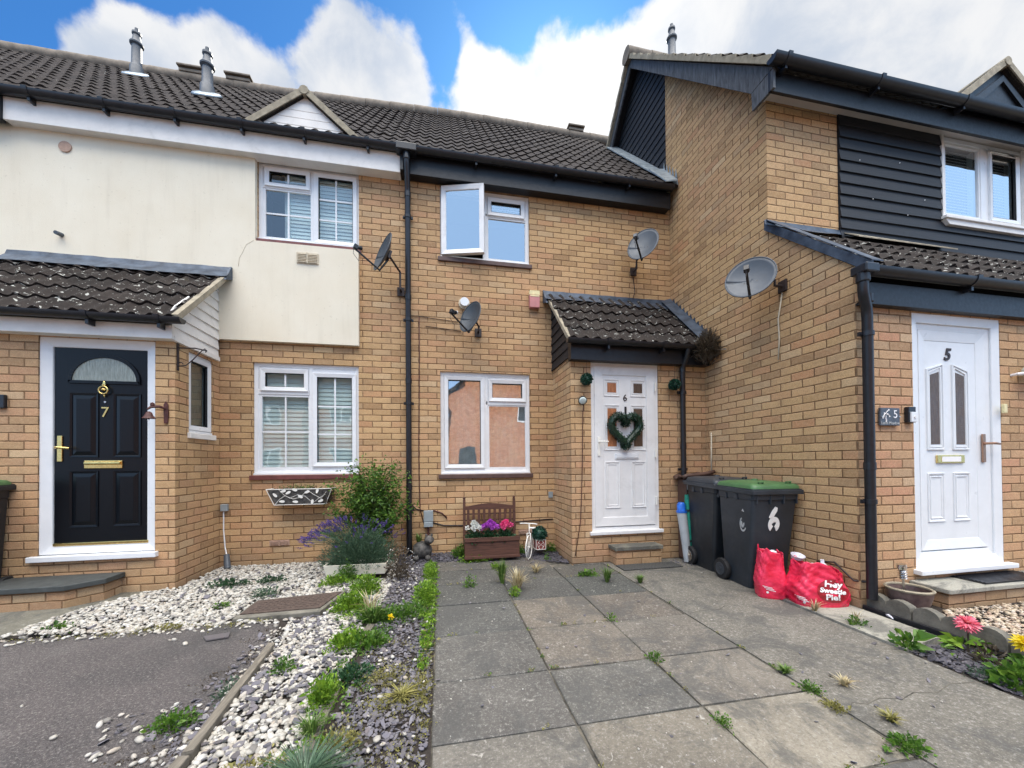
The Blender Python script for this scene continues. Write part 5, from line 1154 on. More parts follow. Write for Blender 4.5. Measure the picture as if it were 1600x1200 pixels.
WG = 'weeds in the front beds'
weeds = [  # label, x, y, z, rx, ry, h, n, leaf, mat
 ('bright green weed row along the slab edge, farthest section', -.11,4.10,0,.07,.36,.10,900,.022,'leaf_lime'),
 ('bright green weed row along the slab edge, middle section', -.13,3.42,0,.10,.34,.11,1300,.022,'leaf_lime'),
 ('thin bright green weeds along the slab edge, nearest section', -.08,2.88,0,.03,.28,.04,300,.016,'leaf_lime'),
 ('dark green feathery weed clump beside the slabs', -.26,3.05,0,.18,.17,.09,1000,.020,'leaf_mid'),
 ('bright green leafy weed next to the concrete frame of the drain cover', -.72,3.25,0,.15,.14,.15,800,.030,'leaf_lime'),
 ('lime weed in the pebbles in front of the cream trough', -1.02,3.98,0,.16,.12,.09,700,.022,'leaf_lime'),
 ('green leafy weed below the left end of the cream trough', -.93,4.05,.03,.10,.07,.16,260,.030,'leaf_mid'),
 ('bright weed bush in front of the trough, right of centre', -.68,3.66,0,.14,.16,.17,800,.028,'leaf_lime'),
 ('curly bright green weed beside the short timber', -.60,2.62,0,.10,.12,.10,620,.026,'leaf_lime'),
 ('serrated green weed right of the curly weed', -.46,2.60,.01,.12,.10,.07,340,.030,'leaf_mid'),
 ('green weed patch above the short timber beside yellow flower', -.48,3.0,0,.16,.10,.09,560,.026,'leaf_mid'),
 ('small bright weed in the pebble strip near the long board', -.90,2.38,0,.06,.07,.07,150,.024,'leaf_mid'),
 ('tall bright green weed on the buried timber', -.58,2.02,0,.06,.14,.13,520,.026,'leaf_lime'),
 ('dark leafy weed on the edge of pebbles and slate', -.48,2.22,0,.10,.10,.06,260,.026,'leaf_dark'),
 ('green weed with spreading leaves growing on asphalt', -1.20,1.98,0,.09,.07,.06,360,.020,'leaf_mid'),
 ('dusty green weed beside the long board on asphalt', -1.10,2.22,0,.05,.12,.04,240,.016,'leaf_grey'),
 ('dark green weed in the white pebbles near the drain pipe', -2.02,4.10,.02,.22,.06,.06,260,.026,'leaf_dark'),
 ('second dark green weed in the white pebbles, right of the first', -1.66,4.15,.02,.14,.06,.05,180,.026,'leaf_dark'),
 ('grey green weed behind the concrete drain frame', -1.55,3.72,.01,.11,.08,.08,260,.026,'leaf_grey'),
 ('small weed in the pebbles left of the drain frame', -1.80,3.55,.0,.08,.06,.04,130,.02,'leaf_mid'),
 ('pale weed where the pebbles meet the old path', -2.72,3.28,.0,.10,.05,.05,220,.022,'leaf_mid'),
 ('weedy fringe along the asphalt and pebble edge', -1.95,3.17,0,.16,.04,.03,260,.014,'moss'),
 ('leafy green plant at the left foot of the wooden planter', .26,4.70,.04,.13,.10,.14,520,.026,'leaf_mid'),
 ('low bright green weed spreading in front of the wooden planter', .42,4.56,.0,.20,.09,.10,780,.024,'leaf_lime'),
 ('green weed beside the little white bicycle', 1.02,4.70,.03,.05,.05,.12,160,.024,'leaf_mid'),
 ('small weed in the slate beneath the wooden planter', .80,4.60,.02,.06,.04,.06,110,.02,'leaf_mid'),
 ('weed in the dark corner beside the porch wall', 1.42,4.72,.03,.07,.06,.13,200,.024,'leaf_mid'),
 ('single stem weed in front of the porch wall', 1.28,4.42,0,.03,.03,.09,60,.02,'leaf_mid'),
 ('lime weed between the slabs beyond the tall grass', .62,4.22,0,.04,.14,.05,240,.018,'leaf_lime'),
 ('small upright weed on the dark slab left of the grass', .28,3.62,0,.06,.05,.12,130,.022,'leaf_mid'),
 ('lime weed at the foot of the dry grass', .655,3.30,0,.04,.04,.09,150,.02,'leaf_lime'),
 ('weed on dark paving beside the brick step', 1.52,3.72,0,.12,.05,.05,260,.024,'leaf_mid'),
 ('weed cluster in the joint by the concrete drive, nearest', 1.86,1.48,0,.03,.05,.03,150,.014,'moss'),
 ('weed in the slab joint beside the concrete drive', 1.885,1.62,0,.04,.05,.04,150,.016,'leaf_mid'),
 ('small weed in the joint between pale slabs', 1.255,1.50,0,.03,.05,.03,110,.014,'leaf_mid'),
 ('weed at the four slab corner near the middle', 1.265,2.06,0,.04,.04,.05,110,.016,'leaf_mid'),
 ('tiny weed on the slab joint right of centre', 1.262,2.62,0,.02,.03,.06,60,.018,'leaf_mid'),
 ('leafy weed on the drive edge at the bottom', 1.90,1.22,0,.08,.05,.04,170,.022,'leaf_mid'),
 ('leafy weed on pale flagstones', 2.93,2.18,.01,.05,.05,.06,90,.022,'leaf_mid'),
 ('upright broad leafed weed at the corner of the pale flagstones', 2.90,1.86,.0,.07,.06,.10,40,.07,'leaf_mid'),
 ('grey green weed in the dark slate in front of the pink dahlia', 2.92,1.52,0,.08,.06,.05,200,.02,'leaf_grey'),
 ('yellow moss patch on the slate chips', -.32,2.18,0,.17,.14,.022,700,.012,'moss'),
 ('second yellow moss patch nearer the camera', -.26,1.95,0,.14,.09,.02,420,.012,'moss'),
 ('mossy tuft on slate at the bottom of the photo', -.44,1.72,0,.12,.10,.03,420,.016,'moss'),
 ('moss and seedlings on slate beside the slab edge', -.10,2.05,0,.05,.35,.02,600,.011,'moss'),
 ('moss between slate and slabs, farther section', -.09,2.55,0,.04,.20,.02,300,.012,'leaf_mid'),
 ('mossy clump in the white pebbles, bottom left of strip', -.72,1.62,0,.16,.10,.03,600,.013,'moss'),
]
for (lb, x, y, z, rx, ry, h, n, lf, mt) in weeds:
    n = int(n*1.5); P, D_ = dome(n, (x,y,z), rx, ry, h, .02, .55); P[:,:2] += rng.normal(0, .012, (n,2)); cl_ = rng.normal(0, .35, 40)[rng.integers(0,40,n)]; L = rng.lognormal(math.log(lf*.8), .35, n); o = leafmesh('weed', P, D_, L, L*(.58 if mt != 'leaf_grey' else .36), M[mt]); setp(o, lb, 'weed', WG)
tuft('tall green grass growing in the joint between dark slabs', (.60,3.66,0), 130, .26, .10, 'grass', w_=.005)
tuft('dry straw coloured grass beside the tall green grass', (.70,3.42,0), 90, .24, .16, 'leaf_dead', w_=.0045)
tuft('small dead straw tuft on the dark paving', (1.02,3.95,0), 45, .11, .16, 'leaf_dead')
tuft('green grass tuft in the joint near the brick step', (1.63,3.48,0), 110, .17, .11)
tuft('green grass tuft beside the flat doormat corner', (1.93,3.38,0), 90, .10, .08)
tuft('grass tuft beside the cracked concrete, bottom right', (2.02,1.36,0), 60, .05, .07, 'moss')
tuft('grass tuft on the drive joint, lower right', (1.90,1.78,0), 60, .05, .06)
tuft('dry grass in the cracked concrete drive', (2.10,1.62,0), 40, .06, .08, 'leaf_dead')
tuft('grass blades arching over the weeds by the short timber', (-.50,2.95,0), 70, .20, .20, 'grass', w_=.005)
tuft('pale bent grass stalks near the drain frame', (-.55,3.12,0), 26, .22, .20, 'leaf_dead', w_=.006)
tuft('grey green grass mound at the bottom centre left', (-.50,1.52,0), 420, .11, .22, 'leaf_grey', w_=.003)
tuft('yellowing grass tuft on slate near the slabs', (-.20,2.0,0), 110, .05, .12, 'moss')
tuft('thin grass by the tall lime weed', (-.56,1.78,0), 90, .12, .10, 'grass', w_=.003)
tuft('dry grass in front of the red bags', (2.90,2.45,.01), 46, .10, .10, 'leaf_dead', w_=.003)
tuft('thin dry stalks on pale flagstones', (3.0,2.22,.01), 22, .13, .10, 'leaf_dead', w_=.0025)
t = thing('poppy', 'single yellow flower among the weeds beside slate chips', 'flower', (-.36,2.86,0))
P, D_ = dome(14, (-.36,2.85,.075), .012,.012,.012,.1); leafmesh('petals', P, D_, np.full(14,.028), np.full(14,.022), M['fl_yellow'], t); b = MB(); b.tube([(-.36,2.86,0),(-.36,2.85,.08)], .002, 4); b.build('stem', M['leaf_mid'], t)
def stuffleaf(name, P, lf, mat, asp=.55):
    n = len(P); D_ = rng.normal(0, .6, (n,3)); D_[:,2] = np.abs(D_[:,2])+.4; L = rng.lognormal(math.log(lf), .4, n); o = leafmesh(name, P, D_, L, L*asp, M[mat]); o['kind'] = 'stuff'
def clustered(cs, k, s_, z=.004): 
    c_ = np.repeat(cs, k, 0); p = c_+rng.normal(0, s_, c_.shape); return np.concatenate([p, np.full((len(p),1), z)+rng.uniform(0,.015,(len(p),1))], 1)
stuffleaf('bed_seedlings', clustered(scatter([(-.62,1.3),(-.40,1.3),(-.34,3.2),(-.95,3.6),(-.62,2.6)], 70), 26, .022, .008), .013, 'leaf_mid')
stuffleaf('bed_seedlings', clustered(scatter([(-.66,1.2),(-.45,1.2),(-.45,3.2),(-.75,3.3)], 34), 40, .026, .008), .016, 'leaf_lime')
stuffleaf('slab_edge_weeds', clustered(scatter([(-.115,1.1),(-.052,1.1),(-.055,4.5),(-.15,4.5)], 90), 18, .013, .004), .010, 'moss'); stuffleaf('slab_edge_weeds', clustered(scatter([(-.115,2.2),(-.055,2.2),(-.055,4.55),(-.17,4.55)], 80), 30, .018, .012), .016, 'leaf_lime')
stuffleaf('slate_moss', clustered(scatter([(-.48,1.2),(-.07,1.2),(-.07,2.6),(-.45,2.6)], 45), 34, .026, .012), .008, 'moss')
jp = []
for _ in range(60):
    if random.random() < .5: jp.append((random.choice(xs_[1:]), random.uniform(1.1,4.2)))
    else: jp.append((random.uniform(0,1.85), random.choice(ys[1:8])))
stuffleaf('joint_weeds', clustered(np.array(jp), 14, .008, .0), .008, 'moss'); stuffleaf('joint_weeds', clustered(np.array(jp[:22]), 12, .010, .0), .010, 'leaf_mid')
stuffleaf('asphalt_weeds', clustered(scatter([(-1.30,1.6),(-1.06,1.6),(-1.12,3.0),(-1.3,3.05)], 34), 16, .02, .0), .010, 'leaf_brown'); stuffleaf('asphalt_weeds', clustered(scatter([(-2.9,3.12),(-1.3,3.08),(-1.3,3.2),(-2.9,3.22)], 50), 14, .018, .0), .009, 'moss')
# dahlias
def dahlia(label, c, h, petal, centre, nleaf, lsize, rx, mat='leaf_lime'):
    t = thing('dahlia', label, 'dahlia', c, 'dahlias in the slate bed'); top = Vector(c)+Vector((0,0,h)); b = MB(); b.tube([Vector(c), Vector(c)+Vector((.004,0,h*.5)), top], [.006,.005,.005], 6); b.build('stem', M['leaf_brown'] if centre else M['leaf_mid'], t)
    P = []; D_ = []; L = []
    for lay, (el, ln) in enumerate(((-.15,.050),(.10,.048),(.40,.042))+((.8,.034),(1.2,.026)) if not centre else ((-.45,.045),(-.15,.052),(.10,.050),(.28,.042))):
        for k in range(17):
            a = 2*math.pi*(k+lay*.5)/17; d = Vector((math.cos(a)*math.cos(el), math.sin(a)*math.cos(el), math.sin(el))); d = (Matrix.Rotation(R(38), 3, Vector((.5,-.85,0)).normalized()) @ d); P.append(top+d*.006); D_.append(d); L.append(ln*1.12*random.uniform(.9,1.1))
    L = np.array(L); leafmesh('petals', np.array(P), np.array(D_), L, L*.40, M[petal], t, .1, .05)
    b = MB(); b.lathe([(.001,-.004),(.015,.0),(.017,.008),(.010,.014),(.001,.016)], top, 12); b.build('flower_centre', M['bagdark'] if centre else M[petal], t, smooth=True)
    P, D_ = dome(nleaf, c, rx, rx*.8, h*.42, .3, .1); L = rng.lognormal(math.log(lsize), .2, nleaf); D_[:,2] *= .4; leafmesh('leaves', P, D_, L, L*.5, M[mat], t, .12, .25); return t
dahlia('coral pink dahlia on a tall stem above pale green leaves', (3.20,1.74,.0), .185, 'fl_dahlia', True, 34, .085, .10); dahlia('bright yellow dahlia above leafy green and bronze foliage', (3.215,1.515,0), .165, 'fl_yellow', False, 60, .06, .12, 'leaf_mid')
shrub('leafy_plant', 'low green leafy plant in dark slate below the yellow dahlia', 'plant', (3.02,1.43,0), .15,.10,.10, 260, .045, 'leaf_mid', None, .6, stems=0)
P, D_ = dome(90, (3.10,1.60,.0), .07,.06,.13,.3); leafmesh('bronze_leaves', P, D_, np.full(90,.035), np.full(90,.016), M['leaf_brown'], bpy.data.objects['leafy_plant'])

# ================================================================== houses across the road (lit by the sun, seen in the window panes)
def far_house(x, w_, y, gable, label):
    t = thing('brick_house', label, 'house', (x, y-3, 0), 'red brick houses across the road')
    b = MB(); b.box(x-w_/2, x+w_/2, y-7, y, 0, 5.0)
    if gable: b.prism([(x-w_/2,y,5.0),(x+w_/2,y,5.0),(x,y,5.0+w_*.42)], (0,-.3,0))
    b.build('brick_wall', M['redbrick'], t)
    b = MB()
    if gable:
        for s_ in (-1,1): b.prism([(x,y+.25,5.1+w_*.42),(x+s_*(w_/2+.3),y+.25,4.85),(x+s_*(w_/2+.3),y+.25,4.98),(x,y+.25,5.25+w_*.42)], (0,-7.5,0))
    else:
        b.prism([(x-w_/2-.1,y+.35,4.85),(x-w_/2-.1,y-3.5,8.1),(x-w_/2-.1,y-7.3,4.85)], (w_+.2,0,0))
    b.build('roof', M['tile'], t)
    for wx in ((.36,) if gable else (-.28,.28)):
        for wz in ((3.6,) if gable else (1.0,3.6)):
            b = MB(); cx_ = x+w_*wx; b.box(cx_-.62, cx_+.62, y, y+.03, wz, wz+1.15); f = b.build('window', M['upvc'], t)
            b = MB(); b.box(cx_-.54, cx_-.04, y+.03, y+.035, wz+.08, wz+1.07); b.build('pane', M['bin_black'], f); b = MB(); b.box(cx_+.04, cx_+.54, y+.03, y+.035, wz+.08, wz+1.07); b.build('pane', M['bin_black'], f)
    b = MB(); b.box(x-w_*.30-.45, x-w_*.30+.45, y, y+.04, 0, 2.05); b.build('door', M['black_paint'], t)
far_house(3.2, 5.4, -11.5, True, 'red brick house with a gable end standing across the road')
far_house(-3.8, 7.0, -14, False, 'red brick house with a side roof standing across the road')
far_house(-12.5, 8.5, -15, False, 'red brick house farther along the opposite side of the road')
far_house(12, 7.5, -14.5, False, 'red brick house beyond the gabled one across the road')

# ================================================================== satellite dishes
def dish(label, c, mount, dirv, rw=.235, rh=.26, mat='dish_grey', lnb='black_plastic', plate=None, lnbcap=None):
    """c: dish centre, mount: point on the wall, plate: outward wall normal"""
    t = thing('satellite_dish', label, 'satellite dish', mount, 'satellite dishes on the brick walls')
    d = Vector(dirv).normalized(); rgt = d.cross(Vector((0,0,1))).normalized(); u_ = rgt.cross(d); c = Vector(c); mount = Vector(mount); nrm = Vector(plate)
    P = []
    for i in range(9):
        r = i/8; P.append([c + rgt*(rw*r*math.cos(a)) + u_*(rh*r*math.sin(a)) + d*(.055*r*r) for a in np.linspace(0, 2*math.pi, 37)])
    b = MB(); b.grid(P); o = b.build('reflector', M[mat], t, smooth=True, recalc=False, solid=.006)
    b = MB(); b.tube(P[-1][:-1]+[P[-1][0]], .006, 6, cap=False); b.build('rim', M[mat], o, smooth=True)
    b = MB()
    for (q, s_) in ((-.25,-.1),(.25,-.1),(0,-.55)): p = c+rgt*(rw*q)+u_*(rh*s_)+d*(.055*(q*q+s_*s_)); b.tube([p, p+d*.004], .007, 8)
    b.build('bolts', M['black_plastic'], o)
    a0 = c-u_*(rh*.98)+d*.05-d*.03; a1 = a0+d*.30+u_*.06
    b = MB(); b.tube([c-d*.03-u_*.05, a0, a1], [.013,.013,.011], 8); b.build('arm', M['black_plastic'], t)
    b = MB(); b.tube([a1+u_*.005+d*.02, a1+u_*.045-d*.03], .018, 10); b.tube([a1+u_*.04-d*.03, a1+u_*.055-d*.055], [.026,.020], 12); b.prism([a1-rgt*.022+d*.03, a1+rgt*.022+d*.03, a1+rgt*.022+d*.03+u_*.05, a1-rgt*.022+d*.03+u_*.05], -d*.045); b.build('receiver', M[lnb], t, smooth=False, bev=.003)
    if lnbcap: b = MB(); b.tube([a1+u_*.055-d*.055, a1+u_*.06-d*.062], .022, 12); b.build('receiver_cap', M[lnbcap], t)
    b = MB(); b.tube([a1+d*.02, a1-u_*.06+d*.01, a1-u_*.10-d*.06, a0.lerp(a1,.45)], .003, 5); b.build('cable', M['iron'], t)
    b = MB(); k = c-d*.035; ex = mount+nrm*.10; b.tube([mount+nrm*.02, ex, ex+Vector((0,0,(k.z-mount.z)*.7)), k], .014, 8)
    p = mount; tg = nrm.cross(Vector((0,0,1))); b.prism([p-tg*.045+Vector((0,0,-.055)), p+tg*.045+Vector((0,0,-.055)), p+tg*.045+Vector((0,0,.055)), p-tg*.045+Vector((0,0,.055))], nrm*.02)
    b.prism([k-rgt*.05-u_*.05, k+rgt*.05-u_*.05, k+rgt*.05+u_*.05, k-rgt*.05+u_*.05], d*.03); b.build('bracket', M['iron'], t, bev=.003)
dish('dark satellite dish seen edge on between the cream render and the downpipe', (-.60,4.56,3.66), (-.47,4.86,3.36), (-.84,-.48,.30), .20, .235, 'dish_dark', plate=(0,-1,0))
dish('dark satellite dish on the brick between upper and lower windows of the middle house', (.415,4.60,2.98), (.50,4.86,2.90), (-.76,-.62,.30), .17, .205, 'dish_dark', plate=(0,-1,0), lnbcap='upvc')
dish('light grey satellite dish right of the open upper window', (2.70,4.53,4.07), (2.72,4.86,3.90), (-.68,-.64,.36), .20, .25, 'dish_grey', plate=(0,-1,0), lnb='dish_grey')
dish('large light grey satellite dish fixed to the projecting side wall', (3.04,3.16,2.985), (3.305,3.05,2.90), (-.72,-.62,.32), .215, .225, 'dish_grey', plate=(-1,0,0), lnbcap='bagwhite')

# ================================================================== wall fittings
t = thing('alarm_box', 'faded red alarm box with cream top above the tiled porch', 'alarm box', (1.27,4.86,3.38))
b = MB(); b.prism([(1.19,4.868,3.27),(1.325,4.868,3.27),(1.33,4.868,3.44),(1.185,4.868,3.44)], (0,-.065,0)); b.build('body', M['alarm_red'], t, bev=.008)
b = MB(); b.prism([(1.185,4.868,3.442),(1.33,4.868,3.442),(1.325,4.868,3.50),(1.19,4.868,3.50)], (0,-.062,0)); b.box(1.195,1.32,4.80,4.805,3.415,3.435); b.build('top', M['alarm_top'], t, bev=.006)
t = thing('meter_box', 'small grey electrical box on the brick beside the downpipe', 'meter box', (-.15,4.86,.5))
b = MB(); b.box(-.206,-.088,4.81,4.868,.462,.60); b.build('lid', M['meter'], t, bev=.006); b = MB(); b.box(-.204,-.090,4.805,4.868,.395,.458); b.build('base', M['meter'], t, bev=.006); b = MB(); b.tube([(-.15,4.84,.40),(-.15,4.84,.30),(-.16,4.84,.1)], .012, 8); b.build('conduit', M['rust'], t)
b = MB(); b.box(1.44,1.50,4.845,4.868,.72,.80); setp(b.build('junction_box', M['meter'], bev=.004), 'tiny grey box in the corner beside the porch wall', 'junction box')
t = thing('junction_box', 'small grey box with a white cable running into a drain guard', 'junction box', (-2.45,4.8,.7))
b = MB(); b.box(-2.475,-2.405,4.825,4.868,.665,.745); b.build('body', M['meter'], t, bev=.006)
b = MB(); b.tube([(-2.45,4.85,.665),(-2.45,4.85,.45),(-2.43,4.84,.25),(-2.39,4.80,.15)], .007, 6); b.build('cable', M['upvc'], t); b = MB(); b.tube([(-2.40,4.81,.17),(-2.355,4.74,.03)], [.028,.034], 12); b.build('drain_guard', M['dish_grey'], t)
b = MB(); b.prism([(-3.865,4.13,1.72),(-3.80,4.13,1.72),(-3.80,4.13,1.84),(-3.865,4.13,1.84)], (0,-.03,0)); setp(b.build('doorbell', M['black_plastic'], bev=.005), 'small black doorbell at the left edge beside the black door', 'doorbell')
# hanging basket bracket and door bell on the left porch
t = thing('basket_bracket', 'wrought iron scroll bracket on the corner of the left porch', 'bracket', (-2.49,4.16,2.3))
b = MB(); b.prism([(-2.497,4.145,2.12),(-2.497,4.17,2.12),(-2.497,4.17,2.38),(-2.497,4.145,2.38)], (.008,0,0)); b.tube([(-2.49,4.16,2.34),(-2.33,4.13,2.335),(-2.22,4.11,2.31)], .006, 6); b.tube([(-2.49,4.16,2.16),(-2.42,4.15,2.17),(-2.36,4.14,2.22),(-2.27,4.12,2.31),(-2.24,4.115,2.33),(-2.22,4.11,2.31),(-2.235,4.112,2.295)], .005, 6)
b.tube([(-2.47+.02*math.cos(a),4.157,2.18+.02*math.sin(a)) for a in np.linspace(0,5.5,12)], .004, 5); b.build('scroll', M['iron'], t)
t = thing('hanging_bell', 'rust brown cast iron bell on a wall bracket beside the black door', 'bell', (-2.6,4.12,1.7))
b = MB(); b.prism([(-2.585,4.128,1.60),(-2.555,4.128,1.60),(-2.55,4.128,1.66),(-2.553,4.128,1.78),(-2.57,4.128,1.81),(-2.588,4.128,1.78)], (0,-.012,0)); b.tube([(-2.57,4.12,1.74),(-2.60,4.08,1.755),(-2.64,4.04,1.745),(-2.655,4.02,1.72)], [.010,.014,.012,.008], 8); b.lathe([(.001,0),(.018,.01),(.016,.03),(.001,.04)], (-2.635,4.05,1.75), 8); b.build('bracket', M['rust'], t)
b = MB(); b.lathe([(.050,0),(.046,.006),(.030,.030),(.022,.055),(.008,.065),(.001,.066)], (-2.65,4.03,1.635), 16); b.lathe([(.001,-.012),(.008,-.006),(.001,0)], (-2.65,4.03,1.635), 8); b.build('bell', M['rust'], t, smooth='auto'); b = MB(); b.tube([(-2.65,4.03,1.63),(-2.648,4.03,1.53)], .0015, 4); b.build('cord', M['bagwhite'], t)
# lamp by door 6
t = thing('wall_lamp', 'black round wall spotlight left of the white door numbered 6', 'wall lamp', (1.63,4.16,1.93))
b = MB(); b.lathe([(.001,-.03),(.03,-.028),(.048,.0),(.052,.03),(.046,.032)], (0,0,0), 18); o = b.build('housing', M['black_plastic'], t, smooth='auto'); mm = Matrix.Translation((1.635,4.10,1.925)) @ Matrix.Rotation(R(118), 4, 'X') @ Matrix.Rotation(R(-12), 4, 'Y'); o.data.transform(mm)
b = MB(); b.lathe([(.044,.030),(.040,.038),(.025,.042),(.001,.043)], (0,0,0), 18); o2 = b.build('lens', M['lampglass'], t, smooth=True); o2.data.transform(mm); b = MB(); b.tube([(1.64,4.165,1.93),(1.64,4.12,1.935)], .022, 10); b.build('mount', M['black_plastic'], t)
# topiary balls
def topiary(label, c, r, n, wire=None, group='artificial topiary balls'):
    t = thing('topiary_ball', label, 'topiary ball', c, group); u = rng.normal(size=(n,3)); u /= np.linalg.norm(u,axis=1)[:,None]; P = u*r*rng.uniform(.72,.96,n)[:,None]+np.array(c); D_ = u+rng.normal(0,.5,(n,3)); L = rng.uniform(.014,.024,n)
    leafmesh('leaves', P, D_, L, L*.6, M['leaf_topiary'], t, .1, 0); b = MB(); V = ICO2*r*.8+np.array(c); b.add([tuple(v) for v in V], [tuple(f) for f in ICOF2]); b.build('core', M['leaf_topiary'], t, smooth=True)
    if wire: b = MB(); b.tube([Vector(c)+Vector((0,0,r*.9)), wire], .0022, 4); b.build('wire', M['iron'], t)
    return t
topiary('green topiary ball hanging left of the white door numbered 6', (1.685,4.09,2.165), .066, 900, (1.685,4.075,2.44)); topiary('green topiary ball hanging right of the white door numbered 6', (2.825,4.09,2.14), .066, 900, (2.825,4.075,2.43))
# heart wreath
t = thing('heart_wreath', 'dark green heart shaped leaf wreath hanging on the white door', 'wreath', (2.205,4.13,1.58))
hp = []
for a in np.linspace(0, 2*math.pi, 73)[:-1]:
    hp.append(Vector((2.205+.0116*16*math.sin(a)**3, PY+rec-.05, 1.600+.0125*(13*math.cos(a)-5*math.cos(2*a)-2*math.cos(3*a)-math.cos(4*a)))))
b = MB(); b.tube(hp+[hp[0]], .040, 8, cap=False); b.build('form', M['leaf_wreath'], t)
n = 3800; ii = rng.integers(0, 72, n); c0 = np.array([h[:] for h in hp])[ii]; u = rng.normal(size=(n,3)); u /= np.linalg.norm(u,axis=1)[:,None]; L = rng.uniform(.014,.026,n); leafmesh('leaves', c0+u*.045*rng.uniform(.75,1.08,n)[:,None], u+rng.normal(0,.5,(n,3)), L, L*.5, M['leaf_wreath'], t, .1, 0)
# plaque, bell and lamp of the right house
t = thing('house_sign', 'slate house name plaque with a white number 5 beside the right drainpipe', 'house sign', (3.61,2.41,1.55))
b = MB(); b.box(3.512,3.712,2.395,2.412,1.478,1.622); b.build('slate', M['slate_plaque'], t, bev=.003)
text_mesh('5', .092, M['bagwhite'], 'number', face_y(3.665,2.394,1.568), t, .001); text_mesh('Lamb Meadow', .032, M['sticker_grey'], 'lettering', face_y(3.612,2.394,1.497), t, .001)
b = MB()   # engraved flower spray
for (x0, z0, x1, z1) in ((3.53,1.545,3.585,1.60),(3.545,1.56,3.565,1.52),(3.56,1.575,3.60,1.56),(3.535,1.54,3.55,1.575),(3.565,1.56,3.572,1.515),(3.57,1.585,3.60,1.607)): b.tube([(x0,2.3935,z0),(x1,2.3935,z1)], .0022, 5)
for (x, z) in ((3.535,1.538),(3.603,1.552),(3.596,1.605),(3.567,1.512),(3.55,1.578),(3.583,1.572)): b.tube([(x,2.395,z),(x,2.3925,z)], .006, 8)
b.build('flower_motif', M['bagwhite'], t); b = MB()
for x in (3.522,3.704): b.tube([(x,2.395,1.55),(x,2.389,1.55)], .005, 8)
b.build('screws', M['steel'], t)
t = thing('doorbell', 'black and white doorbell beside the door numbered 5', 'doorbell', (3.83,2.41,1.57))
b = MB(); b.box(3.792,3.868,2.385,2.418,1.505,1.635); b.build('backplate', M['black_plastic'], t, bev=.004); b = MB(); b.box(3.800,3.866,2.372,2.385,1.508,1.590); w_ = b.build('cover', M['upvc'], t, bev=.003); b = MB(); b.tube([(3.836,2.372,1.548),(3.836,2.366,1.548)], .012, 14); b.build('button', M['upvc_old'], w_)
t = thing('wall_lamp', 'pale glass outside lamp at the right edge beside the door numbered 5', 'wall lamp', (5.12,2.41,1.98))
b = MB(); b.tube([(5.03,2.42,1.945),(5.03,2.38,1.95),(5.12,2.33,1.955),(5.20,2.33,1.955)], .012, 8); b.box(5.10,5.25,2.30,2.41,1.945,1.96); b.build('arm', M['bagwhite'], t); b = MB(); b.lathe([(.085,0),(.08,.03),(.045,.085),(.01,.10),(.001,.10)], (5.16,2.33,1.965), 6); b.lathe([(.075,0),(.05,-.035),(.02,-.045),(.001,-.045)], (5.16,2.33,1.94), 12); b.build('shade', M['lampglass'], t)
b = MB(); b.box(4.86,4.90,2.38,2.40,1.60,1.68); setp(b.build('key_sensor', M['alarm_top'], bev=.004), 'small cream sensor on the right edge of the door frame numbered 5', 'sensor')

# ================================================================== pots and ornaments
t = thing('plant_pot', 'low glazed plum coloured pot beside the wide brick step', 'plant pot', (3.60,2.22,.04))
b = MB(); b.lathe([(.10,-.01),(.115,.05),(.130,.11),(.135,.15),(.125,.15),(.118,.11),(.001,.105)], (3.56,2.26,.05), 28); b.build('pot', M['terracotta'], t, smooth='auto'); b = MB(); b.lathe([(.122,.146),(.136,.143),(.142,.155),(.130,.163),(.122,.157),(.122,.146)], (3.56,2.26,.05), 28, cap=False); b.build('rim', M['cement'], t, smooth='auto'); b = MB(); b.lathe([(.118,.112),(.07,.125),(.001,.13)], (3.56,2.26,.05), 18); b.build('soil', M['soil'], t)
t = thing('solar_light', 'chrome garden solar light stuck in the plum pot', 'solar light', (3.50,2.25,.2))
b = MB(); b.tube([(3.50,2.25,.16),(3.487,2.25,.30)], .008, 8); b.build('stake', M['steel'], t); b = MB(); b.T = Matrix.Translation((3.484,2.25,.285)) @ Matrix.Rotation(R(-6), 4, 'Y')
for k in range(4): b.lathe([(.018,k*.018),(.030,k*.018+.006),(.018,k*.018+.014)], (0,0,0), 14)
b.lathe([(.028,.075),(.030,.09),(.028,.112),(.001,.112)], (0,0,0), 14); b.build('head', M['chrome'], t, smooth='auto')
# animal shaped planter
t = thing('animal_planter', 'dark stone animal shaped planter with grass, beside the downpipe base', 'planter', (-.21,4.72,.03))
b = MB()
def blobm(b, c, r, n=ICO2, f=ICOF2): b.add([tuple(np.array(c)+v*np.array(r)*(1+.04*math.sin(v[0]*9)*math.cos(v[2]*8))) for v in n], [tuple(x) for x in f])
blobm(b, (-.22,4.73,.13), (.125,.10,.115)); b.build('body', M['statue'], t, smooth=True)
b = MB(); blobm(b, (-.135,4.67,.265), (.062,.058,.056)); blobm(b, (-.12,4.61,.255), (.030,.028,.024)); blobm(b, (-.170,4.68,.318), (.016,.012,.020)); blobm(b, (-.105,4.68,.318), (.016,.012,.020)); b.build('head', M['statue'], t, smooth=True)
b = MB()
for dx in (-.07,.07): blobm(b, (-.22+dx,4.65,.05), (.035,.045,.035))
b.build('feet', M['statue'], t, smooth=True)
P = MB(); blades(P, (-.26,4.74,.20), 90, .17, .10, .004); P.build('grass', M['grass'], t, recalc=False)
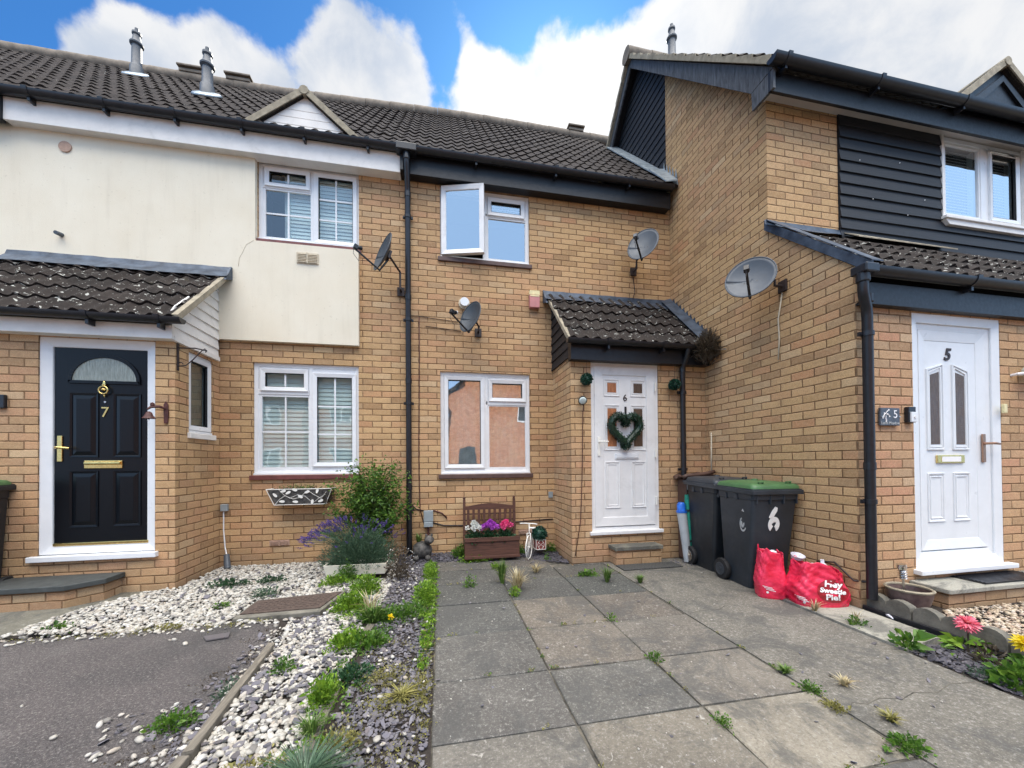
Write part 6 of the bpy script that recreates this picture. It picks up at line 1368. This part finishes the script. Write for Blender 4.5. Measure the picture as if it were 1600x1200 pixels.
# wooden trellis planter
t = thing('trellis_planter', 'brown wooden planter with arched trellis back against the brick', 'planter', (.62,4.7,.03), None)
px0, px1 = .300, .945
for x in (px0, px1):
    b = MB(); b.box(x-.016, x+.016, 4.76, 4.795, .03, .735); b.lathe([(.010,0),(.017,.012),(.017,.024),(.001,.036)], (x,4.778,.735), 12); b.build('post', M['planter_wood'], t, bev=.002)
b = MB(); pts = [(px0+.016,.60)]+[(px0+.016+(px1-px0-.032)*k/20, .645+.035*math.sin(math.pi*k/20)**1.5) for k in range(21)]+[(px1-.016,.60)]
b.prism([(x,4.765,z) for x, z in pts], (0,.018,0))
for z in (.535,.455,.375,.30): b.box(px0+.016, px1-.016, 4.779, 4.788, z, z+.018)
for k in range(9): x = px0+.05+(px1-px0-.10)*k/8; b.box(x-.016, x+.016, 4.768, 4.778, .20, .61)
b.build('trellis', M['planter_wood'], t)
b = MB(); b.box(px0-.012, px1+.012, 4.50, 4.515, .05, .275); b.box(px0-.012, px1+.012, 4.745, 4.76, .05, .275); b.box(px0-.010, px0+.006, 4.516, 4.744, .05, .275); b.box(px1-.006, px1+.010, 4.516, 4.744, .05, .275); b.box(px0, px1, 4.515, 4.745, .2, .215)
b.box(px0-.018, px1+.018, 4.486, 4.499, .245, .295); b.box(px0-.018, px1+.018, 4.486, 4.499, .04, .075); b.build('box', M['planter_wood'], t, bev=.003)
def geranium(label, c, mat, n, rx):
    t = thing('geranium', label, 'flowers', c, 'flowers in the wooden planter'); P, D_ = dome(420, c, .105,.10,.14,.15,.2); L = rng.uniform(.028,.045,420); leafmesh('leaves', P, D_, L, L*.85, M['leaf_dark'], t, .15)
    P = []; D_ = []
    for k in range(n):
        a = random.uniform(0,6.28); q = random.uniform(0,1); hc = Vector(c)+Vector((math.cos(a)*rx*q, math.sin(a)*.06*q-.03, .175+.075*(1-q)))
        for m_ in range(26): u = Vector((random.gauss(0,1),random.gauss(0,1),random.gauss(.2,1))).normalized(); P.append(hc+u*.014); D_.append(u+Vector((random.gauss(0,.6),random.gauss(0,.6),random.gauss(0,.6))))
    m_ = len(P); leafmesh('blooms', np.array(P), np.array(D_), rng.uniform(.017,.027,m_), rng.uniform(.016,.024,m_), M[mat], t, .2, .0)
geranium('white flowers at the left of the wooden planter', (.405,4.60,.22), 'fl_white', 26, .095); geranium('purple flowers in the middle of the wooden planter', (.605,4.60,.225), 'fl_purple', 28, .105); geranium('bright pink flowers at the right of the wooden planter', (.80,4.60,.22), 'fl_pink', 32, .11)
# white bicycle planter
t = thing('bicycle_planter', 'small white metal bicycle plant stand near the porch corner', 'plant stand', (1.13,4.55,.02), None)
bx, by = 1.075, 4.50; hd = Vector((.55,1,0)).normalized(); sdv = Vector((hd.y,-hd.x,0))
def wheel(c, r, name):
    c = Vector(c); b = MB(); b.tube([c+hd*r*math.cos(a)+Vector((0,0,r*math.sin(a))) for a in np.linspace(0,2*math.pi,29)], .0065, 6, cap=False)
    for k in range(8): a = k*math.pi/8; b.tube([c+hd*r*math.cos(a)+Vector((0,0,r*math.sin(a))), c-hd*r*math.cos(a)-Vector((0,0,r*math.sin(a)))], .002, 4)
    b.tube([c-sdv*.015, c+sdv*.015], .012, 8); b.build(name, M['white_metal'], t, smooth=True)
fc = Vector((bx,by,.150)); rc = Vector((bx,by,.0))+hd*.34+Vector((0,0,.085)); wheel(fc, .145, 'wheel'); wheel(rc, .075, 'wheel')
b = MB(); hb = Vector((bx,by,.44))+hd*.02; b.tube([fc-sdv*.022, fc-sdv*.022+Vector((0,0,.17)), hb-Vector((0,0,.12)), hb], .006, 6); b.tube([fc+sdv*.022, fc+sdv*.022+Vector((0,0,.17)), hb-Vector((0,0,.12))], .006, 6); seat = Vector((bx,by,.36))+hd*.17; b.tube([hb-Vector((0,0,.10)), Vector((bx,by,.17))+hd*.17, seat], .006, 6); b.tube([Vector((bx,by,.17))+hd*.17, rc], .006, 6); b.tube([seat, rc], .005, 6); b.build('frame', M['white_metal'], t, smooth=True)
b = MB(); b.tube([hb-sdv*.11-hd*.03, hb-sdv*.06, hb+sdv*.06, hb+sdv*.11-hd*.03], .007, 8); b.build('handlebar', M['white_metal'], t, smooth=True)
b = MB(); b.lathe([(.001,-.012),(.035,-.008),(.04,.0),(.03,.010),(.001,.013)], seat, 14, 1.3, .8); b.build('saddle', M['white_metal'], t, smooth=True)
bc = Vector((1.245,4.62,.10)); s_ = .062
b = MB(); b.box(bc.x-s_+.004, bc.x+s_-.004, bc.y-s_+.004, bc.y+s_-.004, bc.z+.003, bc.z+.118); b.build('basket_liner', M['card_red'], t)
b = MB()
for z in (0,.12): b.tube([bc+Vector((-s_,-s_,z)), bc+Vector((s_,-s_,z)), bc+Vector((s_,s_,z)), bc+Vector((-s_,s_,z)), bc+Vector((-s_,-s_,z))], .004, 5)
for (dx, dy) in ((-1,-1),(1,-1),(1,1),(-1,1)): b.tube([bc+Vector((dx*s_,dy*s_,0)), bc+Vector((dx*s_,dy*s_,.12))], .004, 5)
for s1 in (-1,1):
    b.tube([bc+Vector((s1*(.012+.030*math.sin(q)), -s_-.002, .008+.105*q/math.pi)) for q in np.linspace(0,math.pi,10)], .003, 5); b.tube([bc+Vector((s1*(.038-.03*math.sin(q)), -s_-.002, .03+.06*q/math.pi)) for q in np.linspace(0,math.pi,8)], .0025, 5)
b.build('basket', M['white_metal'], t)
topiary('dark topiary ball sitting in the basket of the little white bicycle', (1.245,4.62,.285), .098, 1500)
# white wire window basket
t = thing('wall_basket', 'white wire wall basket with white metal leaves below the lower left window', 'wall basket', (-1.59,4.8,.75), None)
A0, A1, yb0, yb1, zt_, zb_ = -1.93, -1.24, 4.66, 4.86, .915, .735
b = MB()
b.prism([(A0+.01,yb0+.012,zt_-.005),(A1-.01,yb0+.012,zt_-.005),(A1-.075,yb0+.045,zb_+.004),(A0+.075,yb0+.045,zb_+.004)], (0,.006,0)); b.prism([(A0+.01,yb0+.02,zt_-.03),(A0+.01,yb1,zt_-.03),(A0+.075,yb1,zb_+.004),(A0+.075,yb0+.045,zb_+.004)], (.005,0,0)); b.prism([(A1-.01,yb0+.02,zt_-.03),(A1-.01,yb1,zt_-.03),(A1-.075,yb1,zb_+.004),(A1-.075,yb0+.045,zb_+.004)], (-.005,0,0)); b.box(A0+.03,A1-.03,yb0+.02,yb1,.855,.86); b.build('liner', M['statue'], t)
b = MB(); b.tube([(A0,yb1,zt_),(A0,yb0,zt_),(A1,yb0,zt_),(A1,yb1,zt_)], .0045, 6); b.tube([(A0+.07,yb1,zb_),(A0+.07,yb0+.03,zb_),(A1-.07,yb0+.03,zb_),(A1-.07,yb1,zb_)], .004, 6)
for x in (A0, A1): xi = x+.07*(1 if x == A0 else -1); b.tube([(x,yb0,zt_),(xi,yb0+.03,zb_)], .004, 6)
vine = [(-1.85,.74),(-1.80,.80),(-1.74,.84),(-1.66,.80),(-1.58,.82),(-1.50,.90),(-1.44,.85),(-1.36,.80),(-1.30,.88)]
b.tube([(x,yb0+.002+.03*(zt_-z)/.18,z) for x, z in vine], .003, 5); b.tube([(x+.05,yb0+.002+.03*(z-zb_)/.18,zt_+zb_-z) for x, z in vine[:-1]], .0025, 5); b.build('wire_frame', M['white_metal'], t)
b = MB()
for (x, z, a) in ((-1.75,.895,.3),(-1.70,.878,.5),(-1.63,.905,-.3),(-1.50,.882,.4),(-1.395,.895,1.3),(-1.84,.845,-.8),(-1.575,.825,-.5),(-1.77,.775,-.1),(-1.63,.768,-.1),(-1.455,.768,1.4),(-1.36,.775,.4)):
    yy = yb0+.002+.03*(zt_-z)/.18-.004; ca_, sa_ = math.cos(a), math.sin(a); pts = [(.030*math.cos(q)*(1-.2*math.cos(q)), .015*math.sin(q)) for q in np.linspace(0,2*math.pi,11)[:-1]]
    b.prism([(x+u*ca_-v*sa_, yy, z+u*sa_+v*ca_) for u, v in pts], (0,.003,0))
b.build('metal_leaves', M['white_metal'], t)

# ================================================================== wheelie bins
def wheelie(label, c, rot, body, lid, w_=.50, d_=.60, h_=.93, ds=1.0, rim=None, wm='bin_lidgrey', group='wheelie bins', open_=0):
    """c: centre of the base, front faces -Y before rotation"""
    t = thing('wheelie_bin', label, 'wheelie bin', c, group); T = Matrix.Translation(c) @ Matrix.Rotation(rot, 4, 'Z')
    b = MB(); b.T = T; rows = []
    prof = [(0,.78,.72),(.03,.80,.75),(.5,.89,.87),(.90,.97,.97),(.905,1.0,1.0),(1.0,1.01,1.01)]
    for (f, sx, sy_) in prof:
        hw, hd_ = w_/2*sx, d_/2*sy_; yo = d_/2*(1-sy_)*.75; row = []
        for (qx, qy) in ((-1,-1),(1,-1),(1,1),(-1,1)):
            cxx, cyy = qx*(hw-.035), qy*(hd_-.035)+yo*1.0
            for k in range(4):
                a = math.atan2(qy,qx)-math.pi/4+math.pi/2*k/3; row.append((cxx+.035*math.cos(a), cyy+.035*math.sin(a), h_*f))
        row.append(row[0]); rows.append(row)
    b.grid(rows); b.add(rows[0][:-1], [tuple(range(16))]); b.build('body', M[body], t, smooth='auto')
    b = MB(); b.T = T
    hw, hd_ = w_/2+.022, d_/2+.022
    z0, z1 = h_*.955, h_*.955+.052
    b.prism([(-hw,-hd_,z0),(hw,-hd_,z0),(hw,hd_,z0+.02),(-hw,hd_,z0+.02)], (0,0,z1-z0-.012)); b.prism([(-hw+.01,-hd_+.008,z1-.014),(hw-.01,-hd_+.008,z1-.014),(hw-.01,hd_,z1+.006),(-hw+.01,hd_,z1+.006)], (0,0,.012))
    b.tube([(-hw+.02,hd_+.035,z1),(hw-.02,hd_+.035,z1)], .016, 10)
    for x in (-hw+.03, hw-.05): b.box(x, x+.02, hd_-.01, hd_+.04, z1-.03, z1+.015)
    for k in range(4): x = -w_/2*.86+w_*.86*k/3; b.box(x-.005, x+.005, -d_/2*.985-.012, -d_/2*.90, h_*.86, h_*.952)
    for k in range(2):
        y = -d_/2*.1+d_*.3*k; b.box(-w_/2*.985-.012, -w_/2*.92, y-.02, y+.02, h_*.89, h_*.952)
    b.build('rim', M[rim or body], t, bev=.006)
    b = MB(); b.T = T; rows = []
    for (f, z) in ((1.0,0),(.985,.022),(.93,.038),(.70,.052),(.3,.060),(.02,.062)):
        row = []
        for (qx, qy) in ((-1,-1),(1,-1),(1,1),(-1,1)):
            for k in range(4):
                a = math.atan2(qy,qx)-math.pi/4+math.pi/2*k/3; xx = qx*(hw-.05)*f+.04*f*math.cos(a); yy = qy*(hd_-.05)*f+.04*f*math.sin(a)+.0; row.append((xx, yy, z1+z+(yy+hd_)*.03))
        row.append(row[0]); rows.append(row)
    b.grid(rows); b.add(rows[-1][:-1], [tuple(range(16))]); lo = b.build('lid', M[lid], t, smooth='auto')
    b = MB(); b.T = T
    for x in (-w_*.30, w_*.30): b.tube([(x-.02,-hd_+.06,z1+.035),(x-.02,-hd_+.05,z1+.06),(x+.025,-hd_+.05,z1+.062),(x+.025,-hd_+.06,z1+.035)], .009, 8)
    b.lathe([(.035,.05),(.03,.068),(.001,.072)], (0,.02,z1+.012), 14); b.build('lid_handles', M[lid], lo)
    for s1 in (-1,1):
        b = MB(); b.T = T @ Matrix.Translation((s1*(w_/2-.018), d_/2*.86, .105)) @ Matrix.Rotation(math.pi/2, 4, 'Y'); b.lathe([(.06,-.024),(.100,-.022),(.105,-.012),(.105,.012),(.100,.022),(.06,.024)], (0,0,0), 26); wo = b.build('wheel', M['rubber'], t, smooth='auto')
        b = MB(); b.T = T @ Matrix.Translation((s1*(w_/2-.018), d_/2*.86, .105)) @ Matrix.Rotation(math.pi/2, 4, 'Y'); b.lathe([(.064,-.028),(.060,-.030),(.052,-.020),(.020,-.020),(.018,-.032),(.001,-.032),(.001,.032),(.018,.032),(.020,.020),(.052,.020),(.060,.030),(.064,.028)], (0,0,0), 20)
        for k in range(5): a = 2*math.pi*k/5; b.prism([(.018*math.cos(a+.3),.018*math.sin(a+.3),-.027),(.018*math.cos(a-.3),.018*math.sin(a-.3),-.027),(.056*math.cos(a-.13),.056*math.sin(a-.13),-.027),(.056*math.cos(a+.13),.056*math.sin(a+.13),-.027)], (0,0,.054))
        b.build('hub', M[wm], wo, smooth='auto')
    b = MB(); b.T = T; b.tube([(-w_/2+.01,d_/2*.86,.105),(w_/2-.01,d_/2*.86,.105)], .012, 8); b.build('axle', M['iron'], t)
    return t, T
def curved_number(b, T, s_, pts): pass
g, TG = wheelie('charcoal wheelie bin with green lid and torn white number 6', (3.03,3.12,0), R(-3), 'bin_grey', 'bin_green', .47, .48, .93)
def decal(verts2, mat, name, label=None, face='front', w_=.47, d_=.48, h_=.93, holes=None, parent=None, T=None, th=.0015):
    """flat vinyl shapes laid on the tapered front or left face; verts2 in metres (u across, v height)"""
    b = MB()
    def mp(u, v, o):
        f = v/h_; sx = .80+(.17*min(1, f/.9)); sy_ = .75+(.22*min(1, f/.9)); yo = d_/2*(1-sy_)*.75
        p = (u, -d_/2*sy_+yo-o, v) if face == 'front' else (-w_/2*sx-o, u+yo, v)
        return T @ Vector(p)
    for poly in verts2:
        n = len(poly); lo_ = [mp(u,v,-.012) for u, v in poly]; hi_ = [mp(u,v,.0045) for u, v in poly]
        b.add(lo_+hi_, [tuple(range(n,2*n))]+[(i,(i+1)%n,n+(i+1)%n,n+i) for i in range(n)])
    return b.build(name, mat, parent, label=label)
def ringpoly(cx, cz, ro, ri, a0, a1, n=18, jag=0, sx=.8):
    out = []
    for k in range(n):
        a, c_ = a0+(a1-a0)*k/n, a0+(a1-a0)*(k+1)/n; j = random.uniform(-jag, jag) if jag else 0
        out.append([(cx+sx*math.cos(a)*(ri+j), cz+math.sin(a)*(ri+j)), (cx+sx*math.cos(a)*ro, cz+math.sin(a)*ro), (cx+sx*math.cos(c_)*ro, cz+math.sin(c_)*ro), (cx+sx*math.cos(c_)*(ri+j), cz+math.sin(c_)*(ri+j))])
    return out
six = ringpoly(-.005, .610, .072, .024, R(-60), R(235), 20, .007)+[[(-.036,.662),(-.060,.675),(-.034,.735),(-.004,.775),(.020,.765),(.018,.735),(-.006,.695),(-.018,.670)]]
decal(six, M['sticker'], 'number_sticker', 'torn white vinyl number 6', 'front', parent=g, T=TG); decal(ringpoly(-.10,.60,.070,.056,R(-150),R(60),14,.004,.55)+ringpoly(-.095,.605,.038,.012,R(-200),R(40),10,.006,.55)+[[(-.115,.72),(-.09,.725),(-.10,.745)]], M['sticker_grey'], 'side_sticker', 'remains of a grey circular sticker', 'left', parent=g, T=TG)
wheelie('dark wheelie bin with grey lid standing behind the green lidded bin', (3.065,3.665,0), R(-2), 'bin_black', 'bin_lidgrey', .45, .50, .95, rim='bin_lidgrey', wm='steel')
br, TB = wheelie('brown lidded bin tucked in the corner beside the porch', (3.14,4.08+.0,0), R(0), 'bin_brown', 'bin_brown', .10, .10, .10) if False else (None, None)
t = thing('food_bin', 'brown bin with rumpled brown lid in the corner behind the others', 'wheelie bin', (3.08,4.02,0), None)
b = MB(); b.prism([(2.90,3.99,.02),(3.27,3.99,.02),(3.28,4.15,.02),(2.89,4.15,.02)], (0,0,.96)); b.build('body', M['bin_brown'], t, bev=.01)
P = []
for i in range(7):
    P.append([(2.84+.44*j/12, 3.96+.20*i/6, 1.005+.02*math.sin(j*.9+i)+.012*math.cos(i*2.1)+.03*(j/12)) for j in range(13)])
b = MB(); b.grid(P); b.tube([(2.84,3.96,1.01),(2.88,3.96,1.025),(3.0,3.965,1.03),(3.15,3.97,1.045),(3.26,3.97,1.07)], .018, 8); b.build('lid', M['bin_brown'], t, smooth=True, solid=.014)
b = MB(); b.box(2.905,2.955,3.982,3.988,.86,.93); b.build('label_plate', M['sticker_grey'], t)
t = thing('parasol_bag', 'pale grey rolled cover with blue top leaning beside the bins', 'rolled cover', (2.83,3.95,0))
b = MB(); b.tube([(2.860,3.93,.02),(2.835,3.95,.36),(2.815,3.97,.60)], [.042,.050,.056], 16); b.build('sleeve', M['tarp_grey'], t, smooth='auto'); b = MB(); b.tube([(2.815,3.97,.60),(2.812,3.97,.62),(2.810,3.97,.685),(2.810,3.97,.71)], [.058,.046,.048,.03], 14); b.tube([(2.816,3.97,.592),(2.815,3.97,.612)], .061, 16); b.build('blue_top', M['tarp_blue'], t, smooth='auto')
t = thing('parasol_bag', 'rolled green cover with black straps squeezed between grey cover and dark bin', 'rolled cover', (2.90,3.96,0))
b = MB(); b.tube([(2.915,3.96,.10),(2.905,3.96,.35),(2.900,3.96,.58),(2.890,3.965,.80)], [.042,.046,.044,.03], 12); b.build('sleeve', M['tarp_green'], t, smooth='auto'); b = MB()
for (z, x) in ((.26,2.909),(.62,2.898)): b.tube([(x,3.96,z-.010),(x-.002,3.96,z+.010)], .050, 14)
b.build('strap', M['rubber'], t)
wheelie('dark bin with green lid partly cut off at the left edge', (-3.99,3.90,.02), R(4), 'bin_black', 'bin_green', .50, .40, 1.0)

# ================================================================== red shopping bags
def bag(label, c, rx, ry, rot, hf, seed, openf=.72):
    t = thing('shopping_bag', label, 'bag', c, 'full red bags for life beside the bins'); rr = np.random.default_rng(seed); na, nz = 110, 44; P = []
    ph = rr.uniform(0, 6.28, 8)
    for i in range(nz):
        f = i/(nz-1); row = []
        for k in range(na):
            a = 2*math.pi*k/na; ca_, sa_ = math.cos(a), math.sin(a); e = .55; X_ = math.copysign(abs(ca_)**e, ca_); Y_ = math.copysign(abs(sa_)**e, sa_)
            s1 = 1.0+.10*math.sin(math.pi*min(1, f*1.5))-(1-openf)*max(0, f-.35)/.65
            wr = .75*(.04*(abs(math.sin(a*2.5+ph[0]+f*5))-.5)*f+.030*(abs(math.sin(a*5.5+ph[1]-f*8))-.5)+.022*(abs(math.sin(a*4+f*14+ph[2]))-.5)+.018*(abs(math.sin(f*17+a*3+ph[3]))-.5)+.012*(abs(math.sin(f*30-a*7+ph[5]))-.5)); s2 = s1+wr*1.6
            x, y = X_*rx*s2, Y_*ry*s2; x2, y2 = x*math.cos(rot)-y*math.sin(rot), x*math.sin(rot)+y*math.cos(rot)
            z = hf(x/rx)*f*(1+.05*math.sin(a*3+ph[4])*f+.03*math.sin(a*7+ph[6])*f); row.append((c[0]+x2, c[1]+y2, c[2]+z+.002))
        row.append(row[0]); P.append(row)
    b = MB(); b.grid(P); b.add(P[0][:-1], [tuple(range(na))]); o = b.build('bag_body', M['bagred'], t, smooth=True, recalc=True)
    md = o.modifiers.new('s', 'SOLIDIFY'); md.thickness = .003; md.offset = -1
    bm = bmesh.new(); bm.from_mesh(o.data); bvh = BVHTree.FromBMesh(bm); bm.free()
    return t, o, bvh
def drape(o, bvh, dirv, off=.004):
    d = Vector(dirv).normalized(); me = o.data; bad = []
    bm = bmesh.new(); bm.from_mesh(me); bmesh.ops.triangulate(bm, faces=bm.faces)
    for _ in range(2):
        ed = [e for e in bm.edges if e.calc_length() > .012]
        if ed: bmesh.ops.subdivide_edges(bm, edges=ed, cuts=1); bmesh.ops.triangulate(bm, faces=bm.faces)
    last = None
    for v in bm.verts:
        h = bvh.ray_cast(v.co-d*.6, d)
        if h[0] is not None: v.co = h[0]-d*off
        else: bad.append(v)
    bmesh.ops.delete(bm, geom=bad, context='VERTS'); bm.to_mesh(me); bm.free()
hA_ = lambda u: .395-.02*u; hB_ = lambda u: .37-.09*(u+1)/2-.02*max(0,u)
bg1, bo1, bv1 = bag('tall full red shopping bag leaning against the front of the green lidded bin', (2.865,2.815,.003), .105, .085, R(-25), hA_, 3, .80)
bg2, bo2, bv2 = bag('slumped red shopping bag printed Hey Sweetie Pie, nearest the drainpipe', (3.10,2.60,.003), .195, .125, R(-12), hB_, 11, .80)
nd = Vector((fw.x, fw.y, 0)).normalized(); 
def bagtext(body, size, c, ang=0, bold=.0022, mat='bagwhite', t=bg2, bv=bv2, nm='lettering'):
    dv = Vector((c[0]-0, c[1]-0, c[2]-1.0)); dv.z *= .6; dv.normalize(); rr = dv.cross(Vector((0,0,1))).normalized(); uu = rr.cross(dv); MM = Matrix((rr, uu, -dv)).transposed().to_4x4(); MM.translation = Vector(c); MM = MM @ Matrix.Rotation(ang, 4, 'Z')
    o = text_mesh(body, size, M[mat], nm, MM, t, .0, bold=bold); drape(o, bv, dv, .0075); return o
def bagshape(polys, c, mat, nm, t=bg2, bv=bv2, off=.003, ang=0):
    dv = Vector((c[0], c[1], c[2]-1.0)); dv.z *= .6; dv.normalize(); rr = dv.cross(Vector((0,0,1))).normalized(); uu = rr.cross(dv); b = MB()
    for p in polys: b.add([Vector(c)+rr*(x*math.cos(ang)-y*math.sin(ang))+uu*(x*math.sin(ang)+y*math.cos(ang)) for x, y in p], [tuple(range(len(p)))])
    o = b.build(nm, M[mat], t, recalc=False); drape(o, bv, dv, off); return o
tcx = (3.135, 2.49, .138)
bagshape([[(.098*math.cos(a), .092*math.sin(a)) for a in np.linspace(0,2*math.pi,33)[:-1]]], tcx, 'bagdark', 'print_circle', off=.003)
bagtext('Hey', .066, (3.135,2.49,.190), R(-3)); bagtext('Sweetie', .050, (3.133,2.49,.138), R(-3)); bagtext('Pie!', .062, (3.135,2.49,.088), R(2))
def stripes(n, dx=.012): return [[(-.035+dx*k, -.013*k), (.035+dx*k, -.013*k-.012), (.035+dx*k, -.013*k-.007), (-.035+dx*k, -.013*k+.005)] for k in range(n)]
bagshape(stripes(3), (2.935,2.60,.080), 'bagwhite', 'print_stripes'); bagshape(stripes(3), (2.80,2.78,.105), 'bagwhite', 'print_stripes', bg1, bv1); bagshape([[(.010*math.cos(a),.010*math.sin(a)) for a in np.linspace(0,2*math.pi,12)[:-1]]], (2.955,2.58,.035), 'bagwhite', 'print_mark'); bagshape([[(.010*math.cos(a),.010*math.sin(a)) for a in np.linspace(0,2*math.pi,12)[:-1]]], (2.80,2.78,.055), 'bagwhite', 'print_mark', bg1, bv1)
# rubbish sticking out of the bags
def pack(name, label, pts, rad, mat='litter', cap=None):
    b = MB(); b.tube(pts, rad, 12); o = b.build(name, M[mat], smooth='auto'); return setp(o, label, 'packaging', 'rubbish in the red bags')
pack('plastic_bottle', 'milky plastic bottle upright in the slumped red bag', [(3.125,2.56,.20),(3.12,2.56,.325),(3.117,2.56,.345),(3.116,2.56,.372)], [.030,.032,.014,.013])
b = MB(); b.T = Matrix.Translation((3.02,2.70,.355)) @ Matrix.Rotation(R(25), 4, 'Z') @ Matrix.Rotation(R(18), 4, 'X'); rows = [[(.075*s1*math.cos(a)*(1+.05*math.sin(5*a)), .05*s1*math.sin(a), z) for a in np.linspace(0,2*math.pi,21)] for s1, z in ((.2,.0),(.8,.0),(.9,.02),(1.0,.03),(1.03,.028))]; b.grid(rows); setp(b.build('food_tray', M['litter'], smooth='auto', solid=.003), 'white plastic food tray on top of the red bags', 'packaging', 'rubbish in the red bags')
pack('carton', 'small white carton poking from the slumped red bag', [(3.06,2.58,.22),(3.065,2.57,.335)], [.036,.034], 'bagwhite'); pack('paper_ball', 'crumpled white paper at the right end of the slumped red bag', [(3.215,2.555,.12),(3.225,2.55,.20),(3.235,2.55,.225)], [.03,.036,.01], 'bagwhite'); pack('bottle_cap', 'pale pink tub at the top of the tall red bag', [(2.875,2.80,.30),(2.875,2.80,.40),(2.875,2.80,.41)], [.035,.033,.01], 'litter')
for (bb, cx_, cy_, zz, rx_, ry_, ro) in ((bg1,2.865,2.815,.30,.078,.06,R(-25)),(bg2,3.085,2.60,.20,.125,.08,R(-14))):
    P = []
    for s1 in (.02,.5,1.0): P.append([(cx_+s1*(rx_*math.cos(a)*math.cos(ro)-ry_*math.sin(a)*math.sin(ro)), cy_+s1*(rx_*math.cos(a)*math.sin(ro)+ry_*math.sin(a)*math.cos(ro)), zz+.03*(1-s1)+.012*math.sin(a*5)*s1) for a in np.linspace(0,2*math.pi,25)])
    b = MB(); b.grid(P); b.build('inner_contents', M['bagdark'], bb, smooth=True)
b = MB()
for k in range(1): b.tube([(3.31,2.20,.012),(3.33,2.24,.02),(3.35,2.30,.014)], [.004,.012,.004], 6)
setp(b.build('litter_scrap', M['litter']), 'pale scrap of litter lying near the scalloped edging', 'litter')
